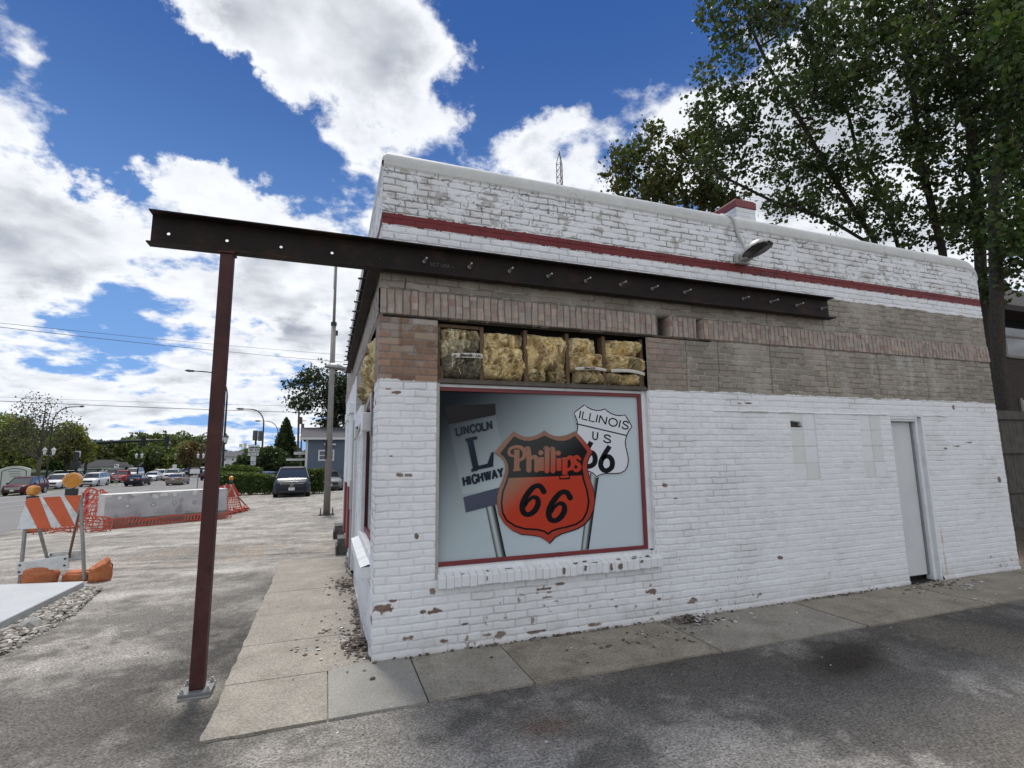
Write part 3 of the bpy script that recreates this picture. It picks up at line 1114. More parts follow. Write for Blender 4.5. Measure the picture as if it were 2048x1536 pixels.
# ---- chimney with red cap
c0 = on_y(1471, 400, 1.25)
c1 = on_y(1512, 405, 1.25)
cz = c0[2] + .02
mb = MB()
w_ = c1[0] - c0[0]
for k in range(9):
    zt = cz - .12 - k * .072
    dx = .002 * (k % 2)
    mb.box((c0[0] + .015 + dx, 1.265 + dx, zt - .066), (c1[0] - .015 - dx, 2.02 - dx, zt))
    mb.box((c0[0] + .021, 1.271, zt - .073), (c1[0] - .021, 2.014, zt - .0655))
mb.box((c0[0] + .03, 1.28, 4.3), (c1[0] - .03, 2.0, cz - .77))
CH = mb.build('chimney', WHITE, BLD, bevel=.006)
mb = MB()
mb.box((c0[0], 1.25, cz - .12), (c1[0], 2.035, cz))
mb.box((c0[0] + .02, 1.27, cz), (c1[0] - .02, 2.015, cz + .025))
mb.build('chimney_cap', REDP, CH, bevel=.01)

# ---- window opening in the side wall: trims, jambs, rowlock sill
mb = MB()
mb.box((2.782, .040, .715), (2.842, .072, 2.375))          # right trim board
mb.box((2.832, .0, .66), (2.8445, .040, 2.375))            # jamb
mb.box((.545, .040, 2.343), (2.782, .074, 2.372))
mb.build('window_trim', WHITE, BLD, bevel=.004)
mb = MB()
mb.box((.530, -.004, .62), (.558, .085, 2.372))
mb.build('window_trim', mat('weathered_trim', (.36, .35, .33), .7, var=.2, vscale=6, bump=.001), BLD, bevel=.003)
M_SILL = mat('sill_paint', attr=True, rough=.6, bump=.002, bscale=70, fine=.08, fscale=150)
nb = 33
sb = MB()
rr = random.Random(3)
xs0, xs1 = .548, 2.885
for k in range(nb):
    a = xs0 + (xs1 - xs0) * k / nb
    b = xs0 + (xs1 - xs0) * (k + 1) / nb
    o1, o2, o3 = rr.uniform(-.004, .004), rr.uniform(-.005, .005), rr.uniform(-.004, .004)
    yf = -.058 + o1
    c_ = PAINT * rr.uniform(.93, 1.0)
    V = [(a + .0016, yf, .545 + o2), (b - .0016, yf + rr.uniform(-.002, .002), .545 + o2), (b - .0016, .03, .545), (a + .0016, .03, .545),
         (a + .0016, yf, .640 + o3), (b - .0016, yf, .640 + o3), (b - .0016, .03, .668), (a + .0016, .03, .668)]
    sb.add(V, [(0, 3, 2, 1), (4, 5, 6, 7), (0, 1, 5, 4), (1, 2, 6, 5), (2, 3, 7, 6), (3, 0, 4, 7)], tuple(c_))
sb.box((xs0 + .004, -.050, .552), (xs1 - .004, .028, .634), tuple(PAINT * .85))
SILL = sb.build('window_sill', M_SILL, BLD, bevel=.006, colors=True)
M_CHIP = mat('bare_brick', (.16, .12, .10), .9, var=.4, vscale=60)
for (fx, w, z0, z1) in ((1.755, .035, .56, .638), (1.985, .03, .57, .64), (2.27, .028, .55, .635), (2.375, .045, .56, .63), (2.62, .05, .60, .641), (.99, .012, .575, .63)):
    n = 9
    poly = []
    for k in range(n):
        a = 2 * math.pi * k / n
        poly.append((fx + w * .6 * math.cos(a) * rr.uniform(.5, 1.2), (z0 + z1) / 2 + (z1 - z0) * .5 * math.sin(a) * rr.uniform(.6, 1.0)))
    MB().add([(p[0], -.0655, p[1]) for p in poly], [tuple(range(n))]).build('paint_chip', M_CHIP, SILL, fixn=False)
for k in range(16):
    fx = rr.choice([rr.uniform(.7, 1.4), rr.uniform(1.7, 2.5), rr.uniform(2.4, 2.75)])
    w, d = rr.uniform(.02, .06), rr.uniform(.006, .014)
    y_ = rr.uniform(-.045, .0)
    zz_ = .640 + (y_ + .058) / .088 * .028 + .0055
    n = 7
    poly = [(fx + w * math.cos(2 * math.pi * j / n) * rr.uniform(.4, 1.1), y_ + d * math.sin(2 * math.pi * j / n) * rr.uniform(.5, 1.2)) for j in range(n)]
    MB().add([(p[0], p[1], .640 + (p[1] + .058) / .088 * .028 + .0055) for p in poly], [tuple(range(n))]).build('paint_chip', M_CHIP, SILL, fixn=False)
mb = MB()
mb.box((.556, .030, .655), (2.8445, .078, .700))
mb.box((2.80, .0, .655), (2.8445, .0298, .700))
mb.add([(.556, .030, .7005), (2.80, .030, .7005), (2.80, .074, .716), (.556, .074, .716)], [(0, 1, 2, 3)])
mb.build('window_trim', WHITE, BLD, bevel=.004)

# ---- studs and plates round the insulation
STUDX = [.552, .985, 1.447, 1.915, 2.345, 2.822]
for k, x in enumerate(STUDX):
    mb = MB()
    mb.box((x - .019, .052 + .004 * (k % 2), 2.42), (x + .019, .16, 2.955))
    mb.build('stud', WOODST, BLD, bevel=.003)
for lo, hi in (((.572, .05, 2.42), (.605, .10, 2.545)), ((2.372, .05, 2.42), (2.412, .10, 2.53)), ((2.77, .045, 2.42), (2.801, .10, 2.60)), ((.572, .06, 2.925), (.964, .16, 2.957))):
    mb = MB()
    mb.box(lo, hi)
    mb.build('blocking', WOODST, BLD, bevel=.003)
mb = MB()
mb.box((.537, -.006, 2.374), (2.843, .17, 2.402))
mb.box((.547, .012, 2.4025), (2.835, .17, 2.4195))
mb.build('sill_plate', mat('grey_plank', (.10, .085, .07), .85, var=.3, vscale=12, bump=.001), BLD, bevel=.003)

# ---- side door
mb = MB()
mb.box((UD0 + .002, .105, .075), (UD1 - .12, .150, 2.085))
DOOR = mb.build('door', mat('door_paint', (.62, .635, .645), .5, var=.05, vscale=2.5, bump=.0006, bscale=30, dirt=(.5, .5, .5), dscale=2, damt=.4), BLD, bevel=.004)
mb = MB()
mb.box((UD1 - .119, .085, .08), (UD1 - .098, .135, 2.085))
for k in range(14):
    z = .2 + k * .135
    mb.cyl((UD1 - .108, .084, z), (UD1 - .108, .078, z), .006, 8)
mb.build('hinge', mat('hinge_metal', (.28, .29, .30), .45, metal=.4), DOOR, bevel=.002)
mb = MB()
mb.box((UD1 - .097, .045, .0), (UD1 - .035, .14, 2.15))
mb.box((UD1 - .034, -.0015, .0), (UD1 + .004, .10, 2.153))
mb.box((UD0 + .001, .020, 2.092), (UD1 - .098, .14, 2.118))
mb.box((UD0 + .001, .006, 2.119), (UD1 - .098, .10, 2.153))
mb.build('door_frame', WHITE, BLD, bevel=.004)
mb = MB()
mb.box((UD0, .02, -.02), (UD1, .20, .012))
mb.build('threshold', DARK, BLD)

# ---- street side: window, sill, door, pilasters, electrical box, steps
mb = MB()
mb.box((.06, YW0 + .01, .80), (.10, YW0 + .07, 2.36))
mb.box((.06, YW1 - .07, .80), (.10, YW1 - .01, 2.36))
mb.box((.06, YW0 + .07, 2.28), (.10, YW1 - .07, 2.36))
mb.box((.06, YW0 + .07, .80), (.10, YW1 - .07, .86))
WF = mb.build('window', REDP, BLD, bevel=.004)
mb = MB()
mb.box((.0005, YW0 + .002, .60), (.11, YW1 - .002, .799))
mb.build('window_trim', WHITE, BLD)
mb = MB()
mb.box((.078, YW0 + .07, .86), (.086, YW1 - .07, 2.28))
mb.build('pane', GLASSD, WF)
mb = MB()
mb.box((.0, YW1 - .009, .78), (.06, YW1 + .0, 2.37))
mb.box((.012, YW1 - .10, .78), (.058, YW1 - .011, 2.37))
mb.build('window_trim', WHITE, BLD, bevel=.004)
mb = MB()
mb.box((-.085, YW0 - .04, .60), (.05, YW1 + .05, .70))
mb.add([(-.085, YW0 - .04, .701), (.06, YW0 - .04, .745), (.06, YW1 + .05, .745), (-.085, YW1 + .05, .701)], [(0, 1, 2, 3)])
mb.build('window_sill', WHITE, BLD, bevel=.006)
mb = MB()
mb.box((.02, YW0, 2.37), (.15, YW1, 2.40))
mb.build('sill_plate', WOODST, BLD, bevel=.003)
for y in (.42, .83, 1.26, 1.7, 2.13):
    mb = MB()
    mb.box((.05, y - .019, 2.401), (.14, y + .019, 2.96))
    mb.build('stud', WOODST, BLD, bevel=.003)
mb = MB()
mb.box((.06, YD0 + .05, .06), (.10, YD1 - .05, 2.10))
D2 = mb.build('door', mat('grey_door', (.30, .31, .32), .5, var=.1), BLD, bevel=.004)
mb = MB()
mb.box((-.012, YD0 - .06, .03), (.06, YD0 + .049, 2.15))
mb.box((-.012, YD1 - .049, .03), (.06, YD1 + .06, 2.15))
mb.build('door_frame', WHITE, BLD, bevel=.004)
for (ya, yb, px_) in ((4.45, 4.95, .05), (6.3, 6.85, .035)):
    mb = MB()
    mb.box((-px_, ya, 1.22), (.02, yb, 2.45))
    mb.box((-px_ - .03, ya - .12, 2.455), (.02, yb + .12, 2.62))
    pl = mb.build('pilaster', WHITE, BLD, bevel=.006)
    mb = MB()
    mb.box((-px_ - .004, ya - .004, .22), (.02, yb + .004, 1.216))
    mb.build('red_base', REDP, pl, bevel=.004)
mb = MB()
mb.box((-.09, .62, 1.96), (-.004, .86, 2.14))
mb.build('junction_box', WHITE, BLD, bevel=.008)
mb = MB()
mb.box((-.05, 3.85, .9), (-.005, 3.97, 1.35))
mb.tube([(-.02, 3.92, .06), (-.02, 3.92, .9)], .018, 8)
mb.tube([(-.02, 3.92, 1.35), (-.02, 3.92, 2.3)], .014, 8)
mb.build('meter_box', mat('grey_box', (.38, .39, .40), .5), BLD, bevel=.006)
mb = MB()
pth = [(-.012, .56, 2.32), (-.020, .8, 2.26), (-.035, 1.2, 2.16), (-.04, 1.8, 2.06), (-.04, 2.4, 1.98), (-.04, 3.2, 1.96)]
mb.tube(pth, .016, 8)
mb.tube([(-.014, .55, 2.32), (-.012, .52, 2.16), (-.012, .50, 1.9)], .012, 8)
mb.build('cable', mat('cable_grey', (.45, .44, .42), .6), BLD, smooth=True)
for (y0, x_) in ((5.2, -.17), (7.1, -.19)):
    mb = MB()
    mb.box((x_, y0, -.02), (-.003, y0 + .5, .28))
    mb.box((x_ - .03, y0 - .05, .02), (x_ - .002, y0 + .45, .17))
    mb.build('bollard_block', mat('block_dark', (.10, .095, .09), .9, var=.5, vscale=14, bump=.006, bscale=18), BLD, bevel=.01)

# ------------------------------------------------------------------ steel beam, bolts, post
def channel(name, x0, x1, ztop, zbot, yweb, flange, holes, hz, matl, axis_='x', tw=.008, tf=.011):
    """steel channel with round holes through its web; flanges towards -y (or -x)"""
    mb = MB()
    n = 16
    r = .0125

    def P(a, d, z):
        return (a, d, z) if axis_ == 'x' else (d, a, z)
    cut = sorted(h_ for h_ in holes if x0 < h_ < x1)
    edges = [x0] + [(a + b) / 2 for a, b in zip(cut[:-1], cut[1:])] + [x1] if cut else [x0, x1]
    zb, zt = zbot + tf, ztop - tf
    for i in range(len(edges) - 1):
        a, b = edges[i], edges[i + 1]
        if not cut:
            for d in (yweb, yweb + tw):
                mb.add([P(a, d, zb), P(b, d, zb), P(b, d, zt), P(a, d, zt)], [(0, 1, 2, 3)])
            continue
        hx = cut[i]
        # ring of circle points joined to the rectangle
        circ = [(hx + r * math.cos(2 * math.pi * k / n), hz + r * math.sin(2 * math.pi * k / n)) for k in range(n)]
        rect = []
        for k in range(n):
            c_, s_ = math.cos(2 * math.pi * k / n), math.sin(2 * math.pi * k / n)
            sx = (b - hx) if c_ > 0 else (hx - a)
            sz = (zt - hz) if s_ > 0 else (hz - zb)
            f = min(sx / abs(c_) if abs(c_) > 1e-6 else 1e9, sz / abs(s_) if abs(s_) > 1e-6 else 1e9)
            rect.append([hx + f * c_, hz + f * s_])
        corners = [(b, zt), (a, zt), (a, zb), (b, zb)]
        for (qx, qz) in corners:
            k = int(np.argmin([(p[0] - qx) ** 2 / (b - a) ** 2 + (p[1] - qz) ** 2 / (zt - zb) ** 2 for p in rect]))
            rect[k] = [qx, qz]
        for d in (yweb, yweb + tw):
            V = [P(p[0], d, p[1]) for p in circ] + [P(p[0], d, p[1]) for p in rect]
            mb.add(V, [(k, (k + 1) % n, n + (k + 1) % n, n + k) for k in range(n)])
        V = [P(p[0], yweb, p[1]) for p in circ] + [P(p[0], yweb + tw, p[1]) for p in circ]
        mb.add(V, [(k, k + n, (k + 1) % n + n, (k + 1) % n) for k in range(n)])
    for a in (x0, x1):
        mb.add([P(a, yweb, zb), P(a, yweb + tw, zb), P(a, yweb + tw, zt), P(a, yweb, zt)], [(0, 1, 2, 3)])
    for (za, zb_) in ((ztop - tf, ztop), (zbot, zbot + tf)):
        A, B = P(x0, yweb - flange, za), P(x1, yweb + tw, zb_)
        mb.box((min(A[0], B[0]), min(A[1], B[1]), za), (max(A[0], B[0]), max(A[1], B[1]), zb_))
    return mb.build(name, matl, None)


BOLTX = [.376, .808, 1.214, 1.628, 2.055, 2.474, 2.872, 3.303, 4.139, 4.561, 4.98, 5.40]
HOLEX = [-1.655, -1.244, -.838, -.43, -.02]
YWEB = -.048
bm_ = empty('steel_beam', (-1.75, YWEB, 3.36), 'long dark steel channel beam bolted along the side wall, end resting on a post', 'beam')
kx = lambda x: CAM[0] + (x - CAM[0]) * (YWEB - CAM[1]) / (-.12 - CAM[1])
hz_ = CAM[2] + (3.469 - CAM[2]) * (YWEB - CAM[1]) / (-.12 - CAM[1])
ZT, ZB = 3.648, 3.375
o = channel('web', kx(-1.772), 5.62, ZT, ZB, YWEB, .098, [kx(x) for x in HOLEX], hz_, STEEL)
rel(o, bm_)
rb = random.Random(8)
for k, x in enumerate([kx(q_) for q_ in BOLTX]):
    mb = MB()
    zz_ = hz_ + .018 + rb.uniform(-.006, .006)
    dx, dz = rb.uniform(-.004, .004), rb.uniform(-.004, .004)
    mb.cyl((x, YWEB + .01, zz_), (x + dx, YWEB - .10 - rb.uniform(0, .025), zz_ + dz), .0095, 8)
    mb.tube([(x, YWEB - .001, zz_), (x, YWEB - .014, zz_)], .017, 6)
    rel(mb.build('bolt', ZINC, None), bm_)
tx = text_obj('SGT USA ~', .050, (kx(.43), YWEB - .003, hz_ - .016), mat('chalk_mark', (.10, .095, .09), .9))
tx.name = 'mill_mark'
rel(tx, bm_)

b2 = empty('steel_beam', (-.05, 0, 3.36), 'dark steel channel beam with bolt ends along the street-side wall', 'beam')
o = channel('web', .0, 5.9, ZT - .01, ZB + .0, -.03, .0, [], 0, STEEL, axis_='y')
bpy.data.objects.remove(o)
mb = MB()
mb.box((-.030, -.035, ZB + .012), (-.022, 5.9, ZT - .022))
mb.box((-.115, -.035, ZB), (-.022, 5.9, ZB + .0118))
mb.box((-.115, -.035, ZT - .0218), (-.022, 5.9, ZT - .01))
rel(mb.build('web', STEEL, None), b2)
for k in range(13):
    y = .55 + k * .42
    mb = MB()
    mb.cyl((-.02, y, 3.50), (-.175, y, 3.50 + rb.uniform(-.005, .005)), .011, 8)
    rel(mb.build('bolt', BLACKMETAL, None), b2)

# post
PX, PY = -1.237, -.085
post = empty('steel_post', (PX, PY, .02), 'square dark red steel post holding up the free end of the beam', 'post')
mb = MB()
a = .048
mb.box((PX - a, PY - a, .0365), (PX + a, PY + a, ZB - .018))
rel(mb.build('shaft', RUSTRED, None, bevel=.008), post)
mb = MB()
mb.box((PX - a - .012, PY - a - .012, ZB - .0175), (PX + a + .012, PY + a + .012, ZB - .001))
rel(mb.build('cap_plate', RUSTRED, None, bevel=.002), post)
ca, sa = math.cos(.0), math.sin(.0)
mb = MB()
mb.box((PX - .105, PY - .10, .016), (PX + .105, PY + .10, .036))
rel(mb.build('base_plate', mat('plate_grey', (.16, .165, .17), .6, var=.2), None, bevel=.003), post)
for sx in (-1, 1):
    for sy in (-1, 1):
        mb = MB()
        x, y = PX + sx * .082, PY + sy * .08
        mb.tube([(x, y, .0365), (x, y, .041)], .022, 12)
        mb.tube([(x, y, .0412), (x, y, .057)], .016, 6)
        mb.tube([(x, y, .0572), (x, y, .070)], .009, 8)
        rel(mb.build('anchor_bolt', ZINC, None), post)
mb = MB()
mb.box((PX - .10, PY - .095, -.02), (PX + .10, PY + .095, .0155))
rel(mb.build('grout_pad', CONC, None, bevel=.01), post)

# ------------------------------------------------------------------ wall lamps
def wall_lamp(x, y, z, rot, label, scale=1.0):
    L_ = empty('wall_lamp', (x, y, z), label, 'lamp')
    R_ = Matrix.Rotation(rot, 4, 'Z')
    mb = MB()
    # mounting arm box
    V = []
    mb.box((-.10, -.055, -.075), (.10, -.002, .055), m=R_)
    mb.box((-.06, -.16, -.055), (.06, -.056, .03), m=R_)
    rel_ = mb.build('bracket', mat('lamp_grey', (.40, .40, .39), .4, metal=.2), L_, bevel=.012)
    mb = MB()
    # rounded head: loft of half-ellipse sections from the wall outwards
    st = [(-.12, .07, .05, .0), (-.17, .105, .085, .005), (-.26, .13, .11, .02), (-.36, .13, .10, .035), (-.43, .105, .075, .045), (-.475, .06, .035, .05), (-.485, .02, .012, .05)]
    n = 12
    V, F = [], []
    for (yy_, w, hh, dz) in st:
        for k in range(n + 1):
            a = math.pi * k / n
            V.append(R_ @ Vector((w * math.cos(a), yy_, dz - .03 + hh * math.sin(a))))
    m = n + 1
    for i in range(len(st) - 1):
        for k in range(n):
            F.append((i * m + k, i * m + k + 1, (i + 1) * m + k + 1, (i + 1) * m + k))
    F.append(tuple(range(m)))
    mb.add(V, F)
    mb.build('lamp_head', mat('lamp_grey'), L_, smooth=True)
    mb = MB()
    st2 = [(yy_, w * .93, dz) for (yy_, w, hh, dz) in st]
    V, F = [], []
    for (yy_, w, dz) in st2:
        V += [R_ @ Vector((-w, yy_, dz - .031)), R_ @ Vector((0, yy_, dz - .058)), R_ @ Vector((w, yy_, dz - .031))]
    for i in range(len(st2) - 1):
        F += [(3 * i, 3 * i + 1, 3 * i + 4, 3 * i + 3), (3 * i + 1, 3 * i + 2, 3 * i + 5, 3 * i + 4)]
    mb.add(V, F)
    mb.build('lens', mat('lamp_lens', (.05, .05, .05), .25, spec=.6), L_)
    return L_


LA = wall_lamp(4.27, -.004, 4.045, -.10, 'grey lamp high on the white side wall above the red stripe')
mb = MB()
cp = [(4.09, .22, 4.645), (4.12, .09, 4.640), (4.17, -.012, 4.585), (4.20, -.030, 4.52), (4.23, -.022, 4.43), (4.245, -.022, 4.36), (4.30, -.03, 4.25), (4.325, -.04, 4.16), (4.325, -.06, 4.08)]
mb.tube(cp, [.019, .019, .019, .021, .024, .019, .017, .017, .017], 8)
rel(mb.build('conduit', mat('conduit_grey', (.50, .50, .49), .5), None, smooth=True), LA)
wall_lamp(-.006, 6.2, 3.52, -math.radians(90), 'grey lamp jutting from the street-side wall past the channel end')

# ------------------------------------------------------------------ insulation batts between the studs
M_INS = mat('glass_wool', attr=True, rough=.8, spec=.2, var=.16, vscale=30, bump=.004, bscale=45)
M_FIB = mat('wool_fibre', (.62, .54, .37), .9, var=.35, vscale=9)
BAND = mat('paper_band', (.55, .53, .48), .8, var=.12, vscale=20)
INK = mat('black_ink', (.012, .012, .013), .7)


def ridged(x, y, seed, o=5):
    s, a, t_ = 0, 1, 0
    for i in range(o):
        s = s + a * (1 - np.abs(2 * vnoise(x * 2 ** i + 3.1 * i, y * 2 ** i + 7.7 * i, seed + i) - 1))
        t_ += a
        a *= .58
    return s / t_


def batt(x0, x1, z0, z1, seed, label, lumps, tint, dirty, place='s'):
    """lumps: list of (zlow, zhigh, left trim, right trim, bulge)"""
    w = x1 - x0
    o_ = empty('insulation_batt', ((x0 + x1) / 2, .1, z0) if place == 's' else (.1, (x0 + x1) / 2, z0), label, 'insulation',
               'insulation batts between the studs')
    n_ = 0
    for (la, lb, lt, rt, bu) in lumps:
        nx, nz = 120, max(40, int((lb - la) / (z1 - z0) * 150))
        s, t_ = np.meshgrid(np.linspace(0, 1, nx), np.linspace(0, 1, nz))
        X = x0 - .035 * w + 1.07 * w * (lt + (1 - lt - rt) * s)
        Z = z0 + (z1 - z0) * (la + (lb - la) * t_)
        sd = seed * 3.7 + n_ * 11
        wig = (fbm(X * 9 + sd, Z * 9, seed, 3) - .5)
        e = np.clip(1 - np.abs(2 * s - 1 + .25 * wig) ** 3.4, 0, 1) ** .36 * np.clip(1 - np.abs(2 * t_ - 1 + .3 * wig) ** 2.8, 0, 1) ** .5
        r1 = ridged(X * 10 + sd + wig, Z * 4.5 + wig * 2, seed, 5)
        r2 = ridged(X * 30 + sd, Z * 14, seed + 2, 4)
        f1 = fbm(X * 6 + sd, Z * 6, seed + 1, 4)
        D = e * (bu + .15 * (f1 - .5) + .17 * (r1 - .62) + .020 * (r2 - .55)) + .03 * (r2 - .6) * (1 - e)
        Y = .15 - D
        Z = Z + .05 * (f1 - .5) * e + .05 * wig * np.sin(math.pi * s)
        Xo = X + .018 * (fbm(X * 10, Z * 10 + sd, seed + 3, 3) - .5) * (1 - e)
        base = np.array(tint) * (1 + .35 * (f1 - .5) + .55 * (r2 - .55))[..., None]
        base = mixc(base, (.80, .70, .46), sst(r1, .68, .86) * .7)
        base = mixc(base, (.24, .15, .06), sst(fbm(X * 16 + 5, Z * 7, seed + 4, 4), .52, .66) * .75)
        dm = sst(fbm(X * 5 + sd, Z * 6, seed + 5, 4) + dirty * (.62 - (Z - z0) / (z1 - z0)) * .8, .50, .72) * min(1, .35 + dirty)
        base = mixc(base, (.085, .082, .066), dm * .85)
        P = np.stack([Xo, Y, Z], -1) if place == 's' else np.stack([Y, Xo, Z], -1)
        P = P - np.array(o_.location)
        ob = grid_obj('wool_layer', P, M_INS, base, parent=o_, flip=(place != 's'))
        # loose fibres lying over the wool
        rs = np.random.RandomState(seed * 10 + n_)
        fb = MB()
        for _k in range(9):
            i, j = rs.randint(4, nz - 4), rs.randint(4, nx - 4)
            pts = []
            di, dj = rs.normal() * .9, rs.normal() * .7
            ci, cj = float(i), float(j)
            for _m in range(9):
                ii, jj = int(np.clip(ci, 1, nz - 2)), int(np.clip(cj, 1, nx - 2))
                q_ = P[ii, jj].copy()
                q_[1 if place == 's' else 0] -= .006 + .006 * rs.rand()
                pts.append(Vector(q_))
                ci += di * 3.2 * nz / 100
                cj += dj * 3.2
                di += rs.normal() * .35
                dj += rs.normal() * .35
            wd_ = rs.uniform(.0018, .0045)
            fb.tube(pts, [wd_ * .4] + [wd_] * 7 + [wd_ * .3], 4)
        tag(fb.build('fibre_strands', M_FIB, o_), kind='stuff')
        n_ += 1
    return o_


def band(o_, x0, x1, z, y, hgt, text, size, xoff, droop=0.0, slant=0.0):
    mb = MB()
    n = 14
    V, F = [], []
    for k in range(n + 1):
        s = k / n
        x = x0 + (x1 - x0) * s
        yy_ = y + .035 * (2 * s - 1) ** 2 * (1 if True else 0)
        zz_ = z + droop * (1 - (2 * s - 1) ** 2) + slant * (s - .5)
        V += [(x, yy_, zz_ - hgt / 2), (x, yy_ - .004, zz_), (x, yy_, zz_ + hgt / 2)]
    for k in range(n):
        F += [(3 * k, 3 * k + 3, 3 * k + 4, 3 * k + 1), (3 * k + 1, 3 * k + 4, 3 * k + 5, 3 * k + 2)]
    mb.add(V, F)
    bo = rel(mb.build('paper_band', BAND, None, fixn=False), o_)
    if text:
        rel(text_obj(text, size, (x0 + xoff, y - .006, z + droop * .8 - size * .33), INK, .0003, .0012), bo)
    return bo


T1, T2 = (.58, .455, .215), (.66, .52, .265)
zA, zB = 2.425, 2.925
b_ = batt(.575, .968, zA, zB, 1, 'grey-stained batt at the corner end of the row, white lettered band round it',
          [(.0, .50, .06, .0, .15), (.36, .78, .0, .04, .14), (.62, 1.0, .05, .22, .13), (.66, .97, .62, .0, .09)], (.38, .35, .24), .55)
band(b_, .665, .972, 2.640, -.050, .046, 'Manville  Un', .040, .075, slant=.012)
batt(1.005, 1.428, zA, zB, 2, 'second batt from the building corner, folded skirt and dark sloping top', [(.0, .32, .0, .05, .14), (.12, .70, .0, .02, .165), (.62, .98, .03, .22, .12), (.70, 1.0, .55, .02, .07)], T2, .12)
batt(1.462, 1.897, zA, zB, 3, 'crumpled pale yellow middle batt with two loose tufts hanging below', [(.0, .30, .05, .52, .12), (.0, .28, .55, .0, .12), (.24, 1.0, .0, .03, .17)], T2, .16)
b_ = batt(1.935, 2.327, zA, zB, 4, 'fourth batt from the building corner, red-stained, lettered band round its foot', [(.0, .30, .20, .02, .13), (.26, .68, .05, .0, .165), (.60, 1.0, .10, .18, .13), (.5, .98, .0, .72, .08)], T2, .15)
band(b_, 1.965, 2.325, 2.572, -.050, .030, 'lation R19', .030, .085, droop=.006)
b_ = batt(2.368, 2.815, zA, zB, 5, 'batt at the door end of the row with a flared skirt over dark wool', [(.0, .27, .02, .08, .13), (.30, .68, .0, -.04, .18), (.60, 1.0, .02, .12, .13), (.74, .99, .70, .02, .09)], T1, .30)
band(b_, 2.385, 2.80, 2.560, -.050, .035, '', .03, 0, droop=.012, slant=-.02)
batt(.45, 1.24, 2.41, 2.95, 6, 'yellow insulation bulging from the street-side wall near the corner', [(.0, .5, .0, .0, .16), (.35, 1.0, .0, .05, .14)], T1, .2, place='w')
batt(1.28, 2.11, 2.32, 2.95, 7, 'ragged insulation sagging below the street-side lintel, farther from the corner', [(.0, .45, .0, .1, .17), (.3, 1.0, .03, .0, .14)], T1, .4, place='w')

# ------------------------------------------------------------------ printed panel filling the window
YP = .068
SG = empty('window_sign', (1.66, YP, .72), 'large printed window panel of old highway signs in a red frame', 'sign')


def pw(zx, zy, lift=0.0):
    """photo point on the panel (traced at 3.491x from 860,760) -> panel plane"""
    p = on_y(860 + zx / 3.491, 760 + zy / 3.491, YP)
    return (p[0], YP - .004 - lift, p[2])


def print_mat(name, col, ul_tone=None, rough=.22):
    m = bpy.data.materials.new(name)
    m.use_nodes = True
    N, L = m.node_tree.nodes, m.node_tree.links
    p = N['Principled BSDF']
    p.inputs['Roughness'].default_value = rough
    p.inputs['Specular IOR Level'].default_value = .12
    p.inputs['Base Color'].default_value = (*col, 1)
    if ul_tone is not None:
        # base colour blends to a second tone across the artwork's upper left
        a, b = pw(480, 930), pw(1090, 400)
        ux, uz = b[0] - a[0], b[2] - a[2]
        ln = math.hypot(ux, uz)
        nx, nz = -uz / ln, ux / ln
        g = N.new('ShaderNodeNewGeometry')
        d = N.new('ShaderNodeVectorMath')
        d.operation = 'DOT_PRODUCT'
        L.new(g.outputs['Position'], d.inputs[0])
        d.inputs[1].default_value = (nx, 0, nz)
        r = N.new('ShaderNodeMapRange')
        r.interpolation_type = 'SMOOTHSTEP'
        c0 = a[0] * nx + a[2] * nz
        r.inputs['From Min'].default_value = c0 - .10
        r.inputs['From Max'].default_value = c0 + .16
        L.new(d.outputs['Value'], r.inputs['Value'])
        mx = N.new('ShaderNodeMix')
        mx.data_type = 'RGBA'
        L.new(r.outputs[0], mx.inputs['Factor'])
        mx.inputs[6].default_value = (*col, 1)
        mx.inputs[7].default_value = (*ul_tone, 1)
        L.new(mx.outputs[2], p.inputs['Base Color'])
    return m


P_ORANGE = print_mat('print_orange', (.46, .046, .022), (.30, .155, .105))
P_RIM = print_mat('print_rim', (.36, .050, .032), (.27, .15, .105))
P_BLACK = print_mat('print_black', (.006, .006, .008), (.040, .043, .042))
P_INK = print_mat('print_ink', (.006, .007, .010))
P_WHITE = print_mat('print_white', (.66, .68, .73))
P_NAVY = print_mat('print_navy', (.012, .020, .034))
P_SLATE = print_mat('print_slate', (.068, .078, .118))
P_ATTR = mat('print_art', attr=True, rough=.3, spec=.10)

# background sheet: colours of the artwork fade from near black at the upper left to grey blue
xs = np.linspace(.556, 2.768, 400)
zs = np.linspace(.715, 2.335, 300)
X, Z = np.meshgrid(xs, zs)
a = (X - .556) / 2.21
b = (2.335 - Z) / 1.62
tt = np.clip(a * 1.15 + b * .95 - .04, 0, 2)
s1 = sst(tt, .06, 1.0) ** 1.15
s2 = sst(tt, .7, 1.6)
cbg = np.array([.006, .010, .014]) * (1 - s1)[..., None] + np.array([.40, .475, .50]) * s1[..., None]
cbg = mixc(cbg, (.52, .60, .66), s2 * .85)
cbg = mixc(cbg, (.58, .66, .68), np.exp(-(((a - .95) / .3) ** 2 + ((b - .25) / .35) ** 2)) * .35)
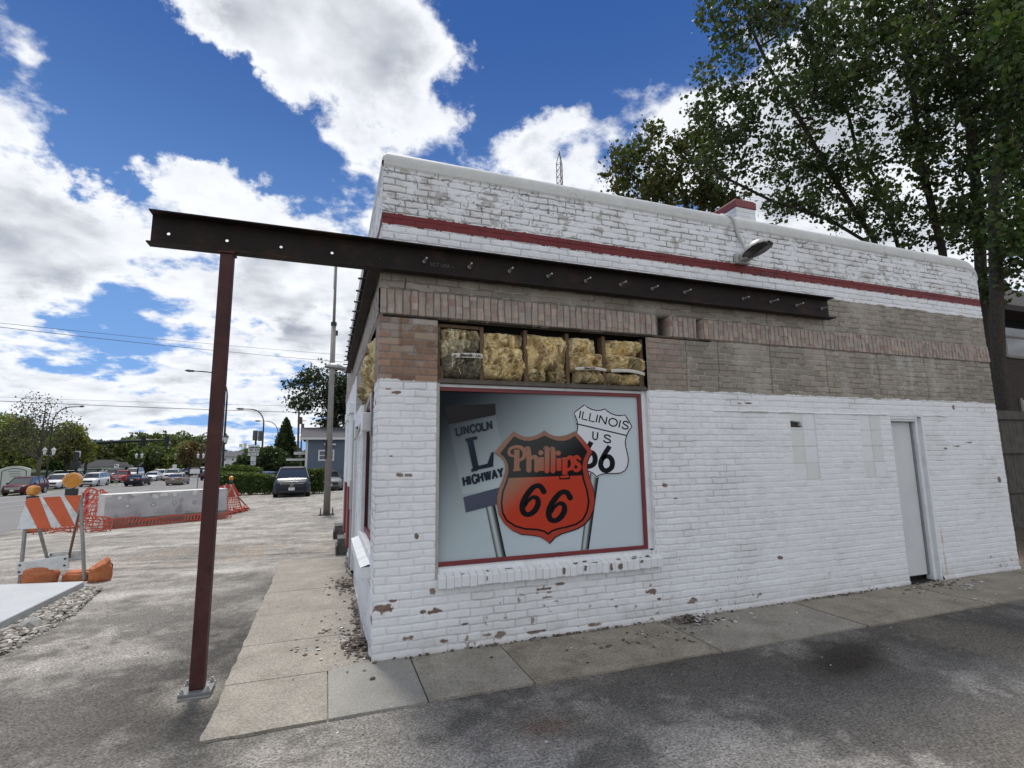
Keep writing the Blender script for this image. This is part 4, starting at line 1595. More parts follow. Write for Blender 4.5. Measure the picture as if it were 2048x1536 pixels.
# the pale board of the left sign is barely lighter than the sheet behind it
_q = [pw(132, 308), pw(458, 243), pw(545, 735), pw(225, 800)]
ins_ = np.ones_like(X, bool)
for i_ in range(4):
    a_, b_ = _q[i_], _q[(i_ + 1) % 4]
    ins_ &= ((b_[0] - a_[0]) * (Z - a_[2]) - (b_[2] - a_[2]) * (X - a_[0])) < 0
cbg = np.where(ins_[..., None], cbg * 1.13 + .012, cbg)
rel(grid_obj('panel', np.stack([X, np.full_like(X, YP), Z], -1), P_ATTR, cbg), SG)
mb = MB()
mb.box((.556, YP + .001, .71), (2.776, YP + .02, 2.34))
rel(mb.build('backing', DARK, None), SG)
mb = MB()
fw = .036
mb.box((.556, YP - .022, .716), (2.776, YP - .0015, .716 + fw))
mb.box((.556, YP - .022, 2.306), (2.776, YP - .0015, 2.342))
mb.box((2.776 - fw, YP - .0225, .716 + fw + .001), (2.776, YP - .0015, 2.305))
mb.box((.556, YP - .0225, .716 + fw + .001), (.566, YP - .0015, 2.305))
rel(mb.build('frame', REDP, None, bevel=.003), SG)

_lift = [0.0]


def nl():
    _lift[0] += .00004
    return _lift[0]


def tri_poly(name, pts, m, parent, lift=None):
    lift = nl() if lift is None else lift
    vs = [pw(x, y, lift) for x, y in pts]
    tris = tessellate_polygon([[Vector((p[0], p[2], 0)) for p in vs]])
    me = bpy.data.meshes.new(name)
    me.from_pydata(vs, [], [tuple(t) for t in tris])
    me.materials.append(m)
    o = bpy.data.objects.new(name, me)
    COL.objects.link(o)
    o.parent = parent
    q_ = SG.location
    o.location = -q_
    return o


def smooth(pts, n=6, closed=False):
    """Catmull-Rom through the points"""
    P = [np.array(p, float) for p in pts]
    m = len(P)
    out = []
    rng = range(m) if closed else range(m - 1)
    for i in rng:
        p0, p1, p2, p3 = (P[(i - 1) % m], P[i], P[(i + 1) % m], P[(i + 2) % m]) if closed else (P[max(i - 1, 0)], P[i], P[i + 1], P[min(i + 2, m - 1)])
        for k in range(n):
            t = k / n
            out.append(.5 * ((2 * p1) + (-p0 + p2) * t + (2 * p0 - 5 * p1 + 4 * p2 - p3) * t * t + (-p0 + 3 * p1 - 3 * p2 + p3) * t ** 3))
    if not closed:
        out.append(P[-1])
    return out


def ribbon(mb, pts, w, closed=False, caps=True, lift=None):
    """painted stroke of width w (number or list) along the points, in panel tracing units"""
    lift = nl() if lift is None else lift
    P = [np.array(p, float) for p in pts]
    n = len(P)
    ws = w if isinstance(w, (list, tuple, np.ndarray)) else [w] * n
    if len(ws) != n:
        ws = np.interp(np.linspace(0, 1, n), np.linspace(0, 1, len(ws)), ws)
    V = []
    for i in range(n):
        a_, b_ = (P[(i - 1) % n], P[(i + 1) % n]) if closed else (P[max(i - 1, 0)], P[min(i + 1, n - 1)])
        t = (b_ - a_) / (np.linalg.norm(b_ - a_) + 1e-9)
        q_ = np.array([-t[1], t[0]]) * ws[i] / 2
        V += [pw(*(P[i] + q_), lift), pw(*(P[i] - q_), lift)]
    m = n if closed else n - 1
    F = [(2 * i, 2 * i + 1, (2 * i + 3) % (2 * n), (2 * i + 2) % (2 * n)) for i in range(m)]
    mb.add(V, F)
    if caps and not closed:
        for i in (0, n - 1):
            disc(mb, P[i], ws[i] / 2)


def disc(mb, c, r, lift=None):
    lift = nl() if lift is None else lift
    mb.add([pw(c[0] + r * math.cos(2 * math.pi * k / 16), c[1] + r * math.sin(2 * math.pi * k / 16), lift) for k in range(16)], [tuple(range(16))])


def art(name, mb, m, parent):
    o = mb.build(name, m, parent, fixn=False)
    o.location = -SG.location
    return o


def child_of(o, p):
    o.parent = None
    o.location = (0, 0, 0)
    rel(o, p)


def inset(poly, d):
    """move a closed polygon inwards by d"""
    P = [np.array(p, float) for p in poly]
    n = len(P)
    area = sum(P[i][0] * P[(i + 1) % n][1] - P[(i + 1) % n][0] * P[i][1] for i in range(n))
    sg = 1 if area > 0 else -1
    out = []
    for i in range(n):
        t1 = P[i] - P[i - 1]
        t2 = P[(i + 1) % n] - P[i]
        n1 = np.array([-t1[1], t1[0]]) / (np.linalg.norm(t1) + 1e-9) * sg
        n2 = np.array([-t2[1], t2[0]]) / (np.linalg.norm(t2) + 1e-9) * sg
        b_ = n1 + n2
        b_ /= max(np.linalg.norm(b_), .35)
        c_ = max(.55, float(b_ @ n1))
        out.append(P[i] + b_ * d / c_)
    return out


def clip_y(poly, f, above):
    """keep the part of the polygon above (or below) the line y=f(x)"""
    out = []
    n = len(poly)
    for i in range(n):
        a_, b_ = poly[i], poly[(i + 1) % n]
        da, db = a_[1] - f(a_[0]), b_[1] - f(b_[0])
        ia, ib = (da < 0) == above, (db < 0) == above
        if ia:
            out.append(a_)
        if ia != ib:
            s = da / (da - db)
            out.append(a_ + (np.array(b_) - a_) * s)
    return out


# --- left sign on its post: pale board, dark bands, slab-serif words
def gpost(l0, r0, r1, l1, name):
    """post with its printed round shading"""
    mb = MB()
    n = 10
    lf = nl()
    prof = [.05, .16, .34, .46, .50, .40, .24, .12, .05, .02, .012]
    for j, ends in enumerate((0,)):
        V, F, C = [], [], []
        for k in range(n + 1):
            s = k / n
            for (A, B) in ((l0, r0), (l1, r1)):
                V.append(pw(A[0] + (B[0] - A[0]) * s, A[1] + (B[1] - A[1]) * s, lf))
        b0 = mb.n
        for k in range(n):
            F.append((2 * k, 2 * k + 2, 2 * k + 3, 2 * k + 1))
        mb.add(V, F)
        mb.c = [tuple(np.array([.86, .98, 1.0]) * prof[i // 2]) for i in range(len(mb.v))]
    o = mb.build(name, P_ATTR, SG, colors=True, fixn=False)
    o.location = -SG.location
    return o


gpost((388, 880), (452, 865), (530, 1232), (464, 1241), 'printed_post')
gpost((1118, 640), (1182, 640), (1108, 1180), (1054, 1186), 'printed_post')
mb = MB()
lf = nl()
hb = tri_poly('dark_band', [(95, 185), (455, 165), (458, 243), (132, 308)], print_mat('print_maroon', (.016, .013, .014)), SG)
hb = tri_poly('slate_band', [(232, 818), (540, 735), (540, 850), (250, 925)], P_SLATE, SG)

SER = {
    'L': ([[(0, 0), (0, 1)], [(0, 0), (.62, 0)]], [(-.2, .2, 0), (-.2, .2, 1)], [(.62, .0, .26)], .78),
    'I': ([[(0, 0), (0, 1)]], [(-.2, .2, 0), (-.2, .2, 1)], [], .42),
    'N': ([[(0, 0), (0, 1)], [(0, 1), (.62, 0)], [(.62, 0), (.62, 1)]], [(-.16, .16, 0), (-.16, .1, 1), (.48, .80, 1)], [], .98),
    'C': ([smooth([(.64, .74), (.52, .94), (.32, 1.0), (.1, .86), (.0, .5), (.1, .14), (.32, 0), (.52, .06), (.66, .26)], 5)], [], [(.65, .72, 1.0)], .88),
    'O': ([smooth([(.33, 1), (.1, .86), (0, .5), (.1, .14), (.33, 0), (.56, .14), (.66, .5), (.56, .86), (.33, 1)], 5)], [], [], .92),
    'H': ([[(0, 0), (0, 1)], [(.6, 0), (.6, 1)], [(0, .52), (.6, .52)]], [(-.17, .17, 0), (-.17, .17, 1), (.43, .77, 0), (.43, .77, 1)], [], .96),
    'G': ([smooth([(.64, .74), (.52, .94), (.32, 1.0), (.1, .86), (.0, .5), (.1, .14), (.32, 0), (.54, .06), (.64, .22)], 5), [(.64, .02), (.64, .42)]], [(.42, .80, .44)], [(.65, .72, 1.0)], .96),
    'W': ([[(0, 1), (.24, 0)], [(.24, 0), (.46, 1)], [(.46, 1), (.68, 0)], [(.68, 0), (.92, 1)]], [(-.16, .16, 1), (.34, .58, 1), (.78, 1.08, 1)], [], 1.22),
    'A': ([[(0, 0), (.34, 1)], [(.34, 1), (.68, 0)], [(.13, .34), (.55, .34)]], [(-.15, .16, 0), (.52, .84, 0)], [], .96),
    'Y': ([[(0, 1), (.33, .46)], [(.66, 1), (.33, .46)], [(.33, .46), (.33, 0)]], [(-.15, .16, 1), (.5, .82, 1), (.17, .5, 0)], [], .92),
}


def serif_word(word, p0, p1, up, wt, m, parent, name='lettering', track=1.0):
    """slab-serif capitals from p0 to p1 (baseline), up = vector of a capital's height"""
    p0, p1, up = np.array(p0, float), np.array(p1, float), np.array(up, float)
    tot = sum(SER[c][3] for c in word) - .22
    ex = (p1 - p0) / tot
    mb = MB()
    x = 0.0
    W_ = np.linalg.norm(up) * wt
    for c in word:
        strokes, sers, vsers, adv = SER[c]
        for st in strokes:
            ribbon(mb, [p0 + ex * (x + q_[0]) + up * q_[1] for q_ in st], W_ * (1.0 if len(st) > 2 else 1.05), caps=False)
        for (a_, b_, y_) in sers:
            yy_ = y_ + (.045 if y_ == 0 else -.045 if y_ == 1 else 0)
            ribbon(mb, [p0 + ex * (x + a_) + up * yy_, p0 + ex * (x + b_) + up * yy_], np.linalg.norm(up) * .10, caps=False)
        for (x_, a_, b_) in vsers:
            ribbon(mb, [p0 + ex * (x + x_) + up * a_, p0 + ex * (x + x_) + up * b_], np.linalg.norm(up) * .12, caps=False)
        x += adv
    o = art(name, mb, m, parent)
    return o


for (w_, a_, b_, up_, wt_) in (('LINCOLN', (188, 388), (438, 338), (-8, -52), .24), ('HIGHWAY', (238, 738), (512, 672), (-8, -58), .25)):
    serif_word(w_, a_, b_, up_, wt_, P_NAVY, SG)
mb = MB()
ribbon(mb, [(322, 628), (276, 404)], 42, caps=False)
ribbon(mb, [(248, 420), (328, 402)], 22, caps=False)
ribbon(mb, [(288, 632), (330, 622)], 20, caps=False)
lf = nl()
mb.add([pw(x, y, lf) for x, y in ((300, 607), (400, 584), (428, 505), (444, 502), (440, 604), (292, 634))], [(0, 1, 2, 3, 4, 5)])
art('lettering', mb, P_NAVY, SG)

# --- state route shield, upper right
rt = smooth([(1078, 163), (1128, 197), (1180, 203)], 4) + smooth([(1222, 194), (1266, 226), (1318, 240)], 4)
sh = [(995, 226)] + [(1078, 163), (1100, 184), (1130, 199), (1160, 206), (1190, 204), (1222, 194), (1240, 212), (1268, 229), (1300, 240), (1330, 242), (1362, 236),
      (1390, 280), (1416, 326), (1392, 358), (1376, 392), (1368, 430), (1372, 470), (1384, 515), (1390, 560), (1384, 604), (1364, 638), (1332, 656), (1290, 660),
      (1240, 660), (1200, 664), (1158, 682), (1130, 655), (1096, 640), (1050, 620), (1010, 585), (990, 530), (990, 470), (1000, 420), (1014, 375), (1022, 330), (1018, 290), (1006, 255)]
sh = [np.array(p, float) for p in sh]
hw = tri_poly('printed_shield', sh, P_WHITE, SG)
mb = MB()
ribbon(mb, inset(sh, 7), 8, closed=True)
ribbon(mb, [(1020, 306), (1372, 388)], 9, caps=False)
child_of(art('outline', mb, P_INK, SG), hw)
mb = MB()
LT = {'I': ([[(0, 0), (0, 1)]], .26), 'L': ([[(0, 1), (0, 0), (.5, 0)]], .66), 'N': ([[(0, 0), (0, 1)], [(0, 1), (.62, 0)], [(.62, 0), (.62, 1)]], .88),
      'O': ([smooth([(.38, 1), (.1, .85), (0, .5), (.1, .15), (.38, 0), (.66, .15), (.76, .5), (.66, .85), (.38, 1)], 5)], 1.0),
      'S': ([smooth([(.52, .8), (.42, .95), (.25, 1), (.07, .9), (.05, .7), (.2, .56), (.4, .47), (.54, .32), (.5, .1), (.28, 0), (.1, .05), (0, .22)], 4)], .72),
      'U': ([smooth([(0, 1), (0, .35), (.08, .1), (.3, 0), (.52, .1), (.6, .35), (.6, 1)], 4)], .9)}


def sans_word(mb, word, p0, p1, up, w):
    p0, p1, up = np.array(p0, float), np.array(p1, float), np.array(up, float)
    tot = sum(LT[c][1] for c in word) - .24
    ex = (p1 - p0) / tot
    x = 0
    for c in word:
        for st in LT[c][0]:
            ribbon(mb, [p0 + ex * (x + q_[0]) + up * q_[1] for q_ in st], w, caps=False)
        x += LT[c][1]


sans_word(mb, 'ILLINOIS', (1040, 268), (1372, 345), (10, -52), 9.5)
sans_word(mb, 'U', (1133, 413), (1168, 420), (4, -54), 10)
sans_word(mb, 'S', (1208, 432), (1250, 441), (6, -52), 10)
child_of(art('lettering', mb, P_INK, SG), hw)
mb = MB()
ribbon(mb, smooth([(1252, 462), (1215, 520), (1192, 570), (1192, 605), (1212, 630), (1240, 630), (1266, 608), (1270, 570), (1254, 540), (1226, 534), (1200, 555)], 6), [34, 34, 36, 36, 34, 34, 36, 36, 34, 30, 24], caps=False)
ribbon(mb, smooth([(1124, 432), (1096, 485), (1072, 540), (1072, 575), (1092, 600), (1120, 600), (1146, 578), (1150, 540), (1134, 510), (1106, 504), (1080, 525)], 6), [34, 34, 36, 36, 34, 34, 36, 36, 34, 30, 24], caps=False)
child_of(art('numerals', mb, P_INK, SG), hw)

# --- big orange and black shield in front
ps = ([(583, 358)] + [(612, 378), (650, 394), (690, 398), (735, 388), (770, 372), (797, 352)] + [(826, 374), (862, 390), (905, 394), (950, 384), (985, 370), (1012, 356)]
      + [(1050, 395), (1092, 445), (1132, 502)] + [(1108, 535), (1094, 575), (1094, 620), (1108, 680), (1128, 735), (1142, 790), (1146, 845), (1136, 905), (1112, 960), (1075, 1005),
         (1025, 1035), (970, 1054), (915, 1070), (868, 1096), (830, 1138)] + [(800, 1112), (760, 1090), (700, 1080), (630, 1074), (565, 1044), (515, 1000), (480, 940), (465, 870), (468, 810),
         (482, 750), (506, 695), (522, 640), (526, 595), (512, 560), (484, 530), (448, 506)] + [(492, 455), (540, 405)])
ps = [np.array(p, float) for p in ps]
tri_poly('printed_shadow', [p + np.array([6, 6]) for p in ps], P_INK, SG)
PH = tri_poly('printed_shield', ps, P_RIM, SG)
i1 = [np.array(p, float) for p in ((585, 392), (620, 411), (660, 424), (700, 424), (745, 412), (797, 388), (845, 410), (890, 424), (935, 424), (975, 412), (1010, 390), (1055, 445), (1097, 501),
     (1070, 555), (1062, 610), (1075, 690), (1100, 770), (1112, 850), (1100, 920), (1070, 978), (1020, 1012), (950, 1033), (890, 1045), (850, 1060), (824, 1082),
     (790, 1060), (745, 1050), (660, 1045), (590, 1025), (530, 985), (500, 930), (491, 860), (500, 780), (530, 700), (545, 640), (543, 590), (522, 545), (487, 515), (540, 445))]
i2 = inset(i1, 13)
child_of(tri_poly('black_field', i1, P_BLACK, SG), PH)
lin = lambda x: 684 - (x - 545) * .034
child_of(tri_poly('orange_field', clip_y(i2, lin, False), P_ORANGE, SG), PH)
mb = MB()
bl = MB()


def both(pts, w):
    ribbon(mb, pts, w)


both(smooth([(580, 530), (558, 524), (549, 502), (562, 478), (598, 466), (636, 474), (657, 502), (652, 540), (624, 560)], 6), [16, 20, 20, 20, 22, 26, 28, 26, 18])
ribbon(mb, [(604, 486), (603, 632)], 38, caps=False)
ribbon(mb, [(578, 630), (630, 625)], 16, caps=False)
both(smooth([(664, 478), (684, 476), (688, 520), (688, 628)], 5), [14, 26, 34, 36])
both(smooth([(700, 552), (724, 536), (742, 556), (742, 628)], 5), [18, 28, 34, 34])
ribbon(mb, [(776, 538), (776, 634)], 34, caps=False)
disc(mb, (772, 508), 18)
both(smooth([(796, 478), (814, 484), (814, 634)], 4), [16, 34, 34])
both(smooth([(838, 482), (856, 488), (856, 634)], 4), [16, 34, 34])
ribbon(mb, [(898, 545), (898, 634)], 34, caps=False)
disc(mb, (893, 510), 18)
ribbon(mb, [(940, 540), (938, 682)], 36, caps=False)
ribbon(mb, [(908, 678), (966, 672)], 16, caps=False)
both(smooth([(950, 552), (978, 540), (996, 570), (988, 610), (958, 628)], 6), [20, 28, 32, 28, 18])
both(smooth([(1044, 552), (1026, 536), (1006, 546), (1012, 574), (1036, 592), (1040, 616), (1018, 632), (996, 618)], 6), [18, 24, 28, 28, 28, 28, 24, 18])
# dark halo of the descender over the orange field
ribbon(bl, [(939, 640), (937, 684)], 58, caps=False, lift=_lift[0] - .00018 * 40)
bl = MB()
nb_ = tri_poly('black_tab', [(900, 660), (975, 660), (975, 692), (900, 694)], P_BLACK, SG, lift=None)
child_of(nb_, PH)
# lettering goes above the tab
_up = nl() + .001
mb.v = [(p[0], p[1] - .0003, p[2]) for p in mb.v]
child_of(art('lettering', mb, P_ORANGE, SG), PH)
mb = MB()
six = [(792, 778), (768, 742), (730, 742), (694, 776), (660, 828), (643, 880), (652, 926), (688, 938), (728, 912), (752, 866), (746, 828), (716, 818), (682, 846), (664, 880)]
wd = [40, 36, 34, 40, 42, 42, 38, 34, 40, 40, 34, 26, 20, 16]
ribbon(mb, smooth(six, 6), wd)
ribbon(mb, smooth([(x + 184, y + 43) for x, y in six], 6), wd)
child_of(art('numerals', mb, P_INK, SG), PH)

# ------------------------------------------------------------------ trees
M_BARK = mat('bark', (.050, .042, .034), .95, var=.35, vscale=14, bump=.01, bscale=30)
M_BARKL = mat('bark_light', (.12, .105, .085), .95, var=.3, vscale=12, bump=.01, bscale=30)
M_LEAF = mat('leaf', attr=True, rough=.5, spec=.3, trans=.26)


def leaves_mesh(name, C, size, rs, parent, cols, m=M_LEAF, droop=.3):
    """one quad leaf (folded lozenge) at each point"""
    n = len(C)
    d = rs.normal(size=(n, 3))
    d[:, 2] -= droop
    d /= np.linalg.norm(d, axis=1)[:, None]
    q = rs.normal(size=(n, 3))
    s = np.cross(d, q)
    s /= np.linalg.norm(s, axis=1)[:, None] + 1e-9
    nn = np.cross(d, s)
    L_ = size * rs.choice([.55, .8, 1.0, 1.35], n)[:, None] * rs.uniform(.85, 1.15, n)[:, None]
    W_ = L_ * rs.uniform(.32, .48, n)[:, None]
    a = C - d * L_ * .5
    b = C + s * W_ + nn * L_ * .10
    c = C + d * L_ * .5
    e = C - s * W_ + nn * L_ * .10
    V = np.stack([a, b, c, e], 1).reshape(-1, 3)
    F = np.arange(4 * n).reshape(n, 4)
    return np_mesh(name, V, F, m, np.repeat(cols, 4, 0), smooth=False, parent=parent)


def leaf_cols(n, rs, base, var=.35, clump=None):
    c = np.array(base)[None, :] * (1 + var * rs.uniform(-1, 1, (n, 1)))
    if clump is not None:
        c = c * clump[:, None]
    c[:, 0] *= rs.uniform(.85, 1.3, n)
    return np.clip(c, .004, .6)


def grow(trunks, attract, rs, step=.3, r_tip=.006, r_pow=.5, sag=.0, upw=.4):
    """branches from trunk polylines to the attractor points; returns tubes [(points, radii)] and twig points"""
    nodes, par = [], []
    trunk_ids = []
    for tr in trunks:
        pts = [np.array(p, float) for p in tr]
        ids = []
        prev = -1
        for i in range(len(pts) - 1):
            L_ = np.linalg.norm(pts[i + 1] - pts[i])
            k = max(1, int(L_ / step))
            for j in range(k):
                nodes.append(pts[i] + (pts[i + 1] - pts[i]) * j / k)
                par.append(prev)
                prev = len(nodes) - 1
                ids.append(prev)
        nodes.append(pts[-1])
        par.append(prev)
        ids.append(len(nodes) - 1)
        trunk_ids.append(ids)
    N0 = len(nodes)
    base = np.array(nodes)
    order = np.argsort([np.min(np.linalg.norm(base - a, axis=1)) for a in attract])
    paths = [list(t) for t in trunk_ids]
    arr = np.zeros((N0 + len(attract) * 40, 3))
    arr[:N0] = base
    n = N0
    ok = np.ones(len(arr), bool)
    tw = []
    for oi in order:
        a = attract[oi]
        dv = a - arr[:n]
        dist = np.linalg.norm(dv, axis=1)
        cost = dist * (1 + upw * np.clip(-dv[:, 2] / (dist + 1e-6) + .25, 0, 2))
        for t in trunk_ids:
            cost[t[:max(1, int(len(t) * .25))]] *= 2.2
        j = int(np.argmin(cost))
        p = arr[j].copy()
        L_ = dist[j]
        k = max(2, int(L_ / step))
        side = rs.normal(size=3) * L_ * .10
        path = [j]
        prev = j
        for q_ in range(1, k + 1):
            t = q_ / k
            pos = p + (a - p) * t + side * math.sin(math.pi * t) + np.array([0, 0, sag * L_ * math.sin(math.pi * t)]) + rs.normal(size=3) * .02
            if n >= len(arr):
                break
            arr[n] = pos
            par.append(prev)
            prev = n
            path.append(n)
            n += 1
        paths.append(path)
        tw.append(path)
    cnt = np.zeros(n)
    has = np.zeros(n, bool)
    for pth in paths:
        cnt[pth[-1]] += 1
    for i in range(n - 1, -1, -1):
        pass
    # children counts: parents always precede children
    for i in range(n - 1, 0, -1):
        if par[i] >= 0:
            cnt[par[i]] += cnt[i]
    rad = r_tip * np.maximum(cnt, 1) ** r_pow
    return arr[:n], rad, paths, tw


def tubes_mesh(name, arr, rad, paths, m, parent, nseg=6, maxr=None, minr=0.0):
    V, F = [], []
    base = 0
    for pth in paths:
        P = arr[pth]
        R_ = np.maximum(rad[pth].copy(), minr)
        if len(pth) > 1:
            R_[0] = min(R_[0], R_[1] * 1.15)
        if maxr is not None:
            R_ = np.minimum(R_, maxr)
        k = len(P)
        T = np.gradient(P, axis=0)
        T /= np.linalg.norm(T, axis=1)[:, None] + 1e-9
        ref = np.array([.31, .77, .11])
        X = np.cross(T, ref)
        X /= np.linalg.norm(X, axis=1)[:, None] + 1e-9
        Y = np.cross(T, X)
        a = np.arange(nseg) * 2 * math.pi / nseg
        ring = P[:, None, :] + R_[:, None, None] * (X[:, None, :] * np.cos(a)[None, :, None] + Y[:, None, :] * np.sin(a)[None, :, None])
        V.append(ring.reshape(-1, 3))
        idx = base + np.arange(k * nseg).reshape(k, nseg)
        nx = np.roll(idx, -1, 1)
        F.append(np.stack([idx[:-1], nx[:-1], nx[1:], idx[1:]], -1).reshape(-1, 4))
        base += k * nseg
    return np_mesh(name, np.concatenate(V), np.concatenate(F), m, None, True, parent)


def blob_points(blobs, n, rs, depth_j=1.0):
    """points in ellipsoids given as (px, py, depth, rx px, ry px)"""
    w = np.array([b[3] * b[4] for b in blobs], float)
    w /= w.sum()
    out = []
    for k in rs.choice(len(blobs), n, p=w):
        bx, by, dp, rx, ry = blobs[k]
        v = rs.normal(size=3)
        v *= rs.uniform(0, 1) ** .38 / np.linalg.norm(v)
        d = dp + v[2] * (rx + ry) / 2 * dp / F_PX * depth_j
        out.append(pt(bx + v[0] * rx, by + v[1] * ry, d))
    return np.array(out)


def view_tree(name, label, cat, trunks, blobs, n_att, n_leaf, size, base, seed, spread=.16, r_tip=.006, bark=M_BARK, r_pow=.5, droop=.3, minz=None, minr=.0, group=None, maxr=None, taper=.55):
    rs = np.random.RandomState(seed)
    tr = [[pt(*p) for p in t] for t in trunks]
    root = empty(name, (tr[0][0][0], tr[0][0][1], gz(tr[0][0][0], tr[0][0][1])), label, cat, group)
    tr[0][0] = np.array([tr[0][0][0], tr[0][0][1], min(tr[0][0][2], gz(tr[0][0][0], tr[0][0][1]) - .05)])
    att = blob_points(blobs, n_att, rs)
    arr, rad, paths, tw = grow(tr, att, rs, r_tip=r_tip, r_pow=r_pow)
    rel(tubes_mesh('trunk', arr, rad, paths, bark, None, minr=minr, maxr=maxr), root)
    pts, cl = [], []
    per = max(3, n_leaf // len(tw))
    for pth in tw:
        P = arr[pth[max(0, int(len(pth) * (1 - taper))):]]
        k = max(1, int(per * rs.uniform(.3, 1.7)))
        s = P[rs.randint(0, len(P), k)] + rs.normal(size=(k, 3)) * spread
        pts.append(s)
        cl.append(np.full(k, rs.uniform(.72, 1.3)))
    C = np.concatenate(pts)
    cl = np.concatenate(cl)
    rel(leaves_mesh('crown', C, size, rs, None, leaf_cols(len(C), rs, base, clump=cl), droop=droop), root)
    return root


G1, G2 = (.050, .074, .022), (.044, .066, .024)
view_tree('maple_tree', 'tall leaning maple with forked limbs rising behind the chimney', 'tree',
          [[(1800, 700, 17), (1775, 560, 17), (1747, 478, 16.8), (1651, 331, 16.4), (1600, 239, 16), (1538, 134, 15.6), (1490, 30, 15.2)],
           [(1815, 560, 17), (1780, 436, 17), (1720, 330, 17.2), (1690, 200, 17.4)], [(1760, 500, 16.8), (1660, 440, 16.5), (1540, 400, 16.2), (1440, 350, 16)]],
          [(1560, 130, 16, 150, 170), (1450, 180, 15.6, 85, 120), (1500, 20, 15.5, 110, 60), (1640, 60, 16.5, 120, 110), (1450, 300, 16, 80, 80), (1580, 340, 16.5, 110, 90), (1690, 380, 17, 100, 90), (1640, 420, 16.8, 110, 50), (1780, 420, 17, 60, 60), (1680, 230, 17, 110, 130)],
          480, 16000, .138, G2, 11, spread=.17, r_tip=.0056)
view_tree('maple_tree', 'upright maple with a straight trunk, second from the right edge', 'tree',
          [[(1893, 700, 15), (1885, 503, 15), (1860, 398, 15), (1839, 314, 15), (1827, 188, 15), (1800, 40, 15), (1790, -100, 15)]],
          [(1830, 120, 15, 150, 150), (1760, 20, 15, 130, 110), (1800, 320, 15.3, 110, 110), (1700, 100, 14.6, 90, 110), (1880, 250, 15, 100, 130), (1870, 0, 15, 120, 110), (1830, 440, 15.2, 70, 40), (1900, 430, 14.9, 50, 50), (1850, 480, 15.2, 60, 25), (1780, 460, 15.2, 50, 25)],
          360, 13000, .130, G1, 12, spread=.16, r_tip=.0056)
view_tree('maple_tree', 'dark trunked maple rising just past the far corner of the building', 'tree',
          [[(1985, 800, 14), (1972, 660, 14), (1962, 557, 14), (1957, 419, 14), (1940, 251, 14), (1881, 84, 14), (1840, -60, 14)], [(1957, 430, 14), (2010, 330, 13.8), (2060, 240, 13.6)], [(1950, 330, 14), (1900, 280, 14.2), (1850, 230, 14.3)]],
          [(1900, 60, 14, 140, 120), (1990, 190, 13.7, 110, 150), (1930, 340, 13.8, 80, 90), (2040, 60, 13.8, 110, 150), (1960, 440, 13.4, 60, 70), (2060, 330, 13.4, 70, 120), (1930, 470, 13.6, 50, 50), (1985, 560, 13.6, 40, 50), (2000, 480, 13.5, 40, 50)],
          340, 13800, .12, G1, 13, spread=.16, r_tip=.0085, r_pow=.50)
view_tree('maple_tree', 'heavy leafy maple filling the right edge above the fence', 'tree',
          [[(2004, 830, 12.2), (1998, 720, 12.2), (1992, 560, 12.2), (1988, 377, 12.2), (2010, 200, 12.2), (2050, 40, 12.2)]],
          [(2030, 300, 12, 60, 120), (2060, 120, 12, 100, 150), (2025, 470, 11.8, 45, 70), (2010, 20, 12, 80, 90), (2070, 480, 12, 60, 100)],
          200, 8200, .125, (.054, .086, .025), 14, spread=.15, r_tip=.0095, r_pow=.50)
view_tree('small_maple', 'lower bushy tree with olive leaves left of the chimney', 'tree',
          [[(1400, 760, 19), (1390, 470, 19), (1370, 400, 19), (1330, 330, 19)], [(1385, 440, 19), (1290, 370, 19), (1240, 330, 19)]],
          [(1250, 340, 19, 44, 62), (1320, 330, 19, 60, 70), (1400, 330, 19, 60, 70), (1440, 390, 19, 70, 50), (1340, 390, 19, 120, 50), (1300, 270, 19, 24, 30), (1400, 262, 19, 28, 34)],
          230, 8200, .15, (.066, .078, .020), 15, spread=.18, r_tip=.007)


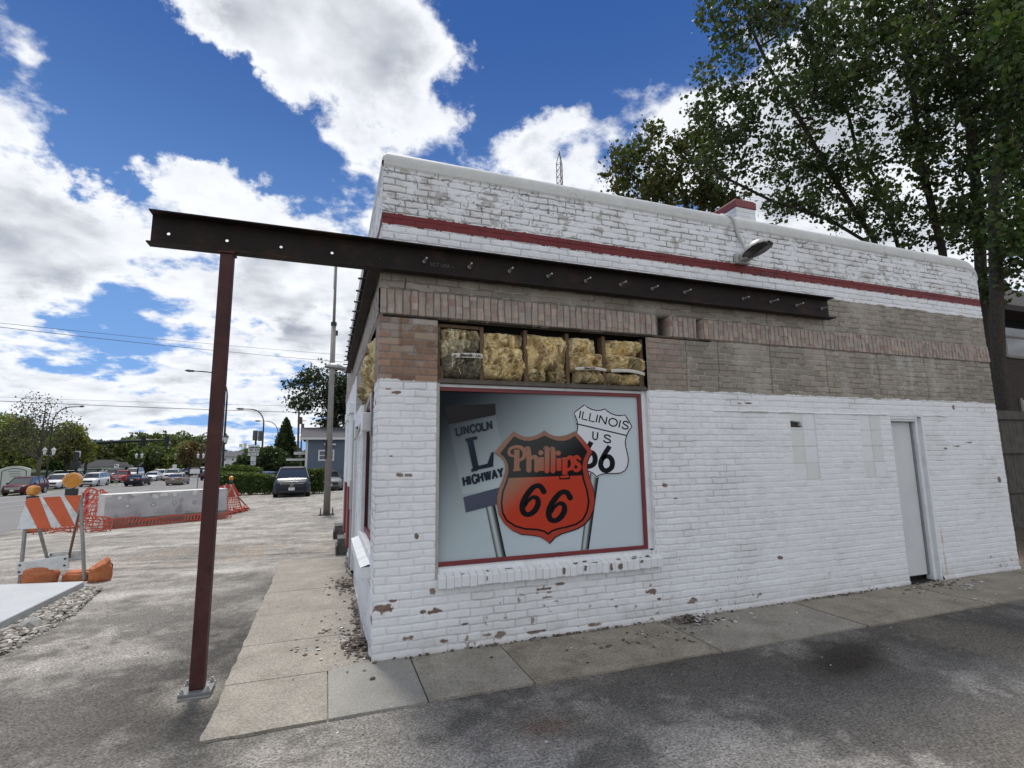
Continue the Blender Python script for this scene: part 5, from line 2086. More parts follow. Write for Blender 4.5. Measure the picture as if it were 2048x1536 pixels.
def stand_tree(name, label, px, base_py, top_py, wpx, dist, seed, base, n_leaf=2600, size=.35, lobes=9, trunk_r=.25, shape='round', bark=M_BARK, group=None, branchy=False, dens=1.0):
    """free-standing tree, its foot on the ground under the pixel column at a given distance"""
    rs = np.random.RandomState(seed)
    p = pt(px, base_py, dist)
    g_ = gz(p[0], p[1])
    top = pt(px, top_py, dist)
    H = max(1.5, top[2] - g_)
    W = wpx * dist / F_PX
    root = empty(name, (p[0], p[1], g_), label, 'tree', group)
    if shape == 'cone':
        t = rs.uniform(0, 1, n_leaf) ** .7
        zz_ = H * (1 - t) * .97 + .1
        r_ = W / 2 * (t ** .62) * rs.uniform(.55, 1.12, n_leaf)
        a = rs.uniform(0, 2 * math.pi, n_leaf)
        r_ *= 1 + .22 * np.sin(a * 5 + zz_ * 2.2) * np.sin(zz_ * 1.7)
        C = np.stack([r_ * np.cos(a), r_ * np.sin(a), zz_], -1)
        cl = .75 + .5 * (np.sin(a * 4 + zz_ * 3) * .5 + .5)
        att = None
    else:
        blobs = []
        for k in range(lobes):
            a = rs.uniform(0, 2 * math.pi)
            rr_ = W * .30 * rs.uniform(.2, 1) ** .5
            zc = H * rs.uniform(.42, .84)
            s_ = W * rs.uniform(.16, .27)
            rr_ *= max(.35, 1 - max(0, (zc / H - .6)) * 1.6)
            blobs.append((rr_ * math.cos(a), rr_ * math.sin(a), zc, s_))
        blobs.append((0, 0, H * .62, W * .30))
        blobs.append((rs.uniform(-.1, .1) * W, 0, H * .84, W * .20))
        cs, cls = [], []
        for (bx, by, bz, s_) in blobs:
            k = int(n_leaf / len(blobs))
            v = rs.normal(size=(k, 3))
            v *= (rs.uniform(0, 1, k) ** .28 / np.linalg.norm(v, axis=1))[:, None]
            c_ = v * np.array([1, 1, .85]) * s_ + np.array([bx, by, bz])
            c_ += rs.normal(size=c_.shape) * s_ * .10
            cs.append(c_)
            cls.append(np.full(k, rs.uniform(.7, 1.35)))
        C = np.concatenate(cs)
        C[:, 2] = np.minimum(C[:, 2], H)
        cl = np.concatenate(cls)
    mb = MB()
    mb.tube([(0, 0, -.1), (.05, 0, H * .3), (-.05, .05, H * .6), (0, 0, H * .85)], [trunk_r, trunk_r * .75, trunk_r * .45, trunk_r * .12], 7)
    if shape != 'cone':
        for (bx, by, bz, s_) in blobs[:7]:
            mb.tube([(0, 0, H * .28), (bx * .5, by * .5, bz * .72), (bx, by, bz)], [trunk_r * .45, trunk_r * .28, trunk_r * .08], 5)
    mb.build('trunk', bark, root, smooth=True)
    leaves_mesh('crown', C, size, rs, root, leaf_cols(len(C), rs, base, clump=cl))
    return root


# conifer-like open tree behind the flagpole
view_tree('spruce_tree', 'open dark tree with drooping sprays behind the blue house', 'tree',
          [[(668, 985, 44), (670, 860, 44), (672, 790, 44), (668, 722, 44)]] ,
          [(592, 775, 44, 22, 18), (585, 806, 44, 22, 6), (640, 760, 44, 40, 30), (625, 800, 43, 45, 18), (690, 780, 44, 40, 40), (600, 812, 44, 30, 10), (670, 820, 44, 36, 26), (700, 830, 44, 40, 30), (650, 850, 44, 26, 16), (710, 760, 44, 30, 24), (655, 738, 44, 14, 12)],
          170, 9500, .22, (.035, .050, .024), 21, spread=.34, r_tip=.013, droop=.9)
stand_tree('arborvitae', 'pyramid-shaped dark evergreen beside the blue house', 567, 960, 832, 62, 48, 31, (.040, .065, .022), 7500, .22, shape='cone', trunk_r=.2)
stand_tree('bare_tree', 'tall half-bare tree with thin foliage, among the trees at the left', 75, 950, 775, 150, 62, 32, (.060, .062, .040), 3600, .20, 22, .26, bark=M_BARKL)
stand_tree('leafy_tree', 'yellow green bushy tree at the left edge behind the church sign', 18, 955, 828, 150, 66, 33, (.15, .18, .042), 5200, .36, 10)
stand_tree('leafy_tree', 'broad olive green tree behind the two white crossovers', 128, 955, 838, 96, 70, 34, (.14, .16, .042), 4600, .36, 10)
stand_tree('leafy_tree', 'rusty brown leaved tree behind the dark crossover on the road', 378, 955, 880, 74, 96, 35, (.125, .10, .05), 3600, .42, 10)
stand_tree('leafy_tree', 'small bright green tree in front of the dark wood', 270, 955, 893, 38, 98, 36, (.085, .12, .03), 2200, .40, 8)
stand_tree('leafy_tree', 'dome shaped dark shrub tree beneath the pyramid evergreen', 548, 962, 893, 92, 44, 37, (.034, .052, .020), 6000, .22, 10, .14)
stand_tree('leafy_tree', 'low spreading dark green tree under the route signs', 495, 958, 908, 60, 47, 38, (.040, .062, .022), 3400, .24, 8, .14)

# the far wood reads as one mass
rs = np.random.RandomState(50)
Cs, cols = [], []
for k in range(120):
    px_ = rs.uniform(-90, 700)
    d_ = rs.uniform(112, 175)
    hpx = np.interp(px_, [-90, 60, 160, 185, 240, 300, 340, 400, 440, 520, 600, 700], [100, 104, 84, 76, 74, 92, 90, 82, 52, 50, 56, 66]) * rs.uniform(.72, 1.0)
    H = hpx * d_ / F_PX
    p = pt(px_, 950, d_)
    g_ = gz(p[0], p[1])
    W = H * rs.uniform(.55, .85)
    for j in range(6):
        s_ = W * rs.uniform(.20, .34)
        c0_ = np.array([p[0] + rs.uniform(-.4, .4) * W, p[1] + rs.uniform(-.3, .3) * W, g_ + (H - s_) * rs.uniform(.30, 1.0)])
        n_ = 230
        v = rs.normal(size=(n_, 3))
        v *= (rs.uniform(0, 1, n_) ** .3 / np.linalg.norm(v, axis=1))[:, None]
        Cs.append(c0_ + v * s_)
        tint = np.array([.078, .112, .036]) * rs.uniform(.6, 1.5) * np.array([rs.uniform(.85, 1.3), 1, 1])
        cols.append(leaf_cols(n_, rs, tint, .3))
C = np.concatenate(Cs)
w_ = leaves_mesh('woodland', C, .75, rs, None, np.concatenate(cols))
tag(w_, kind='stuff')


def hedge(name, label, a, b, h, d, seed, n, base=(.050, .085, .022), size=.12):
    rs = np.random.RandomState(seed)
    a, b = np.array(a), np.array(b)
    L_ = np.linalg.norm(b[:2] - a[:2])
    u = rs.uniform(0, 1, n)
    f = rs.randint(0, 3, n)
    bump_ = (1 + .16 * np.sin(u * L_ * 2.1 + 1) + .10 * np.sin(u * L_ * 4.7))
    y = np.where(f == 0, rs.uniform(-.5, .5, n), np.where(f == 1, -.5, .5)) * d * bump_
    z = np.where(f == 0, rs.uniform(.85, 1.03, n), rs.uniform(.04, 1, n) ** .8) * h * (1 + .10 * np.sin(u * L_ * 1.3))
    y *= 1 - .25 * np.clip(z / h - .7, 0, 1) / .3
    dirv = (b - a) / np.linalg.norm(b - a)
    nv = np.array([-dirv[1], dirv[0], 0])
    C = (b - a) * u[:, None] + nv * y[:, None] + np.array([0, 0, 1]) * z[:, None] + rs.normal(size=(n, 3)) * .05
    root = empty(name, a, label, 'hedge')
    for k in range(int(L_ / .8)):
        mb = MB()
        p = a + (b - a) * (k + .5) / int(L_ / .8)
        mb.tube([p, p + np.array([.05, 0, h * .4]), p + np.array([.12, .05, h * .7])], [.04, .03, .01], 5)
        rel(mb.build('stem', M_BARK, None), root)
    cc = leaf_cols(n, rs, base)
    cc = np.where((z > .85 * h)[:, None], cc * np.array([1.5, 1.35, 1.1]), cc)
    rel(leaves_mesh('foliage', C + a, size, rs, None, cc), root)
    return root


ha, hb = pt(424, 985, 31.0), pt(610, 985, 32.5)
ha[2], hb[2] = gz(ha[0], ha[1]), gz(hb[0], hb[1])
hedge('hedge', 'clipped green hedge behind the orange netting and dark crossover', ha, hb, 1.22, 1.2, 5, 16000)
ha, hb = pt(430, 975, 36), pt(520, 975, 37)
ha[2], hb[2] = gz(ha[0], ha[1]), gz(hb[0], hb[1])
hedge('hedge', 'taller hedge clump rising behind the left end of the clipped hedge', ha, hb, 1.7, 1.6, 6, 6000)
ha, hb = pt(606, 985, 31.0), pt(648, 985, 31.3)
ha[2], hb[2] = gz(ha[0], ha[1]), gz(hb[0], hb[1])
hedge('hedge', 'short hedge end between the dark crossover and the flagpole', ha, hb, 1.3, 1.2, 7, 4000)

# ------------------------------------------------------------------ cars
HEAD = mat('headlight_glass', (.55, .58, .60), .12, spec=.8, coat=.5)
TAIL = mat('tail_red', (.30, .012, .012), .2, coat=.5)
PLATE = mat('plate_white', (.55, .56, .58), .5)
RIM = mat('alloy', (.40, .41, .42), .35, metal=.8)
TRIMB = mat('black_trim', (.012, .012, .014), .5)
CHROME = mat('chrome', (.6, .6, .62), .15, metal=1.0)


def paint(name, c, r=.25):
    return mat('paint_' + name, c, .5, coat=.08, spec=.25)


PROFILES = {
    # length, width, height, ground clearance, belt, [top profile of lower body], greenhouse (base front, roof front, roof rear, base rear), wheel radius
    'suv': dict(L=4.55, W=1.85, H=1.66, cl=.20, belt=1.03, hood=[(0, .62), (.06, .80), (.35, .93), (1.15, 1.02), (4.20, 1.10), (4.50, 1.02), (4.55, .60)], gh=(1.05, 1.85, 3.75, 4.42), wr=.36, wx=(.88, 3.58)),
    'crossover': dict(L=4.75, W=1.87, H=1.70, cl=.19, belt=1.02, hood=[(0, .58), (.07, .78), (.35, .92), (1.15, 1.02), (4.45, 1.08), (4.70, 1.0), (4.75, .60)], gh=(1.05, 1.80, 4.0, 4.62), wr=.36, wx=(.92, 3.78)),
    'sedan': dict(L=4.75, W=1.80, H=1.42, cl=.16, belt=.92, hood=[(0, .50), (.07, .68), (.4, .80), (1.35, .92), (3.75, .98), (4.55, .98), (4.72, .92), (4.75, .55)], gh=(1.25, 2.05, 3.15, 4.05), wr=.32, wx=(.90, 3.65)),
    'pickup': dict(L=5.5, W=1.95, H=1.82, cl=.24, belt=1.12, hood=[(0, .70), (.05, .98), (.35, 1.08), (1.4, 1.14), (3.55, 1.16), (5.45, 1.16), (5.5, .62)], gh=(1.35, 2.0, 3.05, 3.45), wr=.38, wx=(1.0, 4.35)),
    'van': dict(L=5.0, W=1.98, H=1.85, cl=.18, belt=1.08, hood=[(0, .60), (.06, .82), (.35, .98), (.95, 1.08), (4.9, 1.12), (5.0, .6)], gh=(.80, 1.75, 4.55, 4.92), wr=.35, wx=(.95, 4.0)),
    'oldtruck': dict(L=4.6, W=1.80, H=1.75, cl=.26, belt=1.10, hood=[(0, .62), (.05, .92), (.3, 1.0), (1.4, 1.10), (2.9, 1.12), (4.55, 1.05), (4.6, .6)], gh=(1.38, 1.75, 2.70, 2.92), wr=.36, wx=(.8, 3.6)),
}


def make_car(kind, color, label, loc, heading, cat='car', group=None, chrome=False, name=None, plate=True, emblem=False, wide=1.0):
    """heading: direction of travel as an angle from +Y (towards -X positive)"""
    pr = PROFILES[kind]
    L_, W, H, cl, wr = pr['L'], pr['W'] * wide, pr['H'], pr['cl'], pr['wr']
    nm = name or {'suv': 'crossover_car', 'crossover': 'crossover_car', 'sedan': 'sedan_car', 'pickup': 'pickup_truck', 'van': 'van', 'oldtruck': 'pickup_truck'}[kind]
    root = empty(nm, loc, label, cat, group, rz=heading)
    # local frame: car front at y=+L/2, x across, z up
    Y = lambda s: L_ / 2 - s
    hood = pr['hood']
    ss = np.unique(np.concatenate([np.linspace(0, L_, 26), [p[0] for p in hood]]))
    zt = np.interp(ss, [p[0] for p in hood], [p[1] for p in hood])
    n = len(ss)
    secs = []
    for s, z in zip(ss, zt):
        e0, e1 = s / L_, 1 - s / L_
        plan = 1 - .20 * max(0, 1 - s / .55) ** 2 - .14 * max(0, 1 - (L_ - s) / .5) ** 2
        w = W / 2 * plan
        lift = .13 * max(0, 1 - s / .5) ** 2 + .14 * max(0, 1 - (L_ - s) / .5) ** 2
        zb = cl + lift * .6
        pts = [(-w * .86, zb), (-w * .97, zb + .09), (-w, zb + .30 * (z - zb) + .08), (-w * .985, z - .20 * (z - zb)), (-w * .93, z - .03), (-w * .80, z + .012), (0, z + .035),
               (w * .80, z + .012), (w * .93, z - .03), (w * .985, z - .20 * (z - zb)), (w, zb + .30 * (z - zb) + .08), (w * .97, zb + .09), (w * .86, zb)]
        secs.append([(x, Y(s), zz_) for x, zz_ in pts])
    mb = MB()
    m = len(secs[0])
    V = [p for sct in secs for p in sct]
    F = []
    for i in range(n - 1):
        for k in range(m - 1):
            F.append((i * m + k, i * m + k + 1, (i + 1) * m + k + 1, (i + 1) * m + k))
        F.append((i * m + m - 1, i * m, (i + 1) * m, (i + 1) * m + m - 1))
    F.append(tuple(range(m)))
    F.append(tuple((n - 1) * m + k for k in range(m))[::-1])
    mb.add(V, F)
    body = mb.build('body', color, root, smooth=True)
    # greenhouse
    f0, f1, r1, r0 = pr['gh']
    zb_ = lambda s: float(np.interp(s, [p[0] for p in hood], [p[1] for p in hood])) + .0
    bw, rw = W / 2 * .90, W / 2 * .70
    A = [(bw, Y(f0), zb_(f0) + .01), (rw * 1.0, Y(f1), H - .06), (rw, Y(r1), H - .06), (bw * .95, Y(r0), zb_(r0) - .0)]
    gm = MB()
    V = [(x, y, z) for x, y, z in A] + [(-x, y, z) for x, y, z in A]
    low = [(bw, Y(f0), zb_(f0) - .15), (bw * .95, Y(r0), zb_(r0) - .15)]
    gm.add(V, [(0, 1, 2, 3), (4, 7, 6, 5), (0, 4, 5, 1), (3, 2, 6, 7), (1, 5, 6, 2)])
    gm.build('windows', GLASSD, root, fixn=True)
    # roof and pillars
    rm = MB()
    rr_ = []
    zs_ = [(f1 - .10, H - .085, 1.03), (f1 + .15, H - .02, 1.0), ((f1 + r1) / 2, H, .98), (r1 - .1, H - .02, .98), (r1 + .12, H - .09, 1.02)]
    V, F = [], []
    for (s, z, k) in zs_:
        V += [(-rw * k - .02, Y(s), z - .035), (-rw * k * .8, Y(s), z), (rw * k * .8, Y(s), z), (rw * k + .02, Y(s), z - .035), (rw * k * .9, Y(s), z - .06), (-rw * k * .9, Y(s), z - .06)]
    for i in range(len(zs_) - 1):
        for k in range(6):
            F.append((i * 6 + k, i * 6 + (k + 1) % 6, (i + 1) * 6 + (k + 1) % 6, (i + 1) * 6 + k))
    F += [tuple(range(6)), tuple(4 * 6 + k for k in range(6))]
    rm.add(V, F)
    for sx in (-1, 1):
        a, b, c, d = [Vector((x * sx, y, z)) for x, y, z in A]
        out = Vector((sx * .012, 0, .004))
        rm.bar(a + out, b + out, .07, .035, up=(1, 0, 0))
        rm.bar(d + out, c + out, .10, .035, up=(1, 0, 0))
        mid = .5 * (f1 + r1) - .05
        q0 = Vector((sx * (bw * .98 + .006), Y(mid), zb_(mid)))
        q1 = Vector((sx * (rw + .012), Y(mid), H - .07))
        rm.bar(q0, q1, .07, .03, up=(1, 0, 0))
        if kind in ('suv', 'crossover', 'van'):
            mid = r1 - .25
            q0 = Vector((sx * (bw * .96 + .006), Y(mid + .08), zb_(mid)))
            q1 = Vector((sx * (rw + .012), Y(mid), H - .07))
            rm.bar(q0, q1, .07, .03, up=(1, 0, 0))
    rm.build('roof', color, root)
    if kind in ('pickup', 'oldtruck'):
        bd = MB()
        bd.box((-W / 2 * .80, Y(L_ - .08), zb_(4) + .02), (W / 2 * .80, Y(r0 + .15), zb_(4) + .045))
        bd.build('bed', TRIMB, root)
    # wheels
    for s in pr['wx']:
        for sx in (-1, 1):
            wm = MB()
            x0, x1 = sx * (W / 2 - .20), sx * (W / 2 + .008)
            wm.tube([(x0, Y(s), wr), (x0 + sx * .03, Y(s), wr), (x1 - sx * .02, Y(s), wr), (x1, Y(s), wr)], [wr * .93, wr, wr, wr * .94], 20)
            wh = wm.build('wheel', RUBBER, root)
            rm2 = MB()
            rm2.tube([(x1 - sx * .005, Y(s), wr), (x1 + sx * .012, Y(s), wr)], [wr * .66, wr * .60], 16)
            rm2.build('rim', RIM, wh)
            ar = MB()
            x2 = sx * (W / 2 + .003)
            ar.tube([(sx * (W / 2 - .10), Y(s), wr + .02), (x2, Y(s), wr + .02)], [wr * 1.17, wr * 1.15], 20)
            ar.build('wheel_arch', TRIMB, root)
    zf = float(hood[1][1])
    # front
    fm = MB()
    fm.box((-W * .30, Y(.06), zf - .26), (W * .30, Y(-.012), zf - .03))
    gr = fm.build('grille', TRIMB if not chrome else CHROME, root, bevel=.03)
    if emblem:
        em = MB()
        n_ = 18
        em.tube([(.075 * math.cos(2 * math.pi * k / n_), Y(-.022), zf - .12 + .055 * math.sin(2 * math.pi * k / n_)) for k in range(n_ + 1)], .008, 5)
        em.tube([(-.07, Y(-.022), zf - .10), (-.02, Y(-.022), zf - .10), (0, Y(-.022), zf - .13), (.02, Y(-.022), zf - .10), (.07, Y(-.022), zf - .10)], .007, 5)
        em.build('emblem', CHROME, gr)
    fm = MB()
    fm.box((-W * .36, Y(.09), cl + .08), (W * .36, Y(-.004), cl + .20))
    fm.build('bumper', TRIMB if kind != 'oldtruck' else CHROME, root, bevel=.02)
    for sx in (-1, 1):
        hm = MB()
        hm.add([(sx * W * .28, Y(-.004), zf - .12), (sx * W * .28, Y(.0), zf - .03), (sx * W * .435, Y(.22), zf + .03), (sx * W * .455, Y(.20), zf - .09),
                (sx * W * .26, Y(.14), zf - .13), (sx * W * .26, Y(.14), zf - .02), (sx * W * .40, Y(.34), zf + .03), (sx * W * .42, Y(.34), zf - .09)],
               [(0, 1, 2, 3), (4, 7, 6, 5), (0, 4, 5, 1), (1, 5, 6, 2), (2, 6, 7, 3), (3, 7, 4, 0)])
        hm.build('headlight', HEAD, root)
        tm = MB()
        zt_ = float(np.interp(L_ - .12, [p[0] for p in hood], [p[1] for p in hood]))
        tm.box((sx * W * .26 if sx > 0 else -W * .46, Y(L_ + .012), zt_ - .22), (sx * W * .46 if sx > 0 else -W * .26, Y(L_ - .22), zt_ - .06))
        tm.build('taillight', TAIL, root, bevel=.02)
        mm = MB()
        mm.box((sx * (W / 2 + .0), Y(f0 + .42), zb_(f0) + .0), (sx * (W / 2 + .19), Y(f0 + .32), zb_(f0) + .15))
        mm.build('mirror', color if kind != 'suv' else TRIMB, root, bevel=.03)
    if plate:
        pm = MB()
        pm.box((-.155, Y(-.018), cl + .21), (.155, Y(.0), cl + .365))
        pm.build('plate', PLATE, root)
        pm = MB()
        zt_ = float(np.interp(L_ - .12, [p[0] for p in hood], [p[1] for p in hood]))
        pm.box((-.155, Y(L_), zt_ - .24), (.155, Y(L_ + .02), zt_ - .09))
        pm.build('plate', PLATE, root)
    return root


def car_at(kind, px, py, label, color, to_camera, cat=None, group=None, yaw=0.0, dist=None, **k):
    """near end of the car stands on the ground under the pixel; it drives along the street"""
    p = gp(px, py) if dist is None else None
    if p is None:
        q_ = pt(px, py, dist)
        p = np.array([q_[0], q_[1], gz(q_[0], q_[1])])
    L_ = PROFILES[kind]['L']
    hd = math.pi if to_camera else 0.0
    hd += yaw
    c = p + np.array([0, L_ / 2, 0])
    c[2] = gz(c[0], c[1]) + .006
    return make_car(kind, color, label, c, hd, cat or {'pickup': 'pickup', 'oldtruck': 'pickup', 'van': 'van'}.get(kind, 'car'), group, **k)


MAROON, WHITEP = paint('maroon', (.060, .006, .012)), paint('white', (.62, .63, .64))
REDC, DARKC, BEIGE = paint('red', (.28, .012, .016)), paint('dark', (.008, .008, .016)), paint('beige', (.20, .175, .15))
NAVY, SILVER, BLUEC = paint('navy', (.010, .016, .030)), paint('silver', (.36, .38, .40)), paint('blue', (.05, .10, .2))
CARLOC = {}
car_at('crossover', 22, 992, 'maroon crossover with chrome grille facing us at the left edge of the road', MAROON, True, chrome=True)
car_at('suv', -8, 979, 'second maroon crossover half cut off by the left edge of the photo', MAROON, True)
car_at('crossover', 98, 979, 'white crossover waiting just behind the maroon crossover', WHITEP, True)
car_at('crossover', 172, 974, 'white crossover with black grille, directly above the amber barricade light', WHITEP, True)
car_at('oldtruck', 233, 966, 'old bright red pickup truck with chrome bumper', REDC, True, chrome=True)
car_at('van', 258, 957, 'white van behind the red pickup', WHITEP, True)
car_at('sedan', 262, 973, 'black sedan seen from behind with red tail lights', DARKC, False)
car_at('sedan', 296, 963, 'white sedan partly hidden behind the black sedan', WHITEP, True)
car_at('suv', 312, 960, 'white crossover with front to us, between the black sedan and white pickup', WHITEP, True)
car_at('pickup', 337, 962, 'white pickup truck behind the beige sedan', WHITEP, True)
car_at('sedan', 345, 971, 'beige sedan seen from behind, driving away', BEIGE, False)
car_at('suv', 376, 952, 'dark crossover behind the small white street sign', DARKC, True, yaw=-.5)
car_at('suv', 402, 950, 'white car farthest along the road, left of the steel post', WHITEP, True, yaw=-.3)
car_at('sedan', 412, 961, 'dark car nearly hidden behind the steel post', DARKC, False)
car_at('suv', 158, 955, 'black crossover parked by the dark roofed building', DARKC, True, yaw=-1.2, dist=84)
car_at('sedan', 187, 955, 'grey sedan parked under the dark roofed building', SILVER, True, yaw=-1.2, dist=88)
car_at('suv', 210, 955, 'small black car parked right of the white porch post', DARKC, True, yaw=-1.0, dist=90)
car_at('van', 106, 955, 'grey van parked behind the white crossovers', SILVER, True, yaw=-1.1, dist=72)
q_ = pt(580, 997, 27.6)
make_car('suv', NAVY, 'dark blue crossover parked facing us by the hedge', (q_[0], q_[1] + 2.0, gz(q_[0], q_[1] + 2)), math.pi + .03, 'car', emblem=True)
q_ = pt(652, 985, 34.6)
make_car('sedan', paint('dull_silver', (.16, .17, .18)), 'silver sedan half hidden by the flagpole near the blue house', (q_[0], q_[1] + 2.3, gz(q_[0], q_[1] + 2)), math.pi + .1, 'car')
for (px_, d_, col_, lab) in ((452, 62, WHITEP, 'white car beyond the hedge, next to the steel post'), (475, 60, SILVER, 'silver car beyond the hedge, in front of the white house'), (486, 57, WHITEP, 'white car beyond the hedge, below the route signs'),
                             (525, 41, BLUEC, 'blue car in the shade under the dome shaped shrub tree')):
    q_ = pt(px_, 950, d_)
    make_car('suv' if d_ > 58 else 'sedan', col_, lab, (q_[0], q_[1], gz(q_[0], q_[1])), 1.2, 'car', plate=False)

# ------------------------------------------------------------------ barricades, barrier, netting
ORG = mat('barricade_orange', (.50, .085, .022), .45, var=.15, vscale=9)
BWH = mat('barricade_white', (.58, .60, .60), .5, var=.12, vscale=10, dirt=(.3, .3, .29), dscale=9, damt=.5)
AMBER = mat('amber_lens', (.55, .22, .012), .25, spec=.6, coat=.4)
SAND = mat('sandbag_orange', (.46, .15, .06), .8, var=.25, vscale=14, bump=.012, bscale=16, dirt=(.16, .09, .05), dscale=7, damt=.6)
NET = mat('orange_net', (.52, .105, .065), .6)


def amber_light(root, p, yaw=0.0, r=.09):
    R_ = Matrix.Translation(p) @ Matrix.Rotation(yaw, 4, 'Z')
    mb = MB()
    mb.tube([R_ @ Vector((0, -.055, 0)), R_ @ Vector((0, -.045, 0)), R_ @ Vector((0, 0, 0)), R_ @ Vector((0, .045, 0)), R_ @ Vector((0, .055, 0))], [r * .75, r * .95, r, r * .95, r * .75], 20)
    for k in range(3):
        rr_ = r * (.3 + .2 * k)
        mb.tube([R_ @ Vector((rr_ * math.cos(2 * math.pi * j / 16), -.056, rr_ * math.sin(2 * math.pi * j / 16))) for j in range(17)], .004, 4)
    lens = rel(mb.build('amber_light', AMBER, None, smooth=False), root)
    mb = MB()
    mb.box((-.07, -.035, -r - .10), (.07, .04, -r - .002), m=R_)
    mb.cyl(R_ @ Vector((0, 0, -r - .10)), R_ @ Vector((0, 0, -r - .18)), .018, 8)
    rel(mb.build('battery_case', BLACKMETAL, None, bevel=.02), lens)


FL, FR = on_z(36, 1167, .02), on_z(172, 1160, .02)
ex = (FR - FL)
W_ = np.linalg.norm(ex)
ex = ex / W_
ey = np.array([-ex[1], ex[0], 0])
TL = on_y(68, 1003, FL[1] + .10)
HB = TL[2]
bar = empty('barricade', (FL + FR) / 2, 'orange and white striped A-frame barricade with amber light on top', 'barricade')


def bp(a, d, z):
    return Vector(FL + ex * a + ey * d + np.array([0, 0, z]))


BF = [gp(96, 1122), gp(137, 1119)]
for (a, nm) in ((.02, 'leg'), (W_ - .02, 'leg')):
    for back in (0, 1):
        mb = MB()
        at_ = a - .19 + (.10 if a < .5 else -.03)
        foot = bp(a + (.02 if a < .5 else -.02) * back, .62 * back, 0.0)
        if back:
            foot = Vector(BF[0] if a < .5 else BF[1])
        head = bp(at_, .11 + .05 * back, HB + (.06 if a > .5 else .02))
        mb.bar(foot, head, .045, .032, up=tuple(ex))
        rel(mb.build('leg', mat('weathered_leg', (.25, .25, .235), .7, var=.25, vscale=8) if not (back and a > .5) else mat('rusty_leg', (.17, .085, .055), .8, var=.3), None, bevel=.004), bar)
# striped panel leaning with the front legs
pz0, pz1 = HB - .40, HB + .03
d0, d1 = .11 * pz0 / HB - .035, .11 * pz1 / HB - .035
pw_, a0 = W_ - .12, -.12
mb, mo = MB(), MB()
skew = [(.0, pz0, d0), (pw_, pz0 + .02, d0), (pw_ + .03, pz1 + .03, d1), (.06, pz1, d1)]
V = [bp(a0 + a, d, z) for a, z, d in skew] + [bp(a0 + a, d + .02, z) for a, z, d in skew]
mb.add(V, [(0, 1, 2, 3), (7, 6, 5, 4), (0, 4, 5, 1), (1, 5, 6, 2), (2, 6, 7, 3), (3, 7, 4, 0)])
PN = rel(mb.build('striped_panel', BWH, None), bar)


def pp(s, t):
    A, B, C, D = [np.array(v) for v in V[:4]]
    return Vector((A * (1 - s) + B * s) * (1 - t) + (D * (1 - s) + C * s) * t) + Vector(-ey * .003)


for (t0_, t1_, b0, b1) in ((.04, .24, .36, .60), (.40, .62, .78, 1.02), (.80, 1.05, 1.2, 1.45)):
    poly = [(b0, 0), (b1, 0), (t1_ - .02, 1), (t0_ - .12, 1)]
    # clip to the panel
    def clipx(poly, x, keep_less):
        out = []
        for i in range(len(poly)):
            a_, b_ = poly[i], poly[(i + 1) % len(poly)]
            ia, ib = (a_[0] <= x) == keep_less, (b_[0] <= x) == keep_less
            if ia:
                out.append(a_)
            if ia != ib:
                s = (x - a_[0]) / (b_[0] - a_[0])
                out.append((x, a_[1] + (b_[1] - a_[1]) * s))
        return out
    poly = clipx(clipx(poly, 0.0, False), 1.0, True)
    if len(poly) >= 3:
        mo.add([pp(*p) for p in poly], [tuple(range(len(poly)))])
rel(mo.build('orange_stripes', ORG, None, fixn=False), PN)
# lower boards
for (d, z, aa0, aa1, sl) in ((-.02, .20, -.02, W_ * .72, .07), (.56, .33, .12, W_ - .02, .0)):
    mb = MB()
    e0_, e1_ = bp(aa0, d, z), bp(aa1, d, z + sl)
    if d > .3:
        e0_, e1_ = Vector(on_y(98, 1115, BF[0][1] - .06)), Vector(on_y(171, 1110, BF[0][1] - .06))
    mb.bar(e0_, e1_, .022, .17, up=(0, 0, 1))
    o_ = rel(mb.build('lower_board', BWH, None, bevel=.004), bar)
    mb = MB()
    for f in (.06, .94):
        for dz in (-.045, .045):
            c = e0_.lerp(e1_, f) + Vector(-ey * .012) + Vector((0, 0, dz))
            mb.cyl(c, c + Vector(-ey * .012), .013, 8)
    rel(mb.build('bolt', BLACKMETAL, None), bar)
amber_light(bar, bp(W_ - .36, .11, HB + .27), r=.115)
lp2 = bp(-.07, .20, HB + .13)
amber_light(bar, lp2, yaw=1.3, r=.075)


def sandbag(loc, sx, sy, sz, rz, seed, label, peak=0.0):
    rs = np.random.RandomState(seed)
    u, v = np.meshgrid(np.linspace(0, 2 * math.pi, 41), np.linspace(0, math.pi, 25))
    e = lambda t, p: np.sign(t) * np.abs(t) ** p
    x = e(np.sin(v), .6) * e(np.cos(u), .7)
    y = e(np.sin(v), .6) * e(np.sin(u), .7)
    z = e(np.cos(v), .7)
    n_ = fbm(u * 1.1 + seed, v * 2.2, seed % 6, 4) - .5
    n2_ = ridged(u * 1.4 + seed, v * 3, seed % 5, 3) - .6
    f = 1 + .34 * n_ * np.sin(v) + .34 * n2_ * np.sin(v)
    X, Y, Z = x * sx * f, y * sy * f, z * sz * f + peak * np.clip(z, 0, 1) ** 2 * (x + .3)
    Z = np.where(z < -.3, -sz * .62, Z)
    Z = Z - Z.min()
    P = np.stack([X, Y, Z], -1)
    c, s = math.cos(rz), math.sin(rz)
    P = np.stack([P[..., 0] * c - P[..., 1] * s, P[..., 0] * s + P[..., 1] * c, P[..., 2]], -1)
    o = grid_obj('sandbag', P, SAND)
    o.location = [float(q_) for q_ in loc]
    tag(o, label, 'sandbag', 'orange sandbags weighing the barricade')
    return o


def gl(p, dz=0):
    return (p[0], p[1], gz(p[0], p[1]) + dz)


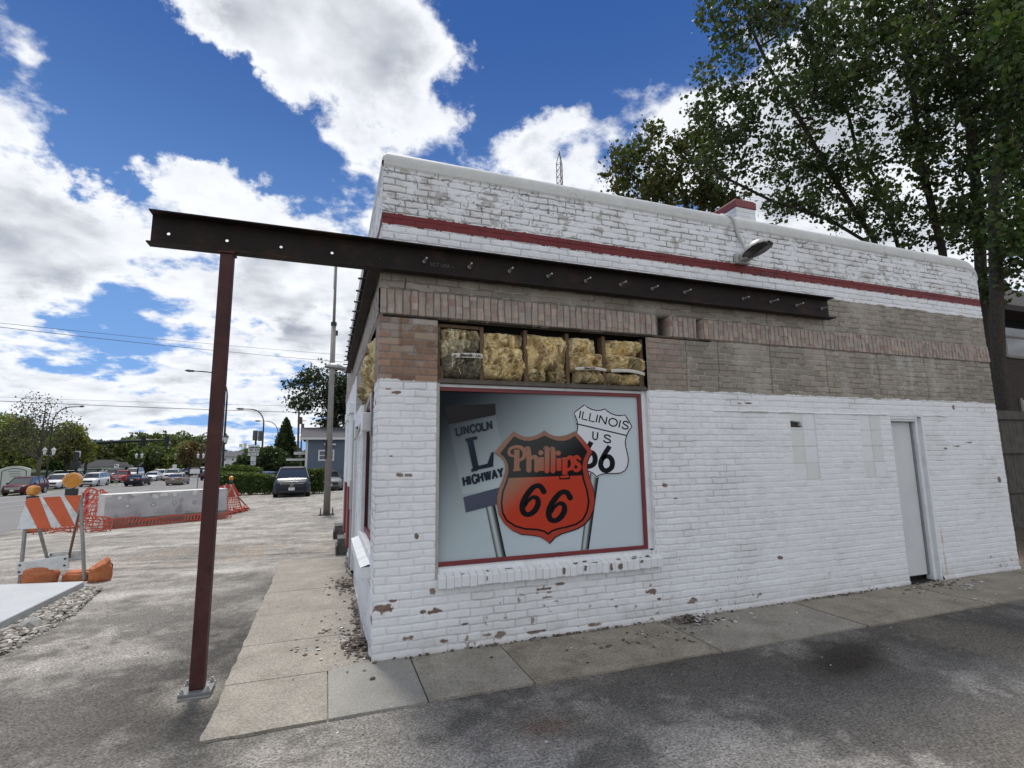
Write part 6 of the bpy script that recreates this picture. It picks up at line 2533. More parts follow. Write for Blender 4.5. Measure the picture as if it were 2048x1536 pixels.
sandbag(gl(np.array(bp(.26, .0, 0))), .19, .10, .14, .1, 2, 'faded orange sandbag draped against the front lower board')
sandbag(gl(np.array(bp(.66, .14, 0))), .18, .11, .085, -.3, 3, 'flattened dirty orange sandbag between the barricade legs')
sandbag(gl(np.array(bp(W_ + .16, .02, 0))), .13, .13, .15, .5, 5, 'bulging orange sandbag with a peaked top outside the right leg', peak=.10)
sandbag(gl(np.array(gp(74, 1064))), .22, .15, .16, .2, 6, 'orange sandbag far behind the barricade near the netting')

# concrete block barrier
b0, b1 = gp(205, 1058), gp(452, 1036)
ex2 = (b1 - b0)
L2 = np.linalg.norm(ex2[:2])
ex2 = ex2 / np.linalg.norm(ex2)
nv2 = np.array([-ex2[1], ex2[0], 0])
topz = on_y(300, 984, (b0[1] + b1[1]) / 2)[2]
blk = empty('concrete_barrier', (b0 + b1) / 2, 'pale grey concrete block barrier with streaks and lifting holes', 'barrier')
n_u, n_v = 160, 60
s, t_ = np.meshgrid(np.linspace(0, 1, n_u), np.linspace(0, 1, n_v))
M_BLK = mat('barrier_concrete', attr=True, rough=.85, fine=.15, fscale=90, bump=.003, bscale=60)


def bface(off, z0, z1, toe):
    P = b0 + ex2 * (s[..., None] * L2) + nv2 * (off - toe * 0)
    Z = gz(b0[0], b0[1]) + z0 + (z1 - z0) * t_
    P[..., 2] = Z
    nn = fbm(s * 9, t_ * 4, 2, 5)
    n3_ = fbm(s * 30, t_ * 9, 3, 4)
    c = np.array([.43, .435, .455]) * (1 + .5 * (nn - .5))[..., None]
    c = mixc(c, (.42, .43, .44), sst(n3_, .56, .72) * .6)
    c = mixc(c, (.17, .165, .155), sst(fbm(s * 12 + 5, t_ * 2, 4, 4), .62, .75) * .5)
    P = P - nv2 * ((nn - .5) * .012)[..., None]
    return P, c


H2 = topz - gz(b0[0], b0[1])
P, c = bface(0, .22, H2, 0)
for (hx, hz2) in ((.10, .85), (.36, .86), (.53, .85), (.70, .88), (.16, .5), (.36, .48), (.53, .5), (.70, .45), (.9, .82)):
    k = np.exp(-(((s - hx) * L2) ** 2 + ((t_ - hz2) * (H2 - .2)) ** 2) / .0018)
    P = P + nv2 * (k * .012)[..., None]
    c = mixc(c, (.05, .05, .05), np.clip(k * 1.2, 0, .9))
rel(grid_obj('barrier_face', P, M_BLK, c), blk)
mb = MB()
z0_, z1_ = gz(b0[0], b0[1]), gz(b0[0], b0[1]) + H2
A = [Vector(b0 + nv2 * .02), Vector(b1 + nv2 * .02), Vector(b1 + nv2 * .62), Vector(b0 + nv2 * .62)]
V = [Vector((p.x, p.y, z0_ - .2)) for p in A] + [Vector((p.x, p.y, z1_)) for p in A]
V[4] = V[4] - Vector(nv2 * .02)
V[5] = V[5] - Vector(nv2 * .02)
mb.add(V, [(0, 3, 2, 1), (4, 5, 6, 7), (0, 1, 5, 4), (1, 2, 6, 5), (2, 3, 7, 6), (3, 0, 4, 7)])
rel(mb.build('barrier_block', mat('barrier_sunlit_top', (.62, .62, .60), .85, var=.15, vscale=4, bump=.003, bscale=40), None), blk)  # paler than the face: the sunlit top is put into the colour
mb = MB()
mb.box((0, 0, 0), (1, 1, 1))
mb = MB()
o3 = Vector(-nv2 * .05)
V = [Vector((*(b0 - nv2 * .05)[:2], z0_ - .3)), Vector((*(b1 - nv2 * .05)[:2], z0_ - .3)), Vector((*(b1 + nv2 * .018)[:2], z0_ - .3)), Vector((*(b0 + nv2 * .018)[:2], z0_ - .3))]
V = V + [v + Vector((0, 0, .3 + .225)) for v in V]
mb.add(V, [(0, 3, 2, 1), (4, 5, 6, 7), (0, 1, 5, 4), (1, 2, 6, 5), (2, 3, 7, 6), (3, 0, 4, 7)])
rel(mb.build('barrier_foot', mat('barrier_stain', (.21, .20, .18), .9, var=.3, vscale=5, dirt=(.08, .075, .07), dscale=3, damt=.7), None), blk)


def net(name, label, corners, nu, nv, seed, wob=.05, w=.014, sag=0.0, cat='netting', parent=None, shear=0.0):
    """plastic safety netting between four world corners (bl, br, tr, tl): ribbons both ways with open holes"""
    rs = np.random.RandomState(seed)
    BL_, BR, TR, TL_ = [np.array(c, float) for c in corners]
    ctr = (BL_ + BR + TR + TL_) / 4
    root = None

    def P(a, b):
        p = (BL_ * (1 - a) + BR * a) * (1 - b) + (TL_ * (1 - a) + TR * a) * b
        w1 = fbm(np.array([a * 6 + seed]), np.array([b * 4 + seed]), seed % 6, 3)[0] - .5
        w2 = fbm(np.array([a * 6 + seed + 9]), np.array([b * 4]), (seed + 2) % 6, 3)[0] - .5
        return p + np.array([w1 * wob * .5, w1 * wob * 2, w2 * wob]) - np.array([0, 0, sag * 4 * a * (1 - a)])
    mb = MB()

    def strip(pts, wd):
        for i in range(len(pts) - 1):
            mb.bar(pts[i], pts[i + 1], wd, .004, up=(.1, 1, .2))
    for i in range(nu + 1):
        strip([P(min(1, max(0, i / nu + shear * j / nv)), j / nv) for j in range(nv + 1)], w)
    for j in range(nv + 1):
        strip([P(min(1, max(0, i / nu + shear * j / nv)), j / nv) for i in range(nu + 1)], w * (1.0 if j not in (0, nv) else 1.5))
    o = mb.build(name, NET, None)
    if parent is not None:
        return rel(o, parent)
    o.location = (0, 0, 0)
    return tag(o, label, cat)


def up(p, z):
    return np.array([p[0], p[1], p[2] + z])


n1_, n2_ = gp(92, 1062), gp(213, 1052)
net('safety_netting', 'torn orange safety netting sagging between barricade and concrete block', [n1_, n2_, up(n2_, .90), up(gp(168, 1052), 1.05)], 15, 9, 3, wob=.16, w=.028, shear=.0)
n3_, n4_ = gp(70, 1068), gp(222, 1062)
net('safety_netting', 'slack orange netting lying low behind the barricade legs', [n3_, n4_, up(n4_, .35), up(n3_, .42)], 16, 5, 4, wob=.20, w=.026, sag=.0)
n5, n6 = b0 - nv2 * .22, b1 - nv2 * .30
n5[2] = gz(n5[0], n5[1]) + .01
n6[2] = gz(n6[0], n6[1]) + .01
net('safety_netting', 'rolled orange netting along the foot of the concrete block', [n5, n6, up(n6, .14), up(n5, .22)], 40, 2, 5, wob=.16, w=.026)

# bunched netting on the ground to the right of the block
def heap(label, a, b, r, seed):
    rs = np.random.RandomState(seed)
    mb = MB()
    for k in range(16):
        pts = []
        for t_2 in np.linspace(0, 1, 14):
            p = a + (b - a) * t_2
            p = p + np.array([rs.normal() * r * .5, rs.normal() * r * .5, abs(rs.normal()) * r * .7 + .01])
            pts.append(Vector(p))
        for i in range(len(pts) - 1):
            mb.bar(pts[i], pts[i + 1], .05, .006, up=(rs.normal(), rs.normal(), 1))
    o = mb.build('safety_netting', NET, None)
    return tag(o, label, 'netting')


heap('bunched red-orange netting heaped on the ground right of the steel post', gp(436, 1034), gp(492, 1022), .10, 4)
heap('bunched orange netting at the right foot of the concrete block, left of the post', gp(392, 1042), gp(425, 1036), .09, 5)

# second barricade wrapped in netting
q1, q2 = gp(434, 1030), gp(486, 1024)
ap = pt(463, 967, 16.6)
dq = np.linalg.norm(q1 - CAM)
apz = on_y(463, 968, (q1[1] + q2[1]) / 2 + .2)
bar2 = empty('barricade', (q1 + q2) / 2, 'small A-frame barricade wrapped in orange netting beside the hedge', 'barricade')
q3, q4 = q1 + np.array([.15, .9, 0]), q2 + np.array([.1, .9, 0])
apl, apr = apz + np.array([-.16, 0, 0]), apz + np.array([.05, 0, 0])
for f_, h_ in ((q1, apr), (q2, apr), (q3, apl), (q4, apl)):
    mb = MB()
    mb.bar(f_, h_, .05, .03)
    rel(mb.build('leg', mat('weathered_leg2', (.33, .17, .13), .7, var=.2), None), bar2)
mb = MB()
cl_ = apl + np.array([-.75, .05, -.02])
V = [Vector(apr + np.array([.28, -.06, -.42])), Vector(apr + np.array([0, -.06, 0])), Vector(cl_ + np.array([0, -.06, -.10])), Vector(cl_ + np.array([0, -.06, -.52]))]
V2_ = [v + Vector((0, .02, 0)) for v in V]
mb.add(V + V2_, [(0, 1, 2, 3), (7, 6, 5, 4), (0, 4, 5, 1), (1, 5, 6, 2), (2, 6, 7, 3), (3, 7, 4, 0)])
rel(mb.build('striped_panel', mat('panel_red', (.42, .035, .025), .5), None), bar2)
mb = MB()
for k in range(5):
    a_ = V[3].lerp(V[0], (k + .3) / 5)
    b_ = V[2].lerp(V[1], (k + .5) / 5)
    c_ = V[2].lerp(V[1], (k + .75) / 5)
    d_ = V[3].lerp(V[0], (k + .55) / 5)
    mb.add([v + Vector((0, -.006, 0)) for v in (a_, d_, c_, b_)], [(0, 1, 2, 3)])
rel(mb.build('stripe', mat('panel_white', (.5, .45, .42), .5), None, fixn=False), bar2)
net('safety_netting', '', [q1 + np.array([0, -.03, .02]), q2 + np.array([0, -.03, .02]), apr + np.array([.03, -.05, -.1]), apr + np.array([-.03, -.05, -.1])], 10, 11, 6, wob=.05, w=.022, parent=bar2)
amber_light(bar2, Vector(apz + np.array([-.02, 0, .20])), r=.075, yaw=1.4)

# red delineator tube
p = gp(170, 1035)
hz2 = on_y(170, 977, p[1])[2]
mb = MB()
mb.box((p[0] - .055, p[1] - .02, p[2]), (p[0] + .055, p[1] + .02, hz2))
mb.box((p[0] - .12, p[1] - .1, p[2]), (p[0] + .12, p[1] + .1, p[2] + .05))
o = mb.build('delineator_post', mat('delineator_red', (.36, .012, .03), .4), None, bevel=.012)
tag(o, 'bright red marker post standing behind the barricade', 'marker post')

# new concrete slab edge at the left, gravel along it
zt_ = .14
A_, B_ = on_z(170, 1162, zt_), on_z(0, 1244, zt_)
dirA = (B_ - A_) / np.linalg.norm(B_ - A_)
B2 = A_ + dirA * 6
C_ = on_z(0, 1169, zt_)
dirC = (C_ - A_) / np.linalg.norm(C_ - A_)
C2 = A_ + dirC * 7
nsl = 40
mb = MB()
poly = [A_, B2, B2 + (C2 - A_), C2]
V = [Vector((p[0], p[1], -.25)) for p in poly] + [Vector((p[0], p[1], zt_)) for p in poly]
mb.add(V, [(3, 2, 1, 0), (4, 5, 6, 7), (0, 1, 5, 4), (1, 2, 6, 5), (2, 3, 7, 6), (3, 0, 4, 7)])
tag(mb.build('pavement', NEWCONC, None, bevel=.012), kind='structure')


def stones(name, pts, sizes, matl, seed, flat=.6):
    rs = np.random.RandomState(seed)
    ico = bmesh.new()
    bmesh.ops.create_icosphere(ico, subdivisions=1, radius=1)
    bv = np.array([v.co[:] for v in ico.verts])
    bf = np.array([[v.index for v in f.verts] for f in ico.faces])
    ico.free()
    V, F = [], []
    for i, (p, s_) in enumerate(zip(pts, sizes)):
        q_ = bv * rs.uniform(.6, 1.25, (len(bv), 1)) * np.array([rs.uniform(.7, 1.3), rs.uniform(.6, 1.1), flat * rs.uniform(.6, 1.2)]) * s_
        a = rs.uniform(0, 6.28)
        c, s = math.cos(a), math.sin(a)
        q_ = np.stack([q_[:, 0] * c - q_[:, 1] * s, q_[:, 0] * s + q_[:, 1] * c, q_[:, 2]], -1)
        V.append(q_ + p)
        F.append(bf + i * len(bv))
    return np.concatenate(V), np.concatenate(F), len(bv)


rs = np.random.RandomState(9)
pts, sz, cl = [], [], []
nrmA = np.array([-dirA[1], dirA[0], 0])
if nrmA[0] < 0:
    nrmA = -nrmA
for k in range(2200):
    t_2 = rs.uniform(-.05, 3.6)
    w_ = rs.uniform(0, 1) ** 1.6 * (.17 + .20 * min(1, t_2 / 1.2))
    p = A_ + dirA * t_2 + nrmA * (w_ + .01)
    s_ = rs.uniform(.008, .030) * (1.25 if w_ < .3 else .8)
    p = np.array([p[0], p[1], gz(p[0], p[1]) + s_ * .25 + max(0, .05 * (1 - w_ / .4))])
    pts.append(p)
    sz.append(s_)
    cl.append(np.array([1, .94, .84]) * rs.choice([.13, .22, .33, .43, .55], p=[.15, .3, .3, .17, .08]))
M_GRAV = mat('gravel_stone', attr=True, rough=.9, var=.2, vscale=60)
V, F, nb_ = stones('gravel', pts, sz, None, 1)
tag(np_mesh('gravel', V, F, M_GRAV, np.repeat(np.array(cl), nb_, 0), smooth=False), kind='stuff')
p = on_z(62, 1246, .06)
V, F, nb_ = stones('x', [np.zeros(3)], [.12], None, 3, .65)
o = np_mesh('concrete_lump', V, F, CONC, None, smooth=False)
o.location = [float(x) for x in (p[0], p[1], .06)]
tag(o, 'pale broken concrete lump lying on the gravel by the slab', 'rubble')

# debris: leaf litter and paint flakes along the walls
rs = np.random.RandomState(19)


def litter(centres, n, smin, smax, cols, name, seed):
    rs = np.random.RandomState(seed)
    pts, sz, cl = [], [], []
    for k in range(n):
        cx_, cy_, rx, ry, zh, wgt = centres[rs.choice(len(centres), p=np.array([c[5] for c in centres]) / sum(c[5] for c in centres))]
        a, r_ = rs.uniform(0, 6.28), abs(rs.normal()) * .55
        x, y = cx_ + rx * r_ * math.cos(a), cy_ + ry * r_ * math.sin(a)
        if x > -.005 and y > -.005:
            if cx_ < 0:
                x = -.01 - abs(x) * .3
            else:
                y = -.03 - abs(y) * .3
        s_ = rs.uniform(smin, smax)
        z = .030 + max(0, zh * (1 - r_)) * rs.uniform(.2, 1)
        if x < -1.07 or y < -.9:
            z = .006
        pts.append(np.array([x, y, z]))
        sz.append(s_)
        cl.append(np.array(cols[rs.randint(len(cols))]) * rs.uniform(.6, 1.3))
    V, F, nb_ = stones(name, pts, sz, None, seed, .28)
    tag(np_mesh(name, V, F, M_GRAV, np.repeat(np.array(cl), nb_, 0), smooth=False), kind='stuff')


BR = [(.10, .075, .055), (.07, .055, .04), (.14, .10, .075), (.24, .21, .18), (.05, .04, .032)]
litter([(-.10, .38, .16, .34, .05, 5), (-.13, 2.7, .22, .5, .04, 4), (-.06, 1.5, .06, 1.6, .01, 2.2), (-.35, .9, .5, 1.2, .0, .7), (-.05, 3.9, .1, .8, .02, 1)], 640, .008, .026, BR, 'debris', 2)
p = on_z(1400, 1252, .02)
litter([(p[0], -.14, .32, .20, .05, 4), (1.8, -.05, 2.0, .03, .005, 2.2), (5.2, -.06, 2.2, .04, .01, 1.6), (6.9, -.22, .8, .3, .01, 1.2), (2.2, -.45, 1.6, .45, .0, .5)], 620, .006, .022, BR, 'debris', 3)
litter([(p[0] + .08, -.15, .25, .18, .05, 3), (7.2, -.35, .9, .4, .0, 2), (3.2, -.3, 1.8, .4, .0, .9), (-.2, .5, .4, .6, .02, 1)], 190, .008, .022, [(.62, .63, .64), (.5, .5, .5), (.4, .38, .36)], 'debris', 4)
rs = np.random.RandomState(77)
pts, sz, cl = [], [], []
for k in range(420):
    x, y = rs.uniform(-5, 6), rs.uniform(-3.4, 7)
    if (-1.1 < x < 9 and y > -.95):
        continue
    s_ = rs.uniform(.003, .011)
    pts.append(np.array([x, y, gz(x, y) + s_ * .2 + .002]))
    sz.append(s_)
    cl.append(np.ones(3) * rs.choice([.06, .2, .4, .6]))
V, F, nb_ = stones('x', pts, sz, None, 4)
tag(np_mesh('pebbles', V, F, M_GRAV, np.repeat(np.array(cl), nb_, 0), smooth=False), kind='stuff')

# ------------------------------------------------------------------ poles, lamps, signals, wires
p = pt(653, 1030, 15.8)
p = gp(653, 1030)
zt2 = on_y(669, 508, p[1])[2]
pole = empty('flagpole', p, 'tall tapering grey pole bolted to the lot beside the building', 'pole')
zj = on_y(665, 648, p[1])[2]
dx = .05
mb = MB()
mb.tube([p + [0, 0, -.02], p + np.array([0, 0, zj - p[2]])], [.105, .075], 8)
rel(mb.build('lower_shaft', mat('pole_grey', (.20, .19, .175), .6, var=.15), None, smooth=True), pole)
mb = MB()
mb.tube([p + np.array([0, 0, zj - p[2]]), p + np.array([0, 0, zt2 - p[2] + .1])], [.048, .038], 8)
rel(mb.build('upper_shaft', mat('pole_grey'), None, smooth=True), pole)
mb = MB()
mb.cyl(p + np.array([0, 0, zj - p[2] - .06]), p + np.array([0, 0, zj - p[2] + .06]), .095, 8)
mb.box((p[0] + .07, p[1] - .04, zj - .38), (p[0] + .14, p[1] + .04, zj - .22))
rel(mb.build('collar', BLACKMETAL, None), pole)
mb = MB()
mb.box((p[0] - .23, p[1] - .23, p[2] - .05), (p[0] + .23, p[1] + .23, p[2] + .03))
for sx in (-1, 1):
    for sy in (-1, 1):
        mb.cyl((p[0] + sx * .18, p[1] + sy * .18, p[2] + .03), (p[0] + sx * .18, p[1] + sy * .18, p[2] + .20), .018, 6)
rel(mb.build('base_plate', mat('base_dark', (.05, .045, .04), .8), None), pole)
mb = MB()
mb.tube([p + np.array([-.055, -.04, zj - p[2] + 1.2]), p + np.array([-.055, -.04, zt2 - p[2]])], .006, 4)
mb.box((p[0] - .085, p[1] - .1, p[2] + 1.75), (p[0] - .12, p[1] + .02, p[2] + 2.35))
rel(mb.build('halyard', BLACKMETAL, None), pole)

LAMPG = mat('lantern_glass', (.65, .67, .66), .3)


def street_lamp(label, px, base_py, dist, bend_py, tip, lantern_py=None, arm_r=.06, twin=False, small=False, col=BLACKMETAL, cat='street lamp'):
    b = pt(px, base_py, dist)
    b[2] = gz(b[0], b[1])
    root = empty('street_lamp', b, label, cat)
    zb = pt(px, bend_py, dist)[2]
    T = pt(tip[0], tip[1], dist)
    zt_3 = T[2]
    pts = [b, np.array([b[0], b[1], b[2] + 2.6]), np.array([b[0], b[1], zb])]
    v = T - pts[-1]
    for k in range(1, 9):
        a = math.pi / 2 * k / 8
        f = 1 - math.cos(a)
        pts.append(pts[2] + np.array([v[0] * f * .62, v[1] * f * .62, v[2] * math.sin(a)]))
    pts.append(T)
    mb = MB()
    mb.tube(pts, [.14, .10, .075] + [arm_r] * 8 + [arm_r * .7], 8)
    rel(mb.build('lamp_pole', col, None, smooth=True), root)
    mb = MB()
    d = v.copy()
    d[2] = 0
    d /= np.linalg.norm(d) + 1e-9
    mb.tube([T - d * .1, T + d * .05, T + d * .45, T + d * .7], [.04, .10, .12, .04], 8)
    rel(mb.build('lamp_head', mat('lamp_dark_grey', (.06, .065, .07), .5), None, smooth=True), root)
    if lantern_py is not None:
        zl = pt(px, lantern_py, dist)[2]
        for sx in ((-1, 1) if twin else (1,)):
            off = np.array([.42 * sx if twin else 0.12, 0, 0])
            c = np.array([b[0], b[1], zl]) + off
            mb = MB()
            mb.tube([c + [0, 0, -.32], c + [0, 0, .18]], [.13, .22], 8)
            g_ = rel(mb.build('lantern', LAMPG, None), root)
            mb = MB()
            mb.tube([c + np.array([0, 0, .181]), c + np.array([0, 0, .24]), c + np.array([0, 0, .42]), c + np.array([0, 0, .55])], [.28, .25, .08, .02], 8)
            mb.tube([c + np.array([0, 0, -.45]), c + np.array([0, 0, -.321])], [.05, .14], 8)
            mb.bar(np.array([b[0], b[1], zl - .45]), c + np.array([0, 0, -.42]), .05, .05)
            rel(mb.build('lantern_cap', BLACKMETAL if not twin else mat('lantern_cap_pale', (.5, .5, .5), .4), None), root)
    return root


street_lamp('black street lamp with curved arm and hanging lantern, behind the steel post', 443, 960, 46, 790, (388, 742), 878)
street_lamp('black street lamp with curved arm among the left trees, twin lanterns', 92, 958, 60, 845, (160, 813), 903, twin=True)
street_lamp('dark street lamp arching left above the twin signal heads', 521, 960, 55, 846, (487, 818))
street_lamp('thin street lamp arching left beside the pyramid evergreen', 551, 960, 75, 866, (520, 842), arm_r=.05)
street_lamp('small twin-globe street lamp in front of the dark wood', 274, 958, 92, 878, (266, 866), 912, twin=True)
street_lamp('small twin-globe street lamp left of the steel post by the white house', 398, 958, 92, 876, (412, 866), 912, twin=True)

SIGNALB = mat('signal_black', (.010, .011, .012), .5)


def signal_head(p, s=1.0):
    """three-lens signal head, facing the camera side, centred at p"""
    mb = MB()
    mb.box((p[0] - .20 * s, p[1] - .12, p[2] - .58 * s), (p[0] + .20 * s, p[1] + .10, p[2] + .58 * s))
    for k in (-1, 0, 1):
        mb.tube([(p[0], p[1] - .121, p[2] + k * .36 * s), (p[0], p[1] - .30, p[2] + k * .36 * s)], .15 * s, 10)
    return mb


# near signal pole left of the white crossover
b = pt(147, 962, 40)
b[2] = gz(b[0], b[1])
r_ = empty('traffic_signal', b, 'dark pedestrian signal pole leaning between the two white crossovers', 'traffic signal')
zt_4 = pt(150, 905, 40)[2]
mb = MB()
mb.tube([b, np.array([b[0] + .12, b[1], zt_4])], .11, 8)
rel(mb.build('signal_pole', SIGNALB, None), r_)
mb = MB()
c = pt(150, 929, 39.8)
mb.box((c[0] - .25, c[1] - .2, c[2] - .30), (c[0] + .32, c[1] + .2, c[2] + .22))
mb.box((c[0] - .15, c[1] - .1, c[2] + .25), (c[0] + .12, c[1] + .1, c[2] + 1.0))
rel(mb.build('signal_head', SIGNALB, None, bevel=.03), r_)
mb = MB()
c = pt(155.5, 908, 40.3)
mb.box((c[0] - .19, c[1], c[2] - .24), (c[0] + .19, c[1] + .03, c[2] + .24))
rel(mb.build('sign_plate', PLATE, None), r_)

# mast arm with signals over the far crossing
A_m, B_m = pt(176, 887, 84), pt(338, 880, 84)
b = np.array([A_m[0], A_m[1], gz(A_m[0], A_m[1])])
r_ = empty('traffic_signal', b, 'long mast arm across the trees carrying two signal heads', 'traffic signal')
mb = MB()
mb.tube([b, np.array([b[0], b[1], A_m[2] + .4])], .2, 8)
rel(mb.build('signal_pole', SIGNALB, None), r_)
mb = MB()
mb.tube([A_m, (A_m + B_m) / 2 + np.array([0, 0, .1]), B_m], [.30, .22, .12], 8)
rel(mb.build('mast_arm', SIGNALB, None, smooth=True), r_)
for px_ in (287, 334):
    c = pt(px_, 882, 83.5)
    rel(signal_head(c, 1.5).build('signal_head', SIGNALB, None), r_)

# route sign assembly with two signal heads
D_ = 43
b = pt(507, 960, D_)
b[2] = gz(b[0], b[1])
r_ = empty('traffic_signal', b, 'dark post carrying a pair of grey signal heads above the route signs', 'traffic signal')
mb = MB()
mb.tube([b, np.array([b[0], b[1], pt(507, 862, D_)[2]])], .075, 8)
rel(mb.build('signal_pole', SIGNALB, None), r_)
for px_ in (510.5, 521):
    c = pt(px_, 871 + (px_ > 515) * 1, D_)
    mb = MB()
    mb.box((c[0] - .18, c[1] - .1, c[2] - .42), (c[0] + .18, c[1] + .12, c[2] + .42))
    for k in (-1, 0, 1):
        mb.tube([(c[0], c[1] - .101, c[2] + k * .26), (c[0], c[1] - .2, c[2] + k * .26)], .11, 8)
    rel(mb.build('signal_head', mat('signal_grey', (.10, .105, .11), .6), None), r_)
DS = D_ - .6
sb_ = pt(506, 960, DS)
sb_[2] = gz(sb_[0], sb_[1])
rt_ = empty('route_sign', sb_, 'cluster of white route signs reading 30 and 59 on one post', 'sign')
mb = MB()
mb.tube([sb_, np.array([sb_[0], sb_[1], pt(506, 889, DS)[2]])], .04, 6)
rel(mb.build('sign_post', GALV, None), rt_)
SIGNW = mat('sign_white', (.62, .63, .63), .5)


def sign_plate(px0, py0, px1, py1, text=None, arrow=None, size=None, shield=None, parent=None, dist=DS, m=SIGNW, tsc=.62):
    a, b2_ = pt(px0, py0, dist), pt(px1, py1, dist)
    y = min(a[1], b2_[1]) - .10
    mb = MB()
    mb.box((a[0], y, b2_[2]), (b2_[0], y + .02, a[2]))
    o_ = rel(mb.build('sign_plate', m, None, bevel=.0), parent)
    w, h_ = b2_[0] - a[0], a[2] - b2_[2]
    if text:
        rel(text_obj(text, h_ * tsc, ((a[0] + b2_[0]) / 2, y - .004, (a[2] + b2_[2]) / 2), INK, .002, .012 * h_, True), o_)
    if arrow:
        cx_, cz_ = (a[0] + b2_[0]) / 2, (a[2] + b2_[2]) / 2
        mb = MB()
        s = h_ * .32
        if arrow == 'ul':
            mb.bar((cx_ + s, y - .004, cz_ - s), (cx_ - s * .4, y - .004, cz_ + s * .4), h_ * .14, .004, up=(0, 1, 0))
            mb.add([(cx_ - s, y - .006, cz_ + s), (cx_ - s, y - .006, cz_ - s * .2), (cx_ + s * .2, y - .006, cz_ + s)], [(0, 1, 2)])
        else:
            mb.bar((cx_, y - .004, cz_ - s), (cx_, y - .004, cz_ + s * .4), h_ * .16, .004, up=(0, 1, 0))
            mb.add([(cx_ - s * .8, y - .006, cz_ + s * .1), (cx_ + s * .8, y - .006, cz_ + s * .1), (cx_, y - .006, cz_ + s)], [(0, 1, 2)])
        rel(mb.build('arrow', INK, None, fixn=False), o_)
    return o_


sign_plate(497.5, 890.5, 519, 893.5, parent=rt_)
sign_plate(497.2, 896, 508, 904.5, '30', parent=rt_, tsc=.95)
sign_plate(508.8, 896.2, 518.5, 904.8, '59', parent=rt_, tsc=.85)
sign_plate(497.5, 906, 507.6, 911.5, arrow='ul', parent=rt_)
sign_plate(508.8, 906, 517.5, 911.3, arrow='up', parent=rt_)
sign_plate(502, 912.5, 512, 922.5, parent=rt_)
sign_plate(502, 923.5, 511.5, 930, arrow='ul', parent=rt_)
for (px0, py0, px1, py1, bpx, d_, lab, tx_) in ((479, 888, 485.5, 894.5, 480, 52, 'pair of small blank signs on a thin post beyond the hedge', None), (382, 938, 400, 947, 392.5, 34, 'small white sign on a thin stake above the concrete block', None),
                                             (230, 928, 238, 936, 234, 66, 'square white sign with black arrow mark behind the red pickup', 'ul'), (346, 929, 353.5, 936, 350, 70, 'small square white sign above the white pickup', None)):
    b = pt(bpx, 962 if d_ > 40 else 1000, d_)
    b[2] = gz(b[0], b[1])
    r_ = empty('street_sign', b, lab, 'sign')
    mb = MB()
    mb.tube([b, np.array([b[0], b[1], pt(bpx, py0 + 1, d_)[2]])], .035, 6)
    rel(mb.build('sign_post', GALV, None), r_)
    sign_plate(px0, py0, px1, py1, arrow=tx_, parent=r_, dist=d_ - .1)
    if bpx == 480:
        sign_plate(487.5, 886.5, 493.5, 897, parent=r_, dist=d_ - .1)

# utility poles and wires
for (px_, py_, d_, lab) in ((594.5, 820, 58, 'bare utility pole left of the blue house'), (600.5, 838, 85, 'farther utility pole close behind the nearer one')):
    b = pt(px_, 955, d_)
    t_3 = pt(px_ + 3.5, py_, d_)
    b[2] = gz(b[0], b[1])
    r_ = empty('utility_pole', b, lab, 'utility pole')
    mb = MB()
    mb.tube([b, t_3], [.15, .10], 7)
    mb.build('pole_shaft', mat('pole_wood', (.10, .08, .065), .9), r_).location = -Vector(b)
    mb = MB()
    mb.bar(t_3 + np.array([-.7, 0, -.3]), t_3 + np.array([.7, 0, -.3]), .1, .1)
    mb.cyl(t_3 + np.array([.2, 0, -1.6]), t_3 + np.array([.2, 0, -.8]), .2, 8)
    mb.build('crossarm', mat('pole_wood'), r_).location = -Vector(b)
for (a, b2_, d0_, d1_, sag, rr_, lab) in (((-260, 617), (860, 722), 30, 42, .25, .013, 'highest thin power line slanting across the left sky'), ((-260, 622), (860, 737), 31, 42, .3, .017, 'second power line just under the highest one'),
                                     ((-260, 789), (900, 831), 48, 60, .3, .028, 'thick power line low over the road and trees'), ((-260, 783), (900, 816), 50, 60, .3, .012, 'faint thin power line just above the low thick one')):
    A, B = pt(*a, d0_), pt(*b2_, d1_)
    mb = MB()
    mb.tube([A + (B - A) * t_2 - np.array([0, 0, sag * 4 * t_2 * (1 - t_2)]) for t_2 in np.linspace(0, 1, 24)], rr_, 4)
    tag(mb.build('power_line', BLACKMETAL, None), lab, 'power line')

# lattice antenna behind the building
d_ = 26
b = pt(1120, 700, d_)
b[2] = gz(b[0], b[1])
ztp, zsh, zlow = pt(1117, 298, d_)[2], pt(1118, 320, d_)[2], b[2]
cx_, cy_ = pt(1120, 355, d_)[:2]
b = np.array([cx_, cy_, gz(cx_, cy_)])
an = empty('antenna_mast', b, 'slim lattice antenna mast with pointed tip above the roof line', 'antenna')
mb = MB()
legs = [(.17 * math.cos(a), .17 * math.sin(a)) for a in (.3, .3 + 2.094, .3 + 4.189)]
for lx, ly in legs:
    mb.tube([(cx_ + lx, cy_ + ly, b[2]), (cx_ + lx, cy_ + ly, zsh - .1), (cx_ + lx * .6, cy_ + ly * .6, zsh + .18), (cx_, cy_, zsh + .5)], .020, 5)
mb.tube([(cx_, cy_, zsh + .45), (cx_, cy_, ztp)], .026, 5)
rel(mb.build('mast_legs', mat('mast_rust', (.12, .07, .06), .7), None), an)
mb = MB()
z = zsh - .12
k = 0
